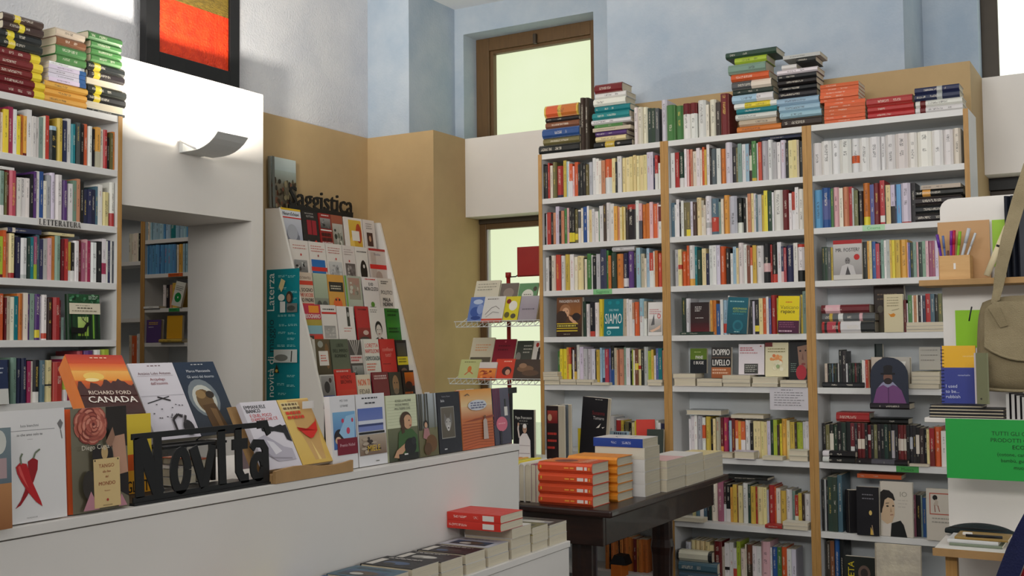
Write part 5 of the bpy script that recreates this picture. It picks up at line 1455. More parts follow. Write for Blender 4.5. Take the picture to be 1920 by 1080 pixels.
     (713, 741, 636, (196, 46, 44), 'red cover reading confiteor in pale letters', cov(T_('confiteor', 0.74, 0.1, (226, 150, 140), 0.88), T_('tutti?', 0.6, 0.1, (226, 150, 140), 0.6), Ln(0.1, 0.6, 0.36, 1, 0.07, 0.025, (130, 30, 32), 4))),
     (743, 764, 638, (40, 36, 36), 'black cover with yellow band at the fifth tier end', cov(Rr(0, 0.34, 1, 0.56, (222, 204, 40)), Rr(0.06, 0.58, 0.92, 0.92, (90, 84, 60), (70, 70, 70)), Ln(0.1, 0.85, 0.48, 2, 0.07, 0.03, (120, 110, 40), 4), El(0.5, 0.16, 0.3, 0.1, (120, 96, 80))))],
    # row 6
    [(601, 628, 703, (200, 196, 190), 'cover with dark figures above blue block', cov(Rr(0.06, 0.45, 0.96, 0.97, (110, 104, 104), (150, 146, 144)), El(0.45, 0.7, 0.2, 0.14, (50, 44, 48)), El(0.7, 0.86, 0.1, 0.06, (70, 50, 50)), Rr(0.06, 0.0, 0.96, 0.5, (36, 56, 126)), T_('VATI', 0.2, 0.14, (206, 210, 224), 0.5, fat=0.02))),
     (631, 668, 700, (206, 40, 34), 'bright red cover with dark title on the lowest tier', cov(T_('WENDY', 0.9, 0.09, (110, 20, 20), 0.7, fat=0.02), T_('BROWN', 0.79, 0.09, (110, 20, 20), 0.7, fat=0.02), Rr(0.1, 0.3, 0.9, 0.6, (190, 30, 28), (206, 60, 40)), Ln(0.2, 0.85, 0.25, 1, 0.07, 0.06, (120, 20, 20), 4))),
     (670, 695, 703, (220, 204, 184), 'white cover with orange block letters NON TI', cov(T_('NON TI', 0.8, 0.16, (222, 90, 40), 0.92, fat=0.03), T_('FIDAR', 0.56, 0.13, (120, 110, 100), 0.92, fat=0.02), T_('DIPENDE', 0.3, 0.15, (222, 90, 40), 0.94, fat=0.03))),
     (699, 729, 698, (118, 24, 40), 'dark red cover with pale small title', cov(Ln(0.1, 0.9, 0.88, 2, 0.06, 0.04, (206, 170, 170), 4), El(0.45, 0.2, 0.12, 0.06, (150, 110, 60)))),
     (730, 753, 698, (50, 44, 38), 'dark cover with bald bearded face', cov(El(0.5, 0.68, 0.26, 0.24, (150, 112, 80)), El(0.5, 0.5, 0.2, 0.08, (120, 100, 84)), El(0.4, 0.72, 0.04, 0.02, (40, 30, 26)), El(0.6, 0.72, 0.04, 0.02, (40, 30, 26)), Ln(0.1, 0.9, 0.26, 2, 0.1, 0.03, (150, 146, 130), 2))),
     (755, 777, 695, (34, 26, 26), 'black cover with orange sunset at the lowest tier end', cov(Rr(0.2, 0.6, 1, 0.95, (150, 60, 24), (206, 110, 30)), El(0.5, 0.62, 0.3, 0.1, (50, 28, 24)), Ln(0.1, 0.8, 0.4, 2, 0.1, 0.05, (180, 90, 40), 3)))],
]
for (zr, xr), books in zip(RROWS, rack):
    for p0, p1, yt, col, lab, d in books:
        xp = xr - 0.002
        a = px(p0, yt + 4, X=xp - 0.025); b = px(p1, yt + 4, X=xp - 0.025)
        top = px((p0 + p1) / 2, yt, X=xp - 0.03).z
        a.y, b.y = max(a.y, RY0 + 0.0195), min(b.y, RY1 - 0.0195)
        W = b.y - a.y - 0.003
        H = min(0.27, max(0.17, (top - zr) / math.cos(0.13)))
        art = Art(W, H); d(art)
        faceout(W, H, 0.012, (xp, a.y + 0.0015, zr), R90, 0.13, col, lab + ' on the white rack', RG, art)


# ------------------------------------------------------------------ books displayed on the counter
CG = 'books shown along the counter'


def c_pepper(a):
    a.text('luca bianchini', 0.46, 0.86, 0.024, (90, 88, 88), 0.5); a.rect(0.12, 0.815, 0.84, 0.819, (120, 118, 116)); a.text('io che amo solo te', 0.46, 0.78, 0.024, (90, 88, 88), 0.55); a.rect(0.42, 0.735, 0.5, 0.738, (150, 148, 146))
    a.poly([(0.88, 0.86), (0.93, 0.9), (0.97, 0.86), (0.93, 0.8)], (120, 118, 116)); a.line([(0.93, 0.8), (0.95, 0.72)], 0.012, (120, 118, 116))
    r1, r2 = (186, 24, 30), (150, 14, 24)
    a.poly([(0.42, 0.54), (0.5, 0.57), (0.57, 0.54), (0.56, 0.46), (0.5, 0.36), (0.4, 0.24), (0.3, 0.16), (0.22, 0.135), (0.3, 0.2), (0.36, 0.28), (0.42, 0.42)], r2)
    a.poly([(0.24, 0.5), (0.3, 0.535), (0.4, 0.52), (0.43, 0.46), (0.46, 0.38), (0.54, 0.26), (0.6, 0.17), (0.62, 0.125), (0.53, 0.17), (0.42, 0.26), (0.32, 0.36), (0.26, 0.44)], r1)
    a.poly([(0.27, 0.5), (0.3, 0.51), (0.36, 0.4), (0.42, 0.3), (0.36, 0.36), (0.3, 0.43)], (216, 80, 76))
    g = (110, 120, 96)
    a.line([(0.32, 0.52), (0.31, 0.58), (0.34, 0.615)], 0.022, g); a.line([(0.5, 0.56), (0.53, 0.61), (0.6, 0.64)], 0.022, g)
    a.text('MONDADORI', 0.46, 0.04, 0.012, (130, 126, 124), 0.2)


def c_tango(a):
    a.rect(0, 0, 1, 1, (108, 102, 82), (122, 116, 96)); a.rect(0.62, 0.6, 1, 1, (44, 38, 34)); a.poly([(0.7, 0.7), (0.95, 0.72), (1, 0.3), (0.86, 0.3), (0.74, 0.5)], (190, 146, 120)); a.poly([(0.76, 0.32), (1, 0.34), (1, 0.1), (0.84, 0.16)], (36, 30, 30))
    k = a.W / a.H
    rr = random.Random(11)
    shades = [(132, 58, 50), (164, 84, 70), (190, 104, 86), (206, 124, 102), (176, 92, 76), (216, 140, 118)]
    for ring, (R_, n_, s_) in enumerate(((0.22, 9, 0.12), (0.17, 8, 0.11), (0.12, 7, 0.095), (0.075, 5, 0.075), (0.035, 4, 0.05))):
        for j in range(n_):
            t = 2 * math.pi * (j + 0.37 * ring) / n_
            cx, cy = 0.34 + R_ * math.cos(t), 0.84 + R_ * k * math.sin(t)
            u, v = math.cos(t), math.sin(t)
            for q, cc in ((1.0, shades[(j + ring) % 3]), (0.8, shades[3 + (j * 2 + ring) % 3])):
                a.poly([(cx + q * s_ * (math.cos(p) * u * 0.7 - math.sin(p) * v) * (1 + 0.08 * rr.uniform(-1, 1)), cy - (1 - q) * 0.03 * v + q * s_ * k * (math.cos(p) * v * 0.7 + math.sin(p) * u)) for p in [2 * math.pi * i / 10 for i in range(10)]], cc)
    a.ell(0.34, 0.84, 0.025, 0.025 * k, (110, 44, 40), 8)
    a.poly([(0.55, 0.66), (0.68, 0.8), (0.72, 0.7), (0.62, 0.58)], (150, 112, 90)); a.ell(0.42, 0.54, 0.12, 0.1, (40, 34, 32)); a.ell(0.6, 0.52, 0.07, 0.1, (40, 34, 32)); a.ell(0.52, 0.56, 0.06, 0.07, (190, 160, 110))
    a.ell(0.24, 0.26, 0.12, 0.14, (52, 46, 40)); a.poly([(0.12, 0.02), (0.26, 0.2), (0.4, 0.02)], (186, 130, 140)); a.poly([(0.74, 0.02), (0.8, 0.14), (0.9, 0.02)], (186, 130, 140))
    a.text('Diego Cugia', 0.36, 0.62, 0.045, (214, 206, 186), 0.55)
    a.rect(0.31, 0.03, 0.78, 0.5, (214, 186, 130)); a.ell(0.34, 0.485, 0.012, 0.01, BK, 8); a.ell(0.75, 0.485, 0.012, 0.01, BK, 8)
    tc = (150, 70, 44)
    a.text('TANGO', 0.54, 0.43, 0.035, tc, 0.34); a.text('alla fine', 0.54, 0.375, 0.022, tc, 0.2); a.text('del', 0.54, 0.325, 0.022, tc, 0.1); a.text('MONDO', 0.54, 0.26, 0.035, tc, 0.36); a.text('Romanzo', 0.54, 0.19, 0.012, tc, 0.2); a.ell(0.54, 0.1, 0.02, 0.014, (170, 50, 40), 8); a.text('MONDADORI', 0.54, 0.05, 0.012, (90, 70, 50), 0.22)


CB = 1.2105
NX = -1.918
ny0, ny1 = px(250, 950, X=NX).y, px(508, 905, X=NX).y
face_b(-22, 19, 0, 990, -1.888, CB, 0.016, (120, 134, 138), 'blue grey cover with brown base at the photo edge', CG, lambda a: (a.rect(0, 0, 1, 0.45, (150, 96, 52), (186, 130, 80)), a.rect(0, 0.45, 1, 1, (96, 110, 118), (120, 136, 140)), a.ell(0.5, 0.86, 0.3, 0.12, (206, 206, 196)), a.rect(0.2, 0.5, 0.8, 0.7, (176, 150, 150))), lean=0.05, H=0.19, W=0.05)
face_b(0, 131, 0, 972, -1.915, CB, 0.03, (226, 223, 220), 'white cover with two crossed red chilli peppers', CG, c_pepper, lean=0.06, H=0.218, W=0.150)
face_b(137, 240, 0, 955, -1.918, CB, 0.03, (118, 112, 92), 'olive cover with pink rose and cream title card', CG, c_tango, lean=0.06, H=0.214, W=0.142, spine=(222, 92, 36))


def c_yellow(a):
    a.rect(0, 0.5, 1, 1, (226, 196, 60)); a.rect(0, 0.3, 1, 0.5, (214, 90, 30)); a.rect(0, 0.0, 1, 0.3, (226, 160, 40)); a.text('TAGLIATO', 0.62, 0.1, 0.14, (40, 30, 20), 0.9, fat=0.02)


yb_ = px(235, 820, X=-1.975).y
art = Art(0.13, 0.185); c_yellow(art)
faceout(0.13, 0.185, 0.012, (-2.058, px(287, 800, X=-2.058).y - 0.13, CB), R90, 0.05, (226, 180, 50), 'yellow and orange cover tucked behind the rose cover', CG, art)


# black metal stand whose front is cut into the word Novità
nv = thing('bookstand', 'black metal book stand with cut-out letters reading Novità', 'stand', (-1.95, 1.86, CT))
NX = -1.918
ny0, ny1 = px(250, 950, X=NX).y, px(508, 905, X=NX).y
nz0, nz1 = CT, px(360, 806, X=NX).z
NW, NH = ny1 - ny0, nz1 - nz0
box('base_plate', NX - 0.13, NX + 0.004, ny0, ny1, nz0, nz0 + 0.006, M['black'], nv)
box('bottom_bar', NX - 0.004, NX, ny0, ny1, nz0 + 0.0062, nz0 + 0.018, M['black'], nv)
box('top_bar', NX - 0.004, NX, ny0 - 0.005, ny0 + NW * 0.9, nz1 - 0.010, nz1 + 0.003, M['black'], nv)


def stroke_letter(strokes):
    """Letter built from flat bars: each stroke is a list of (u, v, width) along the sign's face."""
    vs, fs = [], []
    for k, st in enumerate(strokes):
        pts = [(ny0 + u * NW, nz0 + 0.016 + v * (NH - 0.022), w * NW) for u, v, w in st]
        x0, x1 = NX - 0.004 - 0.0001 * k, NX + 0.0001 * k
        L, Rg = [], []
        for i, (y, z, w) in enumerate(pts):
            a, b = pts[max(i - 1, 0)], pts[min(i + 1, len(pts) - 1)]
            dy, dz = b[0] - a[0], b[1] - a[1]
            l = math.hypot(dy, dz) or 1
            L.append((y - dz / l * w / 2, z + dy / l * w / 2)); Rg.append((y + dz / l * w / 2, z - dy / l * w / 2))
        o = len(vs)
        m = len(pts)
        for x in (x0, x1):
            vs += [(x, *p) for p in L] + [(x, *p) for p in Rg]
        for i in range(m - 1):
            fs += [(o + 2 * m + i, o + 3 * m + i, o + 3 * m + i + 1, o + 2 * m + i + 1), (o + i, o + i + 1, o + m + i + 1, o + m + i), (o + i, o + 2 * m + i, o + 2 * m + i + 1, o + i + 1), (o + m + i, o + m + i + 1, o + 3 * m + i + 1, o + 3 * m + i)]
        fs += [(o, o + m, o + 3 * m, o + 2 * m), (o + m - 1, o + 3 * m - 1, o + 4 * m - 1, o + 2 * m - 1)]
    mesh('letter', vs, fs, M['black'], nv)


arc = lambda cx, cy, rx, ry, w, a0, a1, n=14: [(cx + rx * math.cos(math.radians(a0 + (a1 - a0) * i / n)), cy + ry * math.sin(math.radians(a0 + (a1 - a0) * i / n)), w) for i in range(n + 1)]
stroke_letter([[(0.045, 0, 0.055), (0.03, 1.0, 0.055)], [(0.04, 1.0, 0.075), (0.17, 0.0, 0.075)], [(0.17, 0, 0.05), (0.155, 1.0, 0.05)]])
stroke_letter([arc(0.315, 0.36, 0.048, 0.33, 0.05, 0, 360, 20)])
stroke_letter([[(0.40, 0.74, 0.06), (0.485, 0.02, 0.06)], [(0.485, 0.02, 0.05), (0.545, 0.74, 0.045)]])
stroke_letter([[(0.62, 0, 0.055), (0.605, 1.0, 0.055)], [(0.57, 0.74, 0.05), (0.62, 0.74, 0.05)]])
stroke_letter([[(0.735, 1.0, 0.05), (0.745, 0.2, 0.055), (0.775, 0.05, 0.055), (0.82, 0.06, 0.05)], [(0.69, 0.7, 0.06), (0.81, 0.7, 0.06)]])
stroke_letter([arc(0.90, 0.24, 0.042, 0.2, 0.05, 0, 360, 18), [(0.965, 0.0, 0.05), (0.955, 0.55, 0.05), (0.93, 0.66, 0.05), (0.87, 0.68, 0.05), (0.845, 0.58, 0.045)], [(0.89, 1.02, 0.045), (0.955, 1.03, 0.05), (0.985, 0.82, 0.035)]])
ty = nz0 + 0.10
prism('tray', [(NX - 0.12, ty), (NX - 0.20, ty), (NX - 0.24, ty + 0.06), (NX - 0.235, ty + 0.063), (NX - 0.197, ty + 0.006), (NX - 0.12, ty + 0.006)], 'y', ny0 + 0.19, ny1 - 0.03, M['black'], nv)
for y in (ny0 + 0.2, ny1 - 0.05):
    box('post', NX - 0.165, NX - 0.15, y, y + 0.012, nz0 + 0.0062, ty, M['black'], nv)


def c_canada(a):
    a.rect(0, 0.0, 1, 0.35, (52, 16, 12), (70, 20, 14)); a.rect(0, 0.35, 1, 0.55, (120, 36, 14), (214, 96, 24)); a.rect(0, 0.55, 1, 0.72, (226, 140, 40), (232, 170, 80)); a.rect(0, 0.72, 1, 0.85, (230, 140, 50), (214, 80, 24)); a.rect(0, 0.85, 1, 1, (206, 70, 22), (176, 40, 18))
    r = random.Random(2)
    a.ell(0.35, 0.62, 0.18, 0.07, (232, 190, 90)); a.ell(0.3, 0.56, 0.12, 0.03, (240, 216, 150))
    a.poly([(0, 0.3), (0, 0.42)] + [(0.05 * i, 0.44 + r.uniform(-0.04, 0.1) + (0.08 if 9 < i < 16 else 0)) for i in range(1, 20)] + [(1, 0.5), (1, 0.3)], (62, 18, 14))
    a.text('RICHARD FORD', 0.52, 0.345, 0.06, (232, 214, 196), 0.74); a.text('CANADA', 0.52, 0.23, 0.1, (238, 228, 216), 0.84, fat=0.015); a.lines(0.4, 0.72, 0.93, 1, 0.1, 0.016, (240, 200, 170), 4)


def c_antunes(a):
    a.rect(0, 0, 1, 1, (206, 200, 206), (224, 218, 222)); a.lines(0.4, 0.72, 0.955, 1, 0.1, 0.012, (120, 90, 90), 4); a.text('António Lobo Antunes', 0.5, 0.86, 0.036, (120, 80, 84), 0.88); a.rect(0.1, 0.825, 0.9, 0.828, (150, 120, 124)); a.text('Arcipelago', 0.52, 0.78, 0.036, (150, 80, 84), 0.5); a.text("dell'insonnia", 0.52, 0.725, 0.036, (150, 80, 84), 0.55)
    a.rect(0.02, 0.56, 0.98, 0.565, (176, 170, 176)); a.line([(0.1, 0.47), (0.62, 0.545)], 0.018, (40, 36, 38)); a.line([(0.36, 0.545), (0.62, 0.49)], 0.03, (50, 44, 46)); r = random.Random(4)
    for i in range(16):
        a.ell(r.uniform(0.1, 0.9), r.uniform(0.25, 0.46), 0.02, 0.008, (90, 84, 90), 7)
    a.line([(0.5, 0.1), (0.5, 0.24), (0.64, 0.3), (0.72, 0.26)], 0.05, (50, 44, 46)); a.ell(0.78, 0.12, 0.12, 0.1, (44, 40, 42)); a.line([(0.72, 0.18), (0.8, 0.28)], 0.05, (60, 54, 56))


def c_manc(a):
    a.rect(0, 0, 1, 1, (54, 58, 64), (42, 56, 76)); a.ell(0.42, 0.5, 0.36, 0.26, (120, 128, 132)); a.ell(0.42, 0.48, 0.28, 0.2, (196, 196, 184)); a.ell(0.42, 0.46, 0.2, 0.16, (110, 84, 52)); a.ell(0.36, 0.55, 0.12, 0.06, (150, 120, 76)); a.poly([(0.3, 0.4), (0.62, 0.42), (0.72, 0.1), (0.6, 0.02), (0.34, 0.1)], (92, 66, 38)); a.poly([(0.46, 0.36), (0.6, 0.34), (0.62, 0.1), (0.52, 0.08)], (132, 100, 62)); a.ell(0.58, 0.54, 0.1, 0.05, (54, 42, 32))
    a.lines(0.4, 0.72, 0.955, 1, 0.1, 0.012, (200, 200, 200), 4); a.text('Marco Mancassola', 0.52, 0.87, 0.036, (220, 222, 224), 0.8); a.text('Gli amici del deserto', 0.52, 0.79, 0.036, (206, 210, 214), 0.84)


for y0, W, T, xb, zb, lean, col, lab, d, sp in ((1.866, 0.142, 0.022, -2.08, 1.3165, 0.52, (214, 208, 212), 'pale mauve cover with dark stick figures above the counter', c_antunes, None), (2.01, 0.14, 0.022, -2.08, 1.3165, 0.52, (46, 56, 70), 'dark blue cover with brown crouching figure above the counter', c_manc, None)):
    art = Art(W, 0.212); d(art)
    o = faceout(W, 0.212, T, (xb, y0, zb), R90, lean, col, lab, CG, art, spine=sp)


art = Art(0.14, 0.195); c_canada(art)
faceout(0.14, 0.195, 0.05, (-2.11, 1.690, 1.36), 1.30, 0.80, (90, 26, 16), 'thick orange sunset cover reading CANADA above the counter', CG, art, roll=0.03, spine=(222, 120, 40), hard=False)
zc = CT
for i in range(4):
    book('stacked_book', 0.14, 0.17, 0.037, (-2.30, 1.70, zc + 0.0005 + 0.037), (-R90, 0, 0), PAL['cwek'[i]][1], ['lowest', 'second', 'third', 'uppermost'][i] + ' book of the pile under the orange sunset cover', 'book', 'pile under the sunset cover', hard=False)
    zc += 0.0377


# kraft cradle with two leaning covers
def c_bianco(a):
    a.rect(0, 0, 1, 1, (206, 200, 206), (218, 212, 216)); a.text('EMMANUELE', 0.34, 0.92, 0.05, BK, 0.6, fat=0.02); a.text('BIANCO', 0.26, 0.86, 0.05, BK, 0.4, fat=0.02); a.text('E QUEL POCO', 0.42, 0.79, 0.045, RD, 0.62); a.text("D'AMORE CHE C'È", 0.48, 0.73, 0.045, RD, 0.72)
    a.poly([(0.3, 0.62), (0.46, 0.63), (0.62, 0.6), (0.84, 0.63), (0.96, 0.56), (0.84, 0.5), (0.6, 0.54), (0.4, 0.53), (0.28, 0.56)], BK); a.ell(0.38, 0.575, 0.05, 0.02, (190, 186, 190)); a.poly([(0.82, 0.6), (0.98, 0.62), (0.98, 0.36), (0.86, 0.4)], (30, 28, 32))
    a.poly([(0.04, 0.44), (0.3, 0.5), (0.5, 0.4), (0.7, 0.3), (0.9, 0.26), (0.9, 0.1), (0.4, 0.1), (0.2, 0.2)], (176, 170, 180)); a.poly([(0.3, 0.42), (0.46, 0.38), (0.6, 0.24), (0.4, 0.2)], (214, 210, 214)); a.line([(0.1, 0.3), (0.3, 0.16), (0.8, 0.12)], 0.03, (150, 144, 152))


def c_slip(a):
    a.rect(0, 0, 1, 1, (206, 170, 84), (222, 190, 110)); a.poly([(0.3, 0.98), (1, 0.98), (1, 0.62), (0.86, 0.3), (0.8, 0.05), (0.46, 0.05), (0.4, 0.3), (0.28, 0.6)], (196, 156, 96)); a.poly([(0.55, 0.34), (0.66, 0.05), (0.58, 0.05)], (226, 196, 120))
    a.rect(0.06, 0.82, 0.62, 0.95, (226, 206, 150)); a.lines(0.08, 0.6, 0.9, 2, 0.06, 0.035, (110, 90, 60), 3); a.lines(0.1, 0.68, 0.76, 2, 0.07, 0.045, (206, 60, 40), 6)
    a.poly([(0.24, 0.56), (0.3, 0.5), (0.6, 0.53), (0.9, 0.62), (0.96, 0.68), (0.86, 0.48), (0.64, 0.38), (0.56, 0.37), (0.44, 0.42)], (206, 46, 36))


cr = thing('book_cradle', 'kraft coloured tilted cradle holding two leaning covers', 'stand', (-1.93, 2.23, CT))
ky0, ky1 = px(514, 905, X=-1.905).y, px(655, 880, X=-1.905).y
ang = math.radians(32)
prism('back_board', [(-1.955, CT + 0.001), (-1.965, CT + 0.001), (-2.065, CT + 0.185), (-2.055, CT + 0.187)], 'y', ky0 - 0.002, ky1, M['kraft'], cr)
n = 8
curve = [(ky0 - 0.002 + (ky1 - ky0 + 0.01) * i / n, CT + 0.0315 + 0.006 * math.sin(math.pi * 2 * i / n)) for i in range(n + 1)]
prism('front_lip', [(ky0 - 0.002, CT + 0.001), (ky1 + 0.008, CT + 0.001)] + curve[::-1], 'x', -1.908, -1.898, M['kraft'], cr)
box('base', -1.955, -1.909, ky0 - 0.002, ky1, CT + 0.001, CT + 0.022, M['kraft'], cr)
for y0, W, lab, d, col, sp in ((ky0 + 0.003, 0.134, 'mauve cover with black sunglasses in the kraft cradle', c_bianco, (206, 200, 206), None), (ky0 + 0.140, 0.122, 'sand coloured cover with red bikini in the kraft cradle', c_slip, (206, 172, 90), None)):
    H = 0.19
    art = Art(W, H); d(art)
    faceout(W, H, 0.016, (-1.934, y0, CT + 0.0235), R90, 0.5, col, lab, CG, art)
# pale card behind the cradle
sheet('display_card', 'mauve and tan card standing behind the kraft cradle', 'card', (-2.10, px(450, 760, X=-2.10).y, px(470, 800, X=-2.1).z - 0.11), R90, 0.11, 0.16, (190, 176, 190), lambda a: (a.ell(0.2, 0.9, 0.25, 0.12, (176, 140, 90)), a.rect(0.55, 0.7, 0.6, 1, (60, 50, 60))), lean=0.1, thick=0.003)


def c_moyan(a):
    a.text('MO YAN', 0.55, 0.93, 0.03, (60, 60, 66), 0.4); a.text('LE RANE', 0.55, 0.86, 0.03, (60, 60, 66), 0.4); a.rect(0.08, 0.28, 0.97, 0.78, (62, 96, 160), (120, 170, 206)); a.ell(0.3, 0.45, 0.2, 0.1, (40, 34, 40)); a.poly([(0.3, 0.5), (0.6, 0.72), (0.95, 0.74), (0.9, 0.34), (0.6, 0.36)], (150, 190, 220)); a.ell(0.66, 0.52, 0.07, 0.045, (196, 60, 90)); a.ell(0.46, 0.66, 0.05, 0.03, (196, 60, 90)); a.ell(0.84, 0.66, 0.04, 0.03, (196, 60, 90)); a.ell(0.25, 0.4, 0.12, 0.05, (206, 170, 140)); a.rect(0.2, 0.2, 1, 0.42, (120, 24, 44)); a.text('Premio Nobel', 0.6, 0.33, 0.04, (220, 180, 186), 0.6)


def c_uomo(a):
    a.lines(0.2, 0.8, 0.93, 1, 0.1, 0.02, (60, 60, 66), 3); a.lines(0.3, 0.7, 0.86, 1, 0.1, 0.02, (60, 60, 66), 5); a.rect(0.03, 0.48, 0.9, 0.8, (120, 132, 186), (90, 110, 176)); a.rect(0.03, 0.58, 0.9, 0.63, (206, 210, 220)); a.rect(0.03, 0.55, 0.9, 0.58, (56, 66, 110)); a.rect(0.03, 0.44, 0.93, 0.47, BK)
    photo_block(0.03, 0.15, 0.97, 0.43, [(120, 96, 80), (176, 160, 140), (60, 50, 46), (150, 120, 96)], 4)(a); a.text('MIELE', 0.5, 0.24, 0.08, (226, 186, 60), 0.9); a.lines(0.55, 0.7, 0.05, 1, 0.1, 0.015, (120, 116, 110), 2)


def c_girl(a):
    a.rect(0, 0, 1, 0.5, (60, 64, 46), (110, 112, 84))
    for i in range(9):
        a.rect(0.02, 0.55 + i * 0.045, 0.98, 0.553 + i * 0.045, (170, 176, 140))
    a.text('ROSSELLA MILONE', 0.55, 0.91, 0.034, (50, 52, 44), 0.8); a.text('POCHE PAROLE,', 0.52, 0.85, 0.034, (50, 52, 44), 0.66); a.text('MOLTISSIME COSE', 0.52, 0.79, 0.034, (50, 52, 44), 0.82)
    a.poly([(0.28, 0.06), (0.34, 0.42), (0.5, 0.5), (0.8, 0.46), (0.96, 0.36), (0.98, 0.1)], (64, 96, 52)); a.ell(0.6, 0.6, 0.2, 0.14, (74, 52, 36)); a.ell(0.66, 0.58, 0.14, 0.11, (206, 160, 124)); a.poly([(0.42, 0.62), (0.44, 0.4), (0.54, 0.42), (0.54, 0.62)], (74, 52, 36)); a.ell(0.7, 0.6, 0.02, 0.01, (40, 30, 26)); a.ell(0.74, 0.52, 0.04, 0.012, (170, 90, 80))
    a.poly([(0.14, 0.06), (0.24, 0.16), (0.6, 0.28), (0.62, 0.2), (0.3, 0.04)], (196, 150, 116)); a.ell(0.7, 0.2, 0.2, 0.13, (28, 28, 30)); a.ell(0.82, 0.28, 0.08, 0.06, (40, 40, 42)); a.rect(0.3, 0.0, 0.95, 0.1, (30, 30, 28)); a.rect(0.48, 0.08, 0.6, 0.1, WH)


def c_forest(a):
    a.rect(0, 0, 1, 0.45, (96, 90, 60), (120, 116, 84)); a.rect(0, 0.45, 1, 1, (120, 124, 116), (176, 182, 186)); r = random.Random(8)
    for i in range(14):
        x = r.random(); a.line([(x, 0.42), (x + r.uniform(-0.05, 0.05), 1.0)], r.uniform(0.015, 0.05), r.choice([(84, 80, 68), (110, 106, 92), (60, 58, 50)]))
    a.ell(0.36, 0.52, 0.1, 0.06, (44, 34, 30)); a.ell(0.36, 0.5, 0.075, 0.045, (206, 160, 130)); a.poly([(0.18, 0.3), (0.26, 0.45), (0.48, 0.45), (0.56, 0.32), (0.4, 0.26)], (170, 120, 120)); a.ell(0.6, 0.2, 0.3, 0.14, (110, 76, 46)); a.ell(0.4, 0.12, 0.2, 0.1, (90, 62, 38))


def c_wolf(a):
    a.text('Federica Manzon', 0.4, 0.93, 0.025, (150, 150, 156), 0.6, fat=0.0); a.text('Belle', 0.24, 0.86, 0.04, (220, 220, 222), 0.3); a.rect(0.13, 0.24, 0.72, 0.76, (150, 148, 140)); a.rect(0.15, 0.255, 0.70, 0.745, (92, 84, 72), (104, 96, 84))
    g = (176, 172, 166)
    a.poly([(0.28, 0.66), (0.36, 0.58), (0.5, 0.58), (0.58, 0.66), (0.6, 0.5), (0.5, 0.38), (0.43, 0.35), (0.36, 0.38), (0.26, 0.5)], (120, 116, 112)); a.ell(0.43, 0.48, 0.12, 0.09, g); a.ell(0.43, 0.41, 0.06, 0.05, (206, 202, 196)); a.ell(0.43, 0.41, 0.025, 0.015, BK); a.ell(0.36, 0.51, 0.018, 0.01, BK); a.ell(0.5, 0.51, 0.018, 0.01, BK); a.lines(0.2, 0.36, 0.06, 1, 0.1, 0.02, (190, 190, 190), 2)


def c_desert(a):
    a.rect(0, 0, 1, 0.5, (190, 92, 50), (206, 120, 70)); a.rect(0, 0.5, 1, 0.72, (196, 110, 66), (226, 186, 140)); a.rect(0, 0.72, 1, 1, (226, 200, 150), (226, 150, 60))
    for i in range(9):
        a.line([(0, 0.02 + i * 0.05), (0.5, 0.06 + i * 0.045), (1, 0.03 + i * 0.05)], 0.014, (160, 74, 42))
    a.poly([(0, 0.46), (0.4, 0.5), (1, 0.54), (1, 0.5), (0.4, 0.47)], (150, 70, 44)); a.ell(0.5, 0.73, 0.3, 0.09, (206, 208, 214)); a.ell(0.36, 0.72, 0.12, 0.07, (206, 208, 214)); a.ell(0.66, 0.74, 0.12, 0.07, (206, 208, 214)); a.lines(0.28, 0.74, 0.76, 3, 0.04, 0.018, (96, 100, 130), 3)
    a.poly([(0.62, 0.14), (0.64, 0.46), (0.7, 0.5), (0.76, 0.46), (0.78, 0.14)], (190, 170, 160)); a.ell(0.7, 0.52, 0.03, 0.03, (120, 80, 60)); a.line([(0.1, 0.9), (0.18, 0.93), (0.24, 0.9)], 0.015, (90, 80, 70))


def c_curtain(a):
    a.rect(0, 0, 1, 1, (60, 58, 74), (90, 88, 104))
    for i in range(4):
        a.rect(0.02 + i * 0.11, 0.35 + i * 0.03, 0.1 + i * 0.11, 1, (86 - i * 6, 24, 60), (110, 30, 70))
    a.rect(0.66, 0.5, 0.86, 0.66, (220, 216, 206)); a.rect(0.7, 0.66, 0.78, 0.8, (50, 56, 50)); a.ell(0.46, 0.36, 0.34, 0.13, (214, 110, 130)); a.lines(0.25, 0.7, 0.36, 1, 0.1, 0.02, (240, 170, 180), 3); a.rect(0.3, 0.0, 0.42, 0.24, (40, 36, 46))


ROWC = [(625, 673, 880, 0.202, (218, 216, 216), 'white cover with blue cloth picture and wine red label', c_moyan), (674, 728, 873, 0.202, (218, 216, 216), 'white cover with sea picture above figures', c_uomo), (730, 787, 865, 0.192, (206, 210, 176), 'green lined cover with girl holding binoculars', c_girl), (788, 824, 857, 0.19, (120, 120, 104), 'forest cover with sitting boy', c_forest), (825, 868, 850, 0.19, (34, 34, 44), 'black cover with framed wolf head', c_wolf), (869, 928, 842, 0.192, (206, 130, 80), 'orange desert cover with walking figure', c_desert), (929, 960, 834, 0.19, (70, 62, 84), 'purple curtain cover with pink disc', c_curtain)]
for p0, p1, yb, H, col, lab, d in ROWC:
    xp = -1.932
    a, b = px(p0, yb, X=xp), px(p1, yb, X=xp)
    W = b.y - a.y - 0.002
    art = Art(W, H); d(art)
    faceout(W, H, 0.02, (xp, a.y, CB), R90, 0.07, col, lab + ' on the counter', CG, art)
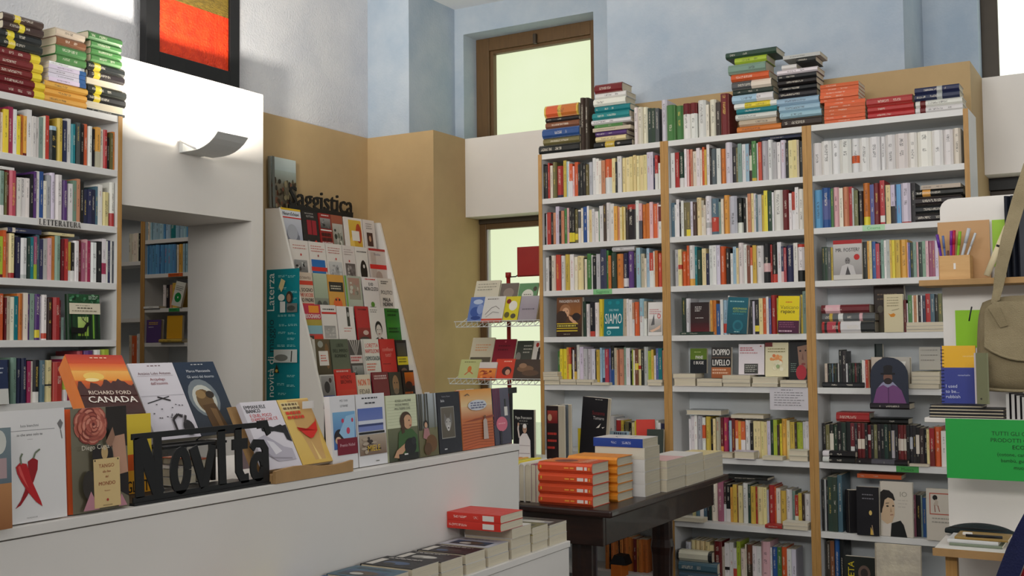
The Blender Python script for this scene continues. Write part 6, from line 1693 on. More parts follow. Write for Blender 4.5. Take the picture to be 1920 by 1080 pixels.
# rail behind the covers with white tags
rl = thing('display_rail', 'black metal rail with white tags behind the counter covers', 'rail', (-2.02, 2.75, CT))
ra, rb = max(px(563, 750, X=-2.0).y, ky1 + 0.012), px(968, 726, X=-2.0).y
rz = px(760, 742, X=-2.0).z
box('rail', -2.004, -1.998, ra, rb, rz - 0.02, rz, M['black'], rl)
for t in (0.02, 0.5, 0.98):
    box('post', -2.016, -2.006, ra + (rb - ra) * t - 0.005, ra + (rb - ra) * t + 0.005, CT, rz - 0.002, M['black'], rl)
for p0, p1 in ((568, 590), (797, 806), (857, 872), (875, 889)):
    y0, y1 = px(p0, 740, X=-1.995).y, px(p1, 740, X=-1.995).y
    box('price_tag', -1.9975, -1.9965, y0, y1, rz - 0.014, rz + 0.006, M['white'], rl)
# flat books behind the letters on the counter
for i, (y0, L, T, c, w) in enumerate(((1.90, 0.08, 0.02, 'w', 'first'), (1.985, 0.045, 0.028, 'c', 'second'))):
    z = CT + 0.0072
    for j in range(2):
        o = book('stacked_book', 0.13, L, T, (NX - 0.28, y0, z + T), (-R90, 0, 0), PAL['wkor'[(i + j) % 4]][1], f'{"lower" if j == 0 else "upper"} {PAL["wkor"[(i + j) % 4]][0]} book of the {w} flat pair behind the Novità letters', 'book', 'flat books behind the letters')
        z += T + 0.0005

# ------------------------------------------------------------------ stacks on the low ledge, page edges toward the aisle
LG = 'stacked books on the low ledge'


def top_art(W, H, who):
    r = random.Random(len(who) * 7)
    a = Art(W, H)
    cols = [(60, 58, 54), (150, 146, 138), (96, 80, 66), (190, 186, 178), (70, 90, 120)]
    dark = 'black' in who or 'dark' in who
    if not dark:
        a.rect(0.12, 0.12, 0.88, 0.62, r.choice(cols), r.choice(cols))
    a.ell(0.5, 0.4, 0.24, 0.16, r.choice(cols)); a.ell(0.4, 0.3, 0.12, 0.1, r.choice(cols))
    if dark:
        a.rect(0.06, 0.08, 0.2, 0.7, (206, 200, 190))
    a.lines(0.15, 0.85, 0.84, 2, 0.08, 0.03, (200, 194, 186) if dark else (90, 84, 80), len(who))
    return a


def ledge_pile(p0, p1, ys, spec, who):
    """spec from the bottom up: (thickness, colour). Fore-edges face +X."""
    yb0, yb1 = px(p0, ys, X=-1.71).y, px(p1, ys, X=-1.71).y
    z = 0.9002
    n = len(spec)
    for i, (T, c) in enumerate(spec):
        D = 0.17 + rnd.uniform(-0.004, 0.004)
        pos = 'bottom' if i == 0 else ('top' if i == n - 1 else ORD[i] + ' from bottom')
        book('stacked_book', D, yb1 - yb0 - 0.004, T, (-1.712 - D + rnd.uniform(-0.004, 0.0), yb0, z + T), (-R90, 0, 0), PAL[c][1] if isinstance(c, str) else c, f'{pos} book of the {who}', 'book', LG, hard=False, art=top_art(D, yb1 - yb0 - 0.004, who) if i == n - 1 else None)
        z += T + 0.0004
    return z, yb0, yb1


def ledge_cover(z, y0, y1, draw, who):
    o = sheet('loose_cover', who, 'leaflet', (-1.885, y0 + 0.004, z), 0, 0.165, y1 - y0 - 0.012, (40, 40, 40), draw)
    o.rotation_euler = (-R90, 0, 0)
    o.location.z = z + 0.0016
    return o


ledge_pile(1033, 1066, 1014, [(0.03, 'w'), (0.03, 'w'), (0.006, 'k')], 'aisle-end ledge stack')
ledge_pile(1001, 1031, 1024, [(0.026, 'w'), (0.026, 'y'), (0.022, 'u')], 'ledge stack with yellow spine')
z, a_, b_ = ledge_pile(962, 999, 1040, [(0.03, 'w'), (0.03, 'w'), (0.03, 'w')], 'ledge stack beside the red pair')
ledge_pile(918, 958, 1058, [(0.028, 'z'), (0.028, 'z')], 'grey-covered ledge stack')
ledge_pile(876, 914, 1075, [(0.028, 'w'), (0.028, 'k')], 'dark-covered ledge stack')
ledge_pile(830, 872, 1095, [(0.028, 'w'), (0.028, 'k')], 'black-covered ledge stack')
zt, ya_, yb2 = ledge_pile(775, 826, 1115, [(0.03, 'w'), (0.032, 'k')], 'ledge stack with orange-edged black cover')
ledge_pile(715, 770, 1135, [(0.03, 'c'), (0.03, 'h')], 'blue-covered ledge stack')
ledge_pile(640, 708, 1160, [(0.03, 'w'), (0.03, 'b')], 'first blue ledge stack')
ledge_pile(560, 632, 1185, [(0.03, 'w'), (0.03, 'y')], 'yellow ledge stack')
ledge_pile(470, 552, 1215, [(0.03, 'w'), (0.03, 'a')], 'salmon ledge stack')
# two red books lying across, spines to the camera
for i in range(2):
    T = 0.024
    art = None
    o = book('stacked_book', 0.135, 0.19, T, (-1.712, a_ - 0.07, z + 0.0006 + i * 0.0245 + T), (-R90, 0, R90), (206, 52, 40), f'{"lower" if i == 0 else "upper"} red book of the pair lying across the ledge', 'book', LG, ink=(236, 210, 200), hard=False)
    sp_ = box('spine_label', -0.0006, -0.0002, 0.004, T - 0.004, 0.022, 0.062, M['white'], o, world_coords=False)


# ------------------------------------------------------------------ books on the walnut table
TG = 'books on the walnut table'
# four orange hardbacks at the corner, spines toward the camera
z = TZ
ox = -1.90
for i in range(4):
    T, L, D = 0.0415, 0.235, 0.155
    o = book('stacked_book', D, L, T, (ox + rnd.uniform(-0.002, 0.002), 3.845 + rnd.uniform(0, 0.003), z + T), (-R90, 0, R90), (222, 82, 44), ['bottom', 'second from bottom', 'second from top', 'top'][i] + ' orange hardback of the stack at the table corner', 'book', TG, hard=True)
    a = Art(L, T)
    a.lines(0.73, 0.93, 0.36, 1, 0.1, 0.3, (240, 222, 214), 8); a.lines(0.5, 0.7, 0.45, 1, 0.1, 0.12, (240, 170, 70), 3); a.ell(0.06, 0.55, 0.014, 0.16, (236, 190, 60)); a.ell(0.96, 0.5, 0.01, 0.14, (236, 190, 60))
    p = a.build('spine_lettering', o)
    # lay the print on the spine: its width runs along the book's height
    p.matrix_local = Matrix(((0, 1, 0, -0.14 * T - 0.0002), (0, 0, -1, T), (-1, 0, 0, L), (0, 0, 0, 1)))
    if i == 3:
        c = Art(D, L)
        c.rect(0.02, 0.02, 0.98, 0.98, (206, 84, 40), (216, 120, 44)); c.ell(0.4, 0.6, 0.3, 0.2, (120, 44, 36)); c.lines(0.1, 0.9, 0.25, 3, 0.07, 0.03, (236, 190, 160), 4)
        c.build('cover_print', o)
    z += T + 0.0006
# five golden hardbacks behind
z = TZ
for i in range(5):
    T = 0.0345
    book('stacked_book', 0.15, 0.22, T, (-1.895 + 0.015, 4.03, z + T), (-R90, 0, R90), (226, 140, 40), ['bottom', 'second from bottom', 'middle', 'second from top', 'top'][i] + ' golden hardback behind the orange table stack', 'book', TG, hard=True)
    z += T + 0.0005
# tall white stack with blue spine on top
z = TZ
for i, (T, c) in enumerate(((0.05, 'w'), (0.05, 'w'), (0.05, 'w'), (0.048, 'c'))):
    book('stacked_book', 0.16, 0.225, T, (-1.84 - 0.225 + 0.225, 4.21 + 0.0, z + T), (-R90, 0, R90), PAL[c][1], ['bottom', 'second', 'third', 'fourth'][i] + ' white book of the tall stack beside golden hardbacks', 'book', TG, hard=False)
    z += T + 0.0005
o = book('stacked_book', 0.16, 0.225, 0.036, (-1.845, 4.205, z + 0.036), (-R90, 0, R90), (214, 210, 208), 'white-covered book with blue spine topping the tall stack', 'book', TG, hard=False, spine=(34, 66, 150), ink=(190, 200, 230))
c = Art(0.16, 0.225); c.line([(0.3, 0.6), (0.5, 0.7), (0.7, 0.62)], 0.03, (80, 70, 90)); c.lines(0.2, 0.8, 0.3, 1, 0.1, 0.03, (140, 130, 140), 2); c.build('cover_print', o)
# row of books standing spine up
xx = -1.90 - 0.237
for i, (T, c, h) in enumerate(((0.024, 'p', 0.15), (0.02, 'x', 0.152), (0.03, 'c', 0.15), (0.026, 'w', 0.15), (0.034, 'y', 0.152), (0.026, 'l', 0.15), (0.026, 'O', 0.152), (0.03, 'q', 0.15), (0.02, 'n', 0.15))):
    book('upturned_book', h, 0.205, T, (xx, 3.87, TZ + h), (0, R90, R90), PAL[c][1], f'{PAL[c][0]} book standing spine up left of the orange stack', 'book', 'row of books standing spine up on the table', hard=T > 0.025)
    xx -= T + 0.0012
# white boxed set at the counter end of the row
z = TZ
for i in range(4):
    book('stacked_book', 0.15, 0.06 + 0.1, 0.036, (xx - 0.004, 3.87, z + 0.036), (-R90, 0, R90), (206, 206, 206), ['bottom', 'second', 'third', 'top'][i] + ' grey-white book of the stack beside the counter end', 'book', TG, ink=(70, 80, 130), hard=False)
    z += 0.0365
# page-edge stacks along the aisle side of the table
def table_pile(y0, y1, spec, who, x=-1.815, D=0.155):
    z = TZ
    n = len(spec)
    for i, (T, c) in enumerate(spec):
        d = D + rnd.uniform(-0.005, 0.005)
        pos = 'bottom' if i == 0 else ('top' if i == n - 1 else ORD[i] + ' from bottom')
        book('stacked_book', d, y1 - y0, T, (x - d + rnd.uniform(-0.006, 0.0), y0, z + T), (-R90, 0, 0), PAL[c][1], f'{pos} book of the {who}', 'book', TG, hard=False)
        z += T + 0.0004


table_pile(4.39, 4.60, [(0.05, 'w'), (0.05, 'w'), (0.03, 'p')], 'second aisle-side table stack')
table_pile(4.615, 4.83, [(0.046, 'w'), (0.046, 'w'), (0.036, 'w')], 'third aisle-side table stack')
table_pile(4.845, 5.085, [(0.046, 'w'), (0.046, 'w'), (0.02, 'i')], 'far aisle-side table stack')
table_pile(4.39, 4.60, [(0.03, 'n'), (0.03, 'k')], 'inner green table stack', x=-2.03)
table_pile(4.62, 4.83, [(0.03, 'T'), (0.03, 'g')], 'inner grey table stack', x=-2.03)
table_pile(4.86, 5.08, [(0.03, 'h'), (0.03, 'w')], 'inner blue table stack', x=-2.03)
table_pile(4.12, 4.33, [(0.03, 'n'), (0.03, 'n')], 'inner green pair beside white stack', x=-2.2)
table_pile(4.38, 4.6, [(0.024, 'O'), (0.024, 'n')], 'low golden and green pair', x=-2.26)
table_pile(4.12, 4.33, [(0.02, 'g'), (0.02, 'z')], 'low grey pair', x=-2.5)

# ------------------------------------------------------------------ upright books on the plinth and nearby shelf
PG = 'upright books behind the walnut table'
PZ = 0.885


def c_papa(a):
    a.text('Papa Francesco', 0.5, 0.86, 0.05, (220, 216, 206), 0.8); a.lines(0.3, 0.7, 0.79, 2, 0.05, 0.02, (120, 118, 112), 3); a.poly([(0.25, 0.12), (0.3, 0.5), (0.46, 0.58), (0.66, 0.58), (0.82, 0.46), (0.84, 0.12)], (224, 216, 212)); a.ell(0.56, 0.66, 0.1, 0.08, (190, 150, 126)); a.ell(0.56, 0.71, 0.09, 0.04, (226, 222, 216)); a.line([(0.3, 0.5), (0.24, 0.66), (0.26, 0.72)], 0.07, (214, 200, 190)); a.ell(0.26, 0.74, 0.04, 0.03, (196, 156, 130)); a.rect(0.28, 0.36, 0.8, 0.37, (176, 160, 160)); a.rect(0.28, 0.22, 0.8, 0.23, (176, 160, 160)); a.ell(0.52, 0.65, 0.014, 0.01, BK, 8); a.ell(0.6, 0.65, 0.014, 0.01, BK, 8)


def plinth_book(p0, p1, yt, plane, T, col, lab, d=None, rz=0.0, zb=PZ, lean=0.0, hmax=0.32, spine=None):
    a, b = px(p0, yt, Y=plane), px(p1, yt, Y=plane)
    H = min(hmax, a.z - zb)
    W = (b.x - a.x) / max(0.3, math.cos(rz))
    art = None
    if d:
        art = Art(W, H); d(art)
    return faceout(W, H, T, (a.x, plane, zb), rz, lean, col, lab, PG, art, spine=spine)


ac = thing('acrylic_holder', 'clear acrylic holder around the black papal cover', 'stand', (px(980, 800, Y=5.25).x, 5.26, PZ))
hx0, hx1 = px(960, 800, Y=5.25).x, px(1009, 800, Y=5.25).x
box('back_plate', hx0, hx1, 5.288, 5.291, PZ + 0.003, PZ + 0.24, M['acrylic'], ac)
box('base_plate', hx0, hx1, 5.19, 5.2995, PZ + 0.0003, PZ + 0.0027, M['acrylic'], ac)
plinth_book(962, 1001, 768, 5.25, 0.02, (26, 25, 26), 'black cover with white-robed waving man on the plinth', c_papa, zb=PZ + 0.0035)
plinth_book(1024, 1046, 749, 5.44, 0.09, (40, 28, 28), 'thick black book with red lettering on the plinth', lambda a: (a.rect(0, 0, 1, 0.05, RD), a.rect(0.1, 0.7, 0.95, 0.92, (110, 30, 32), (150, 60, 50)), a.ell(0.3, 0.8, 0.18, 0.06, (190, 150, 120)), a.lines(0.1, 0.9, 0.5, 3, 0.12, 0.04, (190, 60, 50), 3)), rz=0.0)
plinth_book(1046, 1065, 757, 5.58, 0.05, (104, 112, 118), 'grey blue book beside the thick black one on plinth', None)


def c_black(a):
    a.lines(0.5, 0.8, 0.965, 1, 0.1, 0.012, (150, 146, 140), 3); a.text('Susanna', 0.66, 0.76, 0.06, (110, 30, 34), 0.5); a.text('Tamaro', 0.68, 0.68, 0.05, (190, 184, 180), 0.44); a.poly([(0.6, 0.52), (0.78, 0.6), (0.72, 0.53)], (206, 200, 190)); a.poly([(0.82, 0.54), (0.94, 0.55), (0.86, 0.52)], (206, 200, 190))


bb = plinth_book(1084, 1131, 733, 5.72, 0.05, (22, 20, 24), 'large black cover with dark red title leaning on the plinth', c_black, lean=0.03, hmax=0.36)
bb.rotation_euler.y = 0.07


# small things on the sixth shelf of the first bookcase
S6 = 0.90
faceout(0.11, 0.20, 0.014, (px(1195, 850, Y=5.99).x, 5.985, S6), 0.5, 0.12, (206, 52, 34), 'red cover standing open on the sixth shelf by the upright', PG, None)
faceout(0.10, 0.15, 0.02, (px(1210, 855, Y=5.96).x + 0.02, 5.93, S6), 0.12, 0.12, (38, 48, 40), 'dark green and cream cover leaning before the red one', PG, None)
art = Art(0.12, 0.13); art.rect(0, 0, 1, 1, (110, 140, 156), (150, 170, 180)); art.ell(0.5, 0.0, 0.36, 0.5, (190, 60, 44), a0=0, a1=180); art.lines(0.2, 0.9, 0.85, 1, 0.1, 0.1, (60, 70, 90), 3)
faceout(0.12, 0.13, 0.016, (px(1143, 850, Y=5.96).x, 5.955, S6), 0.1, 0.15, (120, 146, 160), 'blue cover with red mound on the sixth shelf', PG, art)
for i in range(2):
    faceout(0.11, 0.17, 0.022, (px(1099 + i * 12, 850, Y=5.9).x, 5.80 - i * 0.001, PZ), 0.6, 0.0, (222, 200, 40), f'{"nearer" if i == 0 else "farther"} yellow book standing in front of the plinth edge', PG, None)
# small orange box with dark pouch seen below the table
bx_ = thing('gift_box', 'small orange box with dark pouch below the table', 'box', (px(1160, 1075, Y=5.9).x, 5.9, 0.20))
q = px(1149, 1060, Y=5.9).x, px(1169, 1060, Y=5.9).x
box('body', q[0], q[1], 5.87, 5.97, 0.20, px(1160, 1060, Y=5.87).z, M['red'], bx_, 0.003)
bx_.children[0].data.materials.clear(); bx_.children[0].data.materials.append(mat('orange_box', (214, 112, 30), 0.6, var=0.05))
prism('pouch', [(q[0] - 0.01, px(1160, 1060, Y=5.87).z + 0.001), (q[1] + 0.03, px(1160, 1060, Y=5.87).z + 0.001), (q[1] + 0.01, px(1160, 1043, Y=5.87).z), (q[0] + 0.02, px(1160, 1042, Y=5.87).z)], 'y', 5.875, 5.96, M['black'], bx_)


# ------------------------------------------------------------------ red and white wire stand in the window niche
NG = 'books in the wire stand'
NY = 6.12
ws = thing('wire_bookstand', 'red pole stand with white wire baskets in the window niche', 'stand', (-3.66, 6.3, 0))
pxx = px(945, 560, Y=6.3).x
tube('pole', [(pxx, 6.36, 0.0), (pxx, 6.36, 1.995)], 0.014, M['red'], ws)
tube('pole_tip', [(pxx, 6.36, 1.9955), (pxx, 6.36, 2.03)], 0.02, M['red'], ws)
tube('foot_ring', [(pxx + 0.3 * math.cos(t), 6.36 + 0.25 * math.sin(t), 0.012) for t in [2 * math.pi * i / 16 for i in range(17)]], 0.011, M['red'], ws)
sx0, sx1 = px(966, 490, Y=6.3).x, px(966, 490, Y=6.3).x + 0.27
sz0, sz1 = px(990, 516, Y=6.3).z, px(990, 463, Y=6.3).z
box('sign_panel', sx0, sx1, 6.325, 6.335, sz0, sz1, M['red'], ws, 0.004)
box('sign_rim', sx0 - 0.006, sx1 + 0.006, 6.3355, 6.340, sz0 - 0.006, sz1 + 0.006, M['red'], ws, 0.003)
tube('sign_arm', [(pxx, 6.36, 2.0), (pxx + 0.06, 6.355, 2.0), (pxx + 0.085, 6.345, 2.01), (pxx + 0.09, 6.343, sz0 + 0.02)], 0.004, M['black'], ws)


def basket(z, x0, x1):
    """Wire tray: front rail pair, uprights, floor wires and sloping ends."""
    b = bpy.data.objects.new('basket', None)
    C.objects.link(b); b.parent = ws; b.location = -Vector(ws.location)
    V, F = [], []
    def add(path, r=0.0028):
        v, f = tube_geo(path, r, 5)
        o = len(V); V.extend(v); F.extend([tuple(i + o for i in q) for q in f])
    add([(x0, NY + 0.24, z + 0.13), (x0, NY - 0.05, z), (x1, NY - 0.05, z), (x1, NY + 0.24, z + 0.13)])
    add([(x0 - 0.01, NY - 0.06, z + 0.036), (x1 + 0.01, NY - 0.06, z + 0.036)])
    add([(x0, NY + 0.24, z + 0.13), (x1, NY + 0.24, z + 0.13)])
    n = 15
    for i in range(n + 1):
        x = x0 + (x1 - x0) * i / n
        add([(x, NY - 0.06, z + 0.036), (x, NY - 0.05, z), (x, NY + 0.24, z + 0.13)], 0.0022)
    o = mesh('wire_frame', V, F, M['wire'], b, False, False)
    o['kind'] = 'stuff'


bx0, bx1 = px(860, 612, Y=6.1).x, -3.345
basket(1.665, bx0, bx1)
basket(1.295, px(848, 716, Y=6.1).x, bx1)


def wire_book(p0, p1, yt, yb, plane, zb, col, lab, d=None, rz=0.0, lean=0.35, T=0.014):
    a, b = px(p0, yb, Y=plane), px(p1, yb, Y=plane)
    W = b.x - a.x
    top = px((p0 + p1) / 2, yt, Y=plane + 0.05).z
    H = max(0.1, (top - zb) / math.cos(lean))
    art = None
    if d:
        art = Art(W, H); d(art)
    faceout(W - 0.002, H, T, (a.x + 0.001, plane, zb + 0.012), rz, lean, col, lab, NG, art)


for args in (
    (884, 930, 531, 568, NY + 0.13, 1.775, (206, 200, 180), 'cream cover with small lines, back row of upper basket', cov(Ln(0.1, 0.9, 0.85, 3, 0.1, 0.03, (150, 146, 130), 3))),
    (932, 965, 536, 568, NY + 0.13, 1.775, (110, 100, 94), 'grey brown cover, back row of upper basket', cov(El(0.5, 0.6, 0.3, 0.2, (140, 128, 120)), Ln(0.2, 0.8, 0.4, 1, 0.1, 0.05, (190, 186, 180), 3))),
    (967, 1003, 536, 568, NY + 0.13, 1.775, (96, 140, 100), 'green cover with white oval, back row of upper basket', cov(El(0.5, 0.5, 0.3, 0.24, (214, 214, 204)), El(0.85, 0.75, 0.1, 0.1, (70, 60, 50)), Ln(0.3, 0.7, 0.5, 1, 0.1, 0.04, (120, 120, 110), 3))),
    (875, 905, 562, 610, NY - 0.02, 1.682, (96, 120, 176), 'blue patterned cover, front row of upper basket', cov(El(0.5, 0.8, 0.3, 0.1, (176, 190, 214)), El(0.4, 0.4, 0.3, 0.2, (56, 84, 150)), El(0.7, 0.5, 0.2, 0.2, (130, 150, 196)), El(0.5, 0.15, 0.3, 0.08, (40, 66, 130)))),
    (901, 940, 561, 610, NY - 0.0365, 1.6755, (206, 204, 198), 'white cover with pencil drawn folds, front row of upper basket', cov(Ln(0.15, 0.7, 0.88, 1, 0.1, 0.04, (120, 116, 110), 3), lambda a: a.line([(0.15, 0.3), (0.4, 0.55), (0.6, 0.62), (0.8, 0.5)], 0.03, (130, 126, 122)), lambda a: a.line([(0.2, 0.2), (0.5, 0.4), (0.8, 0.36)], 0.03, (150, 146, 142)), Rr(0, 0, 1, 0.14, (190, 70, 50)))),
    (939, 969, 561, 609, NY - 0.02, 1.682, (206, 194, 40), 'yellow cover with white disc, front row of upper basket', cov(El(0.6, 0.62, 0.26, 0.2, (222, 218, 206)), El(0.3, 0.8, 0.14, 0.1, (120, 40, 30)), El(0.7, 0.2, 0.16, 0.1, (70, 66, 50)), El(0.3, 0.25, 0.16, 0.12, (90, 84, 40)))),
    (970, 1004, 560, 607, NY - 0.0365, 1.6755, (150, 142, 150), 'grey lilac cover, front row of upper basket', cov(Rr(0, 0.5, 1, 1, (150, 142, 152), (166, 160, 168)), Ln(0.15, 0.85, 0.46, 1, 0.1, 0.05, (100, 94, 106), 3))),
    (1004.5, 1014, 560, 606, NY - 0.02, 1.682, (120, 96, 60), 'narrow brown cover at the upper basket end', None),
    (878, 920, 638, 680, NY + 0.13, 1.405, (200, 192, 168), 'cream cover with dark skyline, back row of lower basket', cov(Ln(0.2, 0.9, 0.7, 3, 0.1, 0.04, (206, 150, 110), 4), Rr(0.05, 0.05, 0.95, 0.25, (90, 84, 70)))),
    (921, 961, 641, 682, NY + 0.13, 1.405, (130, 24, 44), 'dark crimson cover with small title, lower basket', cov(El(0.5, 0.9, 0.04, 0.04, (190, 90, 100)), Ln(0.2, 0.8, 0.7, 2, 0.16, 0.06, (90, 16, 30), 3))),
    (963, 994, 644, 682, NY + 0.13, 1.405, (60, 64, 58), 'dark green cover, back row of lower basket', cov(Ln(0.45, 0.95, 0.75, 3, 0.14, 0.05, (176, 176, 166), 3), El(0.2, 0.3, 0.16, 0.2, (130, 126, 120)))),
    (995, 1013, 644, 682, NY + 0.13, 1.405, (212, 206, 200), 'white cover with dark figure and red balloon', cov(El(0.4, 0.82, 0.16, 0.1, (176, 50, 40)), Rr(0.5, 0.12, 0.8, 0.55, (40, 36, 36)), El(0.65, 0.62, 0.12, 0.1, (40, 36, 36)))),
    (858, 896, 679, 716, NY - 0.02, 1.311, (186, 190, 130), 'lime cover with orange runners, front row of lower basket', cov(El(0.5, 0.5, 0.1, 0.16, (206, 120, 60)), lambda a: a.line([(0.3, 0.2), (0.5, 0.4), (0.7, 0.25)], 0.05, (196, 110, 70)), Ln(0.2, 0.8, 0.85, 1, 0.1, 0.04, (120, 116, 70), 3))),
    (894, 927, 684, 716, NY - 0.0365, 1.3045, (206, 96, 60), 'orange crowd cover with white top, lower basket', cov(Rr(0, 0.66, 1, 1, (214, 206, 200)), Ph(0.02, 0.05, 0.98, 0.62, [(206, 96, 50), (230, 150, 70), (150, 60, 40)], 3))),
    (925, 962, 678, 718, NY - 0.02, 1.311, (206, 66, 44), 'vermilion cover with dark head profile, lower basket', cov(El(0.6, 0.4, 0.24, 0.22, (60, 34, 34)), El(0.66, 0.34, 0.12, 0.14, (206, 150, 124)), Ln(0.4, 0.8, 0.85, 1, 0.1, 0.05, (240, 190, 170), 3))),
    (960, 1013, 679, 716, NY - 0.0365, 1.3045, (60, 46, 38), 'dark cover with sleeping figure, lower basket', cov(El(0.4, 0.55, 0.3, 0.16, (120, 90, 66)), El(0.6, 0.35, 0.3, 0.14, (90, 66, 50)), El(0.3, 0.7, 0.14, 0.12, (150, 116, 90)))),
):
    wire_book(*args)


# ------------------------------------------------------------------ recycled goods stand beside the bookcases
SY = 3.6
P = lambda x, y, Y=SY: px(x, y, Y=Y)
st = thing('goods_stand', 'white panel stand with narrow shelves of recycled stationery', 'stand', (-0.3, SY + 0.1, 0))
x0 = P(1765, 600).x
xr = x0 + 0.62


def rounded(xa, xb, za, zb, r, n=5):
    pts = [(xa, za), (xb, za), (xb, zb)]
    return pts + [(xa + r - r * math.sin(math.pi / 2 * i / n), zb - r + r * math.cos(math.pi / 2 * i / n)) for i in range(n + 1)]


ztop = P(1790, 372).z
prism('back_board', rounded(x0 + 0.005, xr, 0.02, ztop, 0.035), 'y', SY, SY + 0.018, M['white'], st)
zs1 = P(1800, 527).z
box('shelf', x0 - 0.04, xr, SY - 0.13, SY - 0.0005, zs1 - 0.018, zs1, M['kraft'], st, 0.002)
zs2 = P(1800, 783, SY - 0.13).z
box('shelf', x0 - 0.03, xr, SY - 0.16, SY - 0.0005, zs2 - 0.014, zs2, M['white'], st, 0.002)
tz = P(1800, 1034, SY - 0.34).z
prism('tray', [(P(1752, 1030, SY - 0.34).x, SY - 0.34), (xr, SY - 0.34), (xr, SY - 0.0005), (x0 + 0.01, SY - 0.0005)], 'z', tz - 0.012, tz + 0.004, M['white'], st)
prism('tray_edge', [(P(1752, 1030, SY - 0.34).x - 0.004, SY - 0.346), (xr, SY - 0.346), (xr, SY - 0.3405), (P(1752, 1030, SY - 0.34).x - 0.002, SY - 0.3405)], 'z', tz - 0.016, tz + 0.005, M['kraft'], st)
for xx in (x0 + 0.04, xr - 0.1):
    box('leg', xx, xx + 0.03, SY - 0.3, SY - 0.27, 0, tz - 0.0165, M['beech'], st)

# kraft folder and green sheet on the upper part
sheet('kraft_folder', 'kraft cardboard folder standing behind the pencil box', 'folder', (P(1763, 525).x, SY - 0.022, zs1 + 0.001), 0, P(1860, 525).x - P(1763, 525).x, P(1800, 417).z - zs1, (190, 146, 96), None, thick=0.004)
sheet('green_sheet', 'lime green paper sheet pinned beside the kraft folder', 'paper', (P(1862, 470).x, SY - 0.008, P(1862, 500).z), 0, 0.04, P(1862, 413).z - P(1862, 500).z, (150, 196, 30), None)
sheet('green_sheet', 'lime green paper sheet behind the canvas bag', 'paper', (P(1793, 650).x, SY - 0.003, P(1793, 652).z), 0, 0.09, P(1793, 582).z - P(1793, 652).z, (140, 196, 20), None)

# pencil box
pb0, pb1 = P(1763, 525, SY - 0.1).x, P(1820, 525, SY - 0.1).x
pbz = zs1 + 0.0005
pbh = P(1790, 479, SY - 0.1).z
pcx = thing('pencil_box', 'pale wooden pencil box on the goods stand shelf', 'box', ((pb0 + pb1) / 2, SY - 0.08, pbz))
for a in ((pb0, pb1, SY - 0.105, SY - 0.1), (pb0, pb1, SY - 0.045, SY - 0.04), (pb0, pb0 + 0.005, SY - 0.0995, SY - 0.0455), (pb1 - 0.005, pb1, SY - 0.0995, SY - 0.0455)):
    box('side', a[0], a[1], a[2], a[3], pbz + 0.005, pbh, M['pale_wood'], pcx)
box('bottom', pb0, pb1, SY - 0.105, SY - 0.04, pbz, pbz + 0.0048, M['pale_wood'], pcx)
box('emblem', (pb0 + pb1) / 2 - 0.003, (pb0 + pb1) / 2 + 0.003, SY - 0.1065, SY - 0.1052, pbz + 0.03, pbz + 0.048, M['white'], pcx)
for i, (xb, xt, yt, c, nm, r) in enumerate(((1772, 1757, 440, (88, 40, 140), 'violet', 0.004), (1776, 1768, 442, (90, 110, 160), 'blue', 0.003), (1782, 1784, 433, (120, 40, 140), 'purple', 0.004), (1787, 1789, 432, (176, 30, 60), 'red', 0.004), (1792, 1800, 434, (130, 180, 40), 'green', 0.004), (1793, 1817, 428, (190, 194, 200), 'silver', 0.0045), (1799, 1829, 437, (200, 204, 208), 'slim silver', 0.003), (1779, 1777, 470, (110, 70, 60), 'brown', 0.003))):
    b, t = P(xb, 515, SY - 0.075), P(xt, yt, SY - 0.07)
    b.z = pbz + 0.006; b.y += 0.004 * (i % 3) - 0.004
    o = thing('pen', f'{nm} pen in the pale wooden pencil box', 'pen', tuple(b), 'pens in the pencil box')
    m_ = mat('pen_' + nm.replace(' ', '_'), c, 0.35, var=0.03)
    k = b.lerp(t, 0.7)
    tube('barrel', [b, k], r, m_, o, 8); tube('cap', [k + (t - b) * 0.004, t], r * 1.18, m_, o, 8)

# rolled paper, dark folders behind the strap
rp = thing('paper_roll', 'cream paper roll leaning on the kraft folder', 'roll', tuple(P(1850, 522, SY - 0.1)))
tube('roll', [P(1850, 517, SY - 0.115), P(1888, 425, SY - 0.105)], 0.009, mat('cream_paper', (222, 208, 170), 0.8, var=0.05), rp, 12)
tube('rubber_band', [P(1872.5, 464, SY - 0.1092), P(1874, 460, SY - 0.1088)], 0.0096, M['black'], rp, 12)
for i in range(3):
    p = P(1890 + i * 12, 518, SY - 0.09)
    sheet('dark_folder', f'{["first", "second", "third"][i]} black folder behind the bag strap', 'folder', (p.x, SY - 0.09, zs1 + 0.0006), 0.9, 0.075, 0.24, (26, 30, 40), None, 'black folders on the goods stand', thick=0.006)


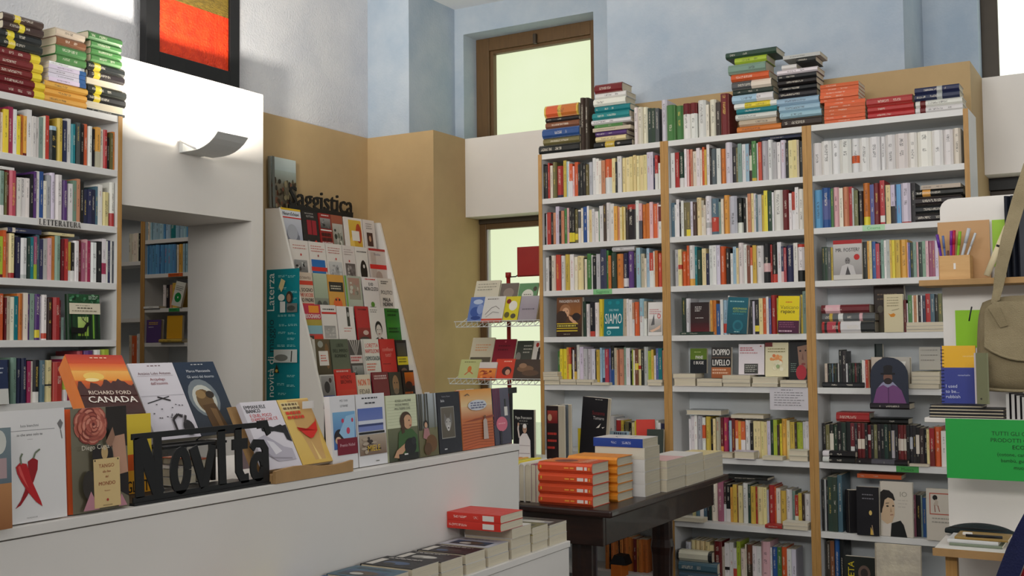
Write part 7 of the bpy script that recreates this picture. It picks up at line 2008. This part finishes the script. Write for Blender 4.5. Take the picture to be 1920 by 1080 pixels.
# canvas shoulder bag
def bag():
    b = thing('shoulder_bag', 'beige canvas shoulder bag hanging on the goods stand', 'bag', tuple(P(1880, 740, SY - 0.2)))
    xa, xb = P(1824, 600, SY - 0.2).x, P(1824, 600, SY - 0.2).x + 0.24
    z0_, z1_ = P(1850, 737, SY - 0.2).z, P(1850, 554, SY - 0.2).z
    nx, nz = 14, 14
    vs, fs = [], []
    for side in (-1, 1):
        for j in range(nz + 1):
            for i in range(nx + 1):
                u, v = i / nx * 2 - 1, j / nz * 2 - 1
                e = max(0.0, 1 - abs(u) ** 5) * max(0.0, 1 - abs(v) ** 5)
                x = (xa + xb) / 2 + u * (xb - xa) / 2 * (1 - 0.10 * max(0, v) ** 4 - 0.05 * max(0, -v) ** 6) + 0.006 * v
                z = (z0_ + z1_) / 2 + v * (z1_ - z0_) / 2 - 0.018 * (abs(u) ** 3) * max(0, v) + 0.008 * abs(u) ** 4 * max(0, -v)
                y = SY - 0.13 + side * 0.055 * (e ** 0.5) + (0.006 * math.sin(5 * u + 3 * v) + 0.004 * math.sin(11 * v + 2 * u)) * e * side
                vs.append((x, y, z))
    n1 = (nx + 1) * (nz + 1)
    for j in range(nz):
        for i in range(nx):
            q = (j * (nx + 1) + i, j * (nx + 1) + i + 1, (j + 1) * (nx + 1) + i + 1, (j + 1) * (nx + 1) + i)
            fs += [q, tuple(n1 + k for k in q[::-1])]
    mesh('body', vs, fs, M['canvas'], b, True)
    # front pocket with curved flap
    fl = []
    n = 10
    fx0, fx1 = xa + 0.028, xb + 0.002
    for i in range(n + 1):
        t = i / n
        fl.append((fx0 + (fx1 - fx0) * t, z0_ + 0.145 - 0.05 * math.sin(math.pi * min(1, t * 0.95 + 0.03)) ** 0.7))
    prism('flap', fl + [(fx1, z1_ - 0.02), (fx0 + 0.03, z1_ - 0.018), (fx0 + 0.004, z1_ - 0.04)], 'y', SY - 0.199, SY - 0.194, M['canvas2'], b)
    tube('piping', [(p[0], SY - 0.1965, p[1] - 0.002) for p in fl], 0.004, M['canvas2'], b, 6)
    tube('bottom_seam', [(xa + 0.01 + (xb - xa - 0.02) * i / 8, SY - 0.165 - 0.01 * math.sin(math.pi * i / 8), z0_ + 0.012 - 0.006 * math.sin(math.pi * i / 8)) for i in range(9)], 0.0045, M['canvas2'], b, 6)
    # tab loop and strap
    a = P(1850, 578, SY - 0.2)
    strap_pts = [P(1866, 566, SY - 0.17), P(1872, 540, SY - 0.16), P(1878, 500, SY - 0.155), P(1892, 440, SY - 0.15), P(1912, 370, SY - 0.14), P(1935, 300, SY - 0.13)]
    vs, fs = [], []
    for k, p in enumerate(strap_pts):
        w = (0.012, 0.014, 0.018, 0.021, 0.022, 0.022)[k]
        for dx, dy in ((-w, -0.002), (w, -0.004), (w, 0.001), (-w, 0.003)):
            vs.append((p.x + dx, p.y + dy, p.z + dx * 0.35))
    for k in range(len(strap_pts) - 1):
        for q in range(4):
            fs.append((k * 4 + q, k * 4 + (q + 1) % 4, k * 4 + 4 + (q + 1) % 4, k * 4 + 4 + q))
    fs += [(3, 2, 1, 0), tuple(range(20, 24))]
    mesh('strap', vs, fs, M['canvas2'], b)
    tp = [(a.x + 0.005, a.z + 0.0), (a.x + 0.035, a.z + 0.002), (a.x + 0.055, a.z - 0.05), (a.x + 0.035, a.z - 0.056)]
    prism('tab', tp, 'y', SY - 0.2065, SY - 0.2, M['canvas'], b)
    tube('zip_pull', [P(1822, 575, SY - 0.19), P(1819, 590, SY - 0.192), P(1817, 602, SY - 0.192)], 0.0022, M['black'], b, 6)
    hk = P(1935, 300, SY - 0.13)
    tube('hook', [hk + Vector((-0.005, 0.002, 0.0)), hk + Vector((-0.005, 0.06, 0.03)), hk + Vector((-0.005, 0.128, 0.02))], 0.004, M['black'], b, 6)


bag()


# spiral notebook
def nb_art(a):
    a.rect(0.03, 0.62, 1, 1, (232, 176, 20)); a.rect(0.0, 0.0, 1, 0.62, (44, 56, 140))
    a.text('remarkable', 0.8, 0.82, 0.03, (240, 214, 150), 0.34); a.text('remarkable', 0.66, 0.49, 0.03, (190, 196, 226), 0.42)
    a.text('I used', 0.12, 0.30, 0.055, (206, 212, 232), 0.5, 'l'); a.text('to be...', 0.12, 0.21, 0.055, (206, 212, 232), 0.5, 'l'); a.text('rubbish', 0.12, 0.12, 0.055, (206, 212, 232), 0.5, 'l')


nx0, nx1 = P(1766, 755, SY - 0.1).x, P(1831, 755, SY - 0.1).x
nz = P(1798, 756, SY - 0.1).z
nb = None
zb_ = zs2 + 0.0004
stack_y = SY - 0.155
ys_ = [783, 777, 771, 765, 759]
for i in range(4):
    T = (P(1800, ys_[i + 1], SY - 0.155).z - P(1800, ys_[i], SY - 0.155).z)
    xa, xb = P(1742 + (i == 3) * 2, 770, SY - 0.155).x, P(1842 if i == 3 else 1883, 770, SY - 0.155).x
    book('notebook', 0.1, xb - xa, T - 0.0004, (xa, stack_y + 0.1, zb_ + T), (-R90, 0, -R90), (24, 24, 28), ['bottom', 'second', 'third', 'top'][i] + ' black notebook with white page edges under the spiral pad', 'notebook', 'black notebooks on the goods stand', hard=True)
    zb_ += T + 0.0002
nbk = sheet('spiral_notebook', 'blue and yellow spiral notebook reading I used to be rubbish', 'notebook', (nx0, SY - 0.1, zb_ + 0.001), 0, nx1 - nx0, P(1798, 648, SY - 0.1).z - zb_ - 0.001, (44, 56, 140), nb_art, thick=0.008, lean=0.06)
for i in range(17):
    z = 0.006 + i * 0.0102
    if z > (P(1798, 648, SY - 0.1).z - zb_ - 0.012):
        break
    c = [(0.004 + 0.006 * math.cos(t), 0.004 + 0.007 * math.sin(t), z) for t in [2 * math.pi * k / 8 for k in range(8)]]
    tube('spiral_ring', c, 0.0009, M['black'], nbk, 4, False)
sheet('narrow_booklet', 'narrow grey green booklet leaning against the bag', 'booklet', tuple(P(1829, 757, SY - 0.215)), -0.5, 0.04, P(1835, 662, SY - 0.2).z - P(1835, 757, SY - 0.2).z, (120, 122, 92), lambda a: (a.rect(0, 0, 0.14, 1, (196, 186, 190)), a.ell(0.5, 0.1, 0.08, 0.02, (60, 56, 50))), thick=0.008)
for i in range(4):
    o = sheet('standing_notebook', f'{["first", "second", "third", "fourth"][i]} black and white notebook leaning at the shelf end', 'notebook', tuple(P(1893 + i * 10, 782, SY - 0.155)), 1.2, 0.08, 0.075 - 0.004 * i, (206, 204, 200), lambda a: a.rect(0.0, 0, 1, 1, (30, 28, 30)), 'leaning notebooks on the goods stand', thick=0.009)
    o.location.z = zs2 + 0.0005


def sign_art(a):
    k = (18, 58, 26)
    a.text('TUTTI GLI OGGETTI SONO', 0.62, 0.77, 0.065, k, 0.82); a.text('PRODOTTI CON MATERIALI', 0.62, 0.66, 0.065, k, 0.86); a.text('ECOSOSTENIBILI', 0.66, 0.55, 0.065, k, 0.5, fat=0.02)
    a.text('(cotone, canapa, plastica e carta', 0.64, 0.43, 0.058, k, 0.98); a.text("bambù, guscio d'uovo, pietra", 0.64, 0.33, 0.058, k, 0.86); a.text('mucca indiana, ecc.)', 0.66, 0.22, 0.058, k, 0.6)


gx0 = P(1774, 840, SY - 0.163).x
sheet('notice', 'green paper notice about eco-sustainable materials on the stand', 'sign', (gx0, SY - 0.1625, P(1800, 897, SY - 0.163).z), 0, 0.36, zs2 - 0.001 - P(1800, 897, SY - 0.163).z, (36, 158, 66), sign_art, thick=0.001)

# pouch and pads on the tray
def pouch():
    a, b = P(1762, 1000, SY - 0.2).x, P(1898, 1000, SY - 0.2).x
    z0_ = tz + 0.0045
    o = thing('pencil_pouch', 'dark green fabric pouch lying behind pads on the tray', 'pouch', ((a + b) / 2, SY - 0.1, z0_))
    vs, fs, n, m = [], [], 16, 10
    h = P(1830, 977, SY - 0.2).z - z0_ - 0.02
    for i in range(n + 1):
        u = i / n
        r = max(0.02, math.sin(math.pi * min(0.97, max(0.03, u))) ** 0.45)
        for k in range(m):
            t = 2 * math.pi * k / m
            vs.append((a + (b - a) * u, SY - 0.1 + 0.045 * r * math.cos(t), z0_ + 0.026 + h * 0.5 * r * (math.sin(t)) + 0.01 * r))
    for i in range(n):
        for k in range(m):
            fs.append((i * m + k, i * m + (k + 1) % m, (i + 1) * m + (k + 1) % m, (i + 1) * m + k))
    fs += [tuple(range(m))[::-1], tuple(range(n * m, n * m + m))]
    mn = min(v[2] for v in vs)
    vs = [(x, y, z - mn + z0_) for x, y, z in vs]
    mesh('body', vs, fs, M['pouch'], o, True)
    tube('zip', [(a + (b - a) * (0.1 + 0.8 * i / 6), SY - 0.146, z0_ + 0.03) for i in range(7)], 0.002, M['black'], o, 5)


pouch()
zz = tz + 0.0045
for i, (p0, p1, T, c, lab) in enumerate(((1781, 1880, 0.007, (120, 130, 110), 'grey green pad at the bottom of the tray stack'), (1777, 1872, 0.010, (206, 206, 204), 'white ring-bound pad on the tray'), (1790, 1890, 0.006, (150, 120, 60), 'tan leather notebook on the tray pads'))):
    a, b = P(p0, 1020, SY - 0.27).x, P(p1, 1020, SY - 0.27).x
    book('notepad', 0.11, b - a, T, (b, SY - 0.28 + i * 0.005, zz + T), (-R90, 0, R90), c, lab, 'notepad', 'pads on the tray', hard=False)
    zz += T + 0.0003
er = box('eraser', P(1803, 990, SY - 0.25).x, P(1821, 990, SY - 0.25).x, SY - 0.24, SY - 0.225, zz, zz + 0.008, M['white'], None, 0.002)
tag(er, 'white eraser lying on the tan notebook', 'eraser')
pn = thing('pen', 'dark pencil lying across the tan notebook', 'pen', (P(1830, 1005, SY - 0.25).x, SY - 0.255, zz), 'pens on the tray')
tube('barrel', [(P(1812, 1005, SY - 0.25).x, SY - 0.262, zz + 0.0042), (P(1880, 1005, SY - 0.25).x, SY - 0.255, zz + 0.0042)], 0.004, M['black'], pn, 6)

# navy and red garment at the photo's lower corner
def garment():
    g = thing('hanging_garment', 'navy and red cloth garment at the lower photo corner', 'garment', tuple(P(1905, 1090, 3.0)))
    c = [(1924, 955), (1905, 990), (1886, 1030), (1868, 1078), (1855, 1130)]
    for nm, w0, w1, m_, dy in (('navy_panel', 0.0, 0.05, 'navy_cloth', 0.0), ('red_panel', 0.052, 0.2, 'red_cloth', 0.004)):
        vs, fs = [], []
        n = 6
        for k, (x, y) in enumerate(c):
            b = P(x, y, 3.0)
            for i in range(n + 1):
                u = w0 + (w1 - w0) * i / n
                for s in (0, 1):
                    vs.append((b.x + u, 3.0 + dy + 0.012 * math.sin(40 * u + k) + 0.02 * (u * 5) + s * 0.006, b.z - 0.12 * u))
        r = 2 * (n + 1)
        for k in range(len(c) - 1):
            for i in range(n):
                o = k * r + 2 * i
                fs += [(o, o + 2, o + r + 2, o + r), (o + 1, o + r + 1, o + r + 3, o + 3)]
            fs += [(k * r, (k + 1) * r, (k + 1) * r + 1, k * r + 1), (k * r + r - 2, k * r + r - 1, (k + 1) * r + r - 1, (k + 1) * r + r - 2)]
        for k in (0, len(c) - 1):
            fs += [(k * r + 2 * i, k * r + 2 * i + 1, k * r + 2 * i + 3, k * r + 2 * i + 2) for i in range(n)]
        mesh(nm, vs, fs, M[m_], g, True)
    h = P(1924, 955, 3.0)
    tube('hanger', [h + Vector((0.09, 0.03, -0.01)), h + Vector((0.09, 0.03, 0.1)), (h.x + 0.09, SY - 0.002, h.z + 0.13)], 0.004, M['black'], g, 6)


garment()

# ------------------------------------------------------------------ signs and labels
S_ = lambda n, l, loc, rz, W, H, c, d, cat='label': sheet(n, l, cat, loc, rz, W, H, c, d, 'shelf labels', thick=0.0008)


def shelf_tag(p0, p1, s, txt, lab, c, ink):
    a, b = px(p0, 545, Y=5.9985).x, px(p1, 545, Y=5.9985).x
    S_('shelf_label', lab, (a, 6.0015, ZS[s] - 0.032), 0, b - a, 0.031, c, lambda q: q.text(txt, 0.5, 0.48, 0.5, ink, 0.8))


shelf_tag(1112, 1147, 3, 'Saggistica', 'green shelf label reading Saggistica in the window-side bookcase', (126, 190, 130), (50, 110, 60))
shelf_tag(1620, 1662, 2, 'Cinema', 'pale green shelf label reading Cinema below film books', (176, 214, 176), (90, 170, 100))
shelf_tag(1671, 1713, 6, 'Musica', 'green shelf label reading Musica below black disc cases', (70, 150, 76), (30, 90, 36))
a_, b_ = px(315, 512, Y=6.419).x, px(342, 512, Y=6.419).x
S_('shelf_label', 'orange shelf label beyond the doorway', (a_, 6.4215, 2.133), 0, b_ - a_, 0.028, (206, 96, 40), lambda q: q.lines(0.1, 0.95, 0.35, 1, 0.1, 0.3, (150, 60, 30), 2))
a_, b_ = px(316, 578, Y=6.419).x, px(336, 578, Y=6.419).x
S_('shelf_label', 'green shelf label beyond the doorway', (a_, 6.4215, 1.846), 0, b_ - a_, 0.028, (60, 150, 84), lambda q: q.lines(0.1, 0.95, 0.35, 1, 0.1, 0.3, (30, 100, 50), 2))


def lett(a):
    """LETTERATURA in fat-and-thin book capitals."""
    n, x = 11, 0.02
    w = 0.96 / 11
    K = (30, 28, 28)
    for ch in 'LETTERATURA':
        X = lambda u: x + u * w
        r = lambda u0, v0, u1, v1: a.rect(X(u0), 0.12 + v0 * 0.74, X(u1), 0.12 + v1 * 0.74, K)
        if ch in 'LE':
            r(0.18, 0, 0.42, 1); r(0.08, 0, 0.85, 0.08); r(0.08, 0.93, 0.52 if ch == 'L' else 0.85, 1); r(0.78, 0.0, 0.85, 0.28)
            if ch == 'E':
                r(0.42, 0.47, 0.68, 0.55); r(0.78, 0.74, 0.85, 1); r(0.64, 0.36, 0.69, 0.66)
        elif ch == 'T':
            r(0.37, 0, 0.62, 1); r(0.24, 0, 0.76, 0.06); r(0.06, 0.93, 0.94, 1); r(0.06, 0.7, 0.12, 1); r(0.88, 0.7, 0.94, 1)
        elif ch == 'R':
            r(0.14, 0, 0.38, 1); r(0.06, 0, 0.48, 0.06); r(0.06, 0.94, 0.7, 1); r(0.38, 0.46, 0.7, 0.53); r(0.6, 0.5, 0.82, 0.96)
            a.poly([(X(0.5), 0.12 + 0.48 * 0.74), (X(0.7), 0.12 + 0.48 * 0.74), (X(0.98), 0.12), (X(0.76), 0.12)], K)
        elif ch == 'A':
            a.poly([(X(0.44), 0.86), (X(0.58), 0.86), (X(0.92), 0.12), (X(0.66), 0.12)], K); a.poly([(X(0.44), 0.86), (X(0.52), 0.86), (X(0.2), 0.12), (X(0.12), 0.12)], K)
            r(0.28, 0.26, 0.74, 0.33); r(0.02, 0, 0.3, 0.06); r(0.58, 0, 1.0, 0.06)
        elif ch == 'U':
            r(0.16, 0.14, 0.4, 1); r(0.76, 0.16, 0.83, 1); r(0.3, 0.0, 0.72, 0.12); r(0.22, 0.04, 0.34, 0.2); r(0.68, 0.04, 0.8, 0.2); r(0.06, 0.94, 0.5, 1); r(0.66, 0.94, 0.94, 1)
        x += w


la, lb_ = px(71, 420, X=-4.532).y, px(151, 430, X=-4.532).y
S_('shelf_label', 'white strip reading LETTERATURA on the doorway bookcase', (-4.5325, la, ZS[2] - 0.032), R90, lb_ - la, 0.036, (214, 210, 204), lett)
na, nb2 = px(1443, 750, Y=5.995).x, px(1515, 750, Y=5.995).x
nz0_, nz1_ = px(1480, 769, Y=5.995).z, ZS[5] - 0.002
S_('paper_notice', 'small white printed notice taped to the middle bookcase', (na, 6.0, nz0_), 0, nb2 - na, nz1_ - nz0_, (206, 202, 206), lambda q: (q.lines(0.3, 0.7, 0.88, 1, 0.1, 0.03, (110, 108, 112), 2), q.lines(0.12, 0.9, 0.76, 6, 0.11, 0.025, (120, 118, 122), 4)), 'notice')

# arched portrait card in front of the third bookcase
def arch():
    Y = 5.925
    a, b = px(1633, 755, Y=Y).x, px(1704, 755, Y=Y).x
    z0_, z1_ = px(1668, 756, Y=Y).z, px(1668, 670, Y=Y).z
    W, H = b - a, z1_ - z0_
    r = W / 2
    pts = [(0, 0), (W, 0), (W, H - r)] + [(r + r * math.cos(math.pi * i / 12), H - r + r * math.sin(math.pi * i / 12)) for i in range(1, 12)] + [(0, H - r)]
    o = prism('portrait_card', pts, 'y', 0, 0.004, M['print'], world_coords=False)
    ca = o.data.color_attributes.new('Col', 'FLOAT_COLOR', 'CORNER')
    ca.data.foreach_set('color', list(srgb((40, 46, 62))) * len(o.data.loops))
    o.location = (a, Y, z0_)
    tag(o, 'arched blue card with bearded man in black hat and purple shirt', 'card')
    q = Art(W, H)
    q.poly([(0.06, 0.0), (0.16, 0.3), (0.3, 0.44), (0.62, 0.44), (0.82, 0.28), (0.94, 0.0)], (118, 72, 122)); q.poly([(0.2, 0.34), (0.34, 0.46), (0.6, 0.46), (0.72, 0.36), (0.6, 0.4), (0.46, 0.34), (0.34, 0.4)], (150, 150, 176)); q.ell(0.47, 0.56, 0.12, 0.12, (120, 84, 70)); q.ell(0.47, 0.48, 0.11, 0.07, (44, 34, 34)); q.rect(0.28, 0.62, 0.66, 0.66, (22, 20, 24)); q.poly([(0.36, 0.65), (0.36, 0.8), (0.44, 0.83), (0.54, 0.83), (0.6, 0.8), (0.58, 0.65)], (26, 24, 28)); q.rect(0.46, 0.0, 0.49, 0.34, (90, 50, 96))
    q.build('portrait_print', o)
    # block it stands on
    sup = lying(1632, 1706, 756.4, 771, 5.93, 'A', z0_ - 0.032, 0.15, 'k', 'flat black box carrying the arched portrait card', 'flat box', T=0.0315, back=-0.01)


arch()
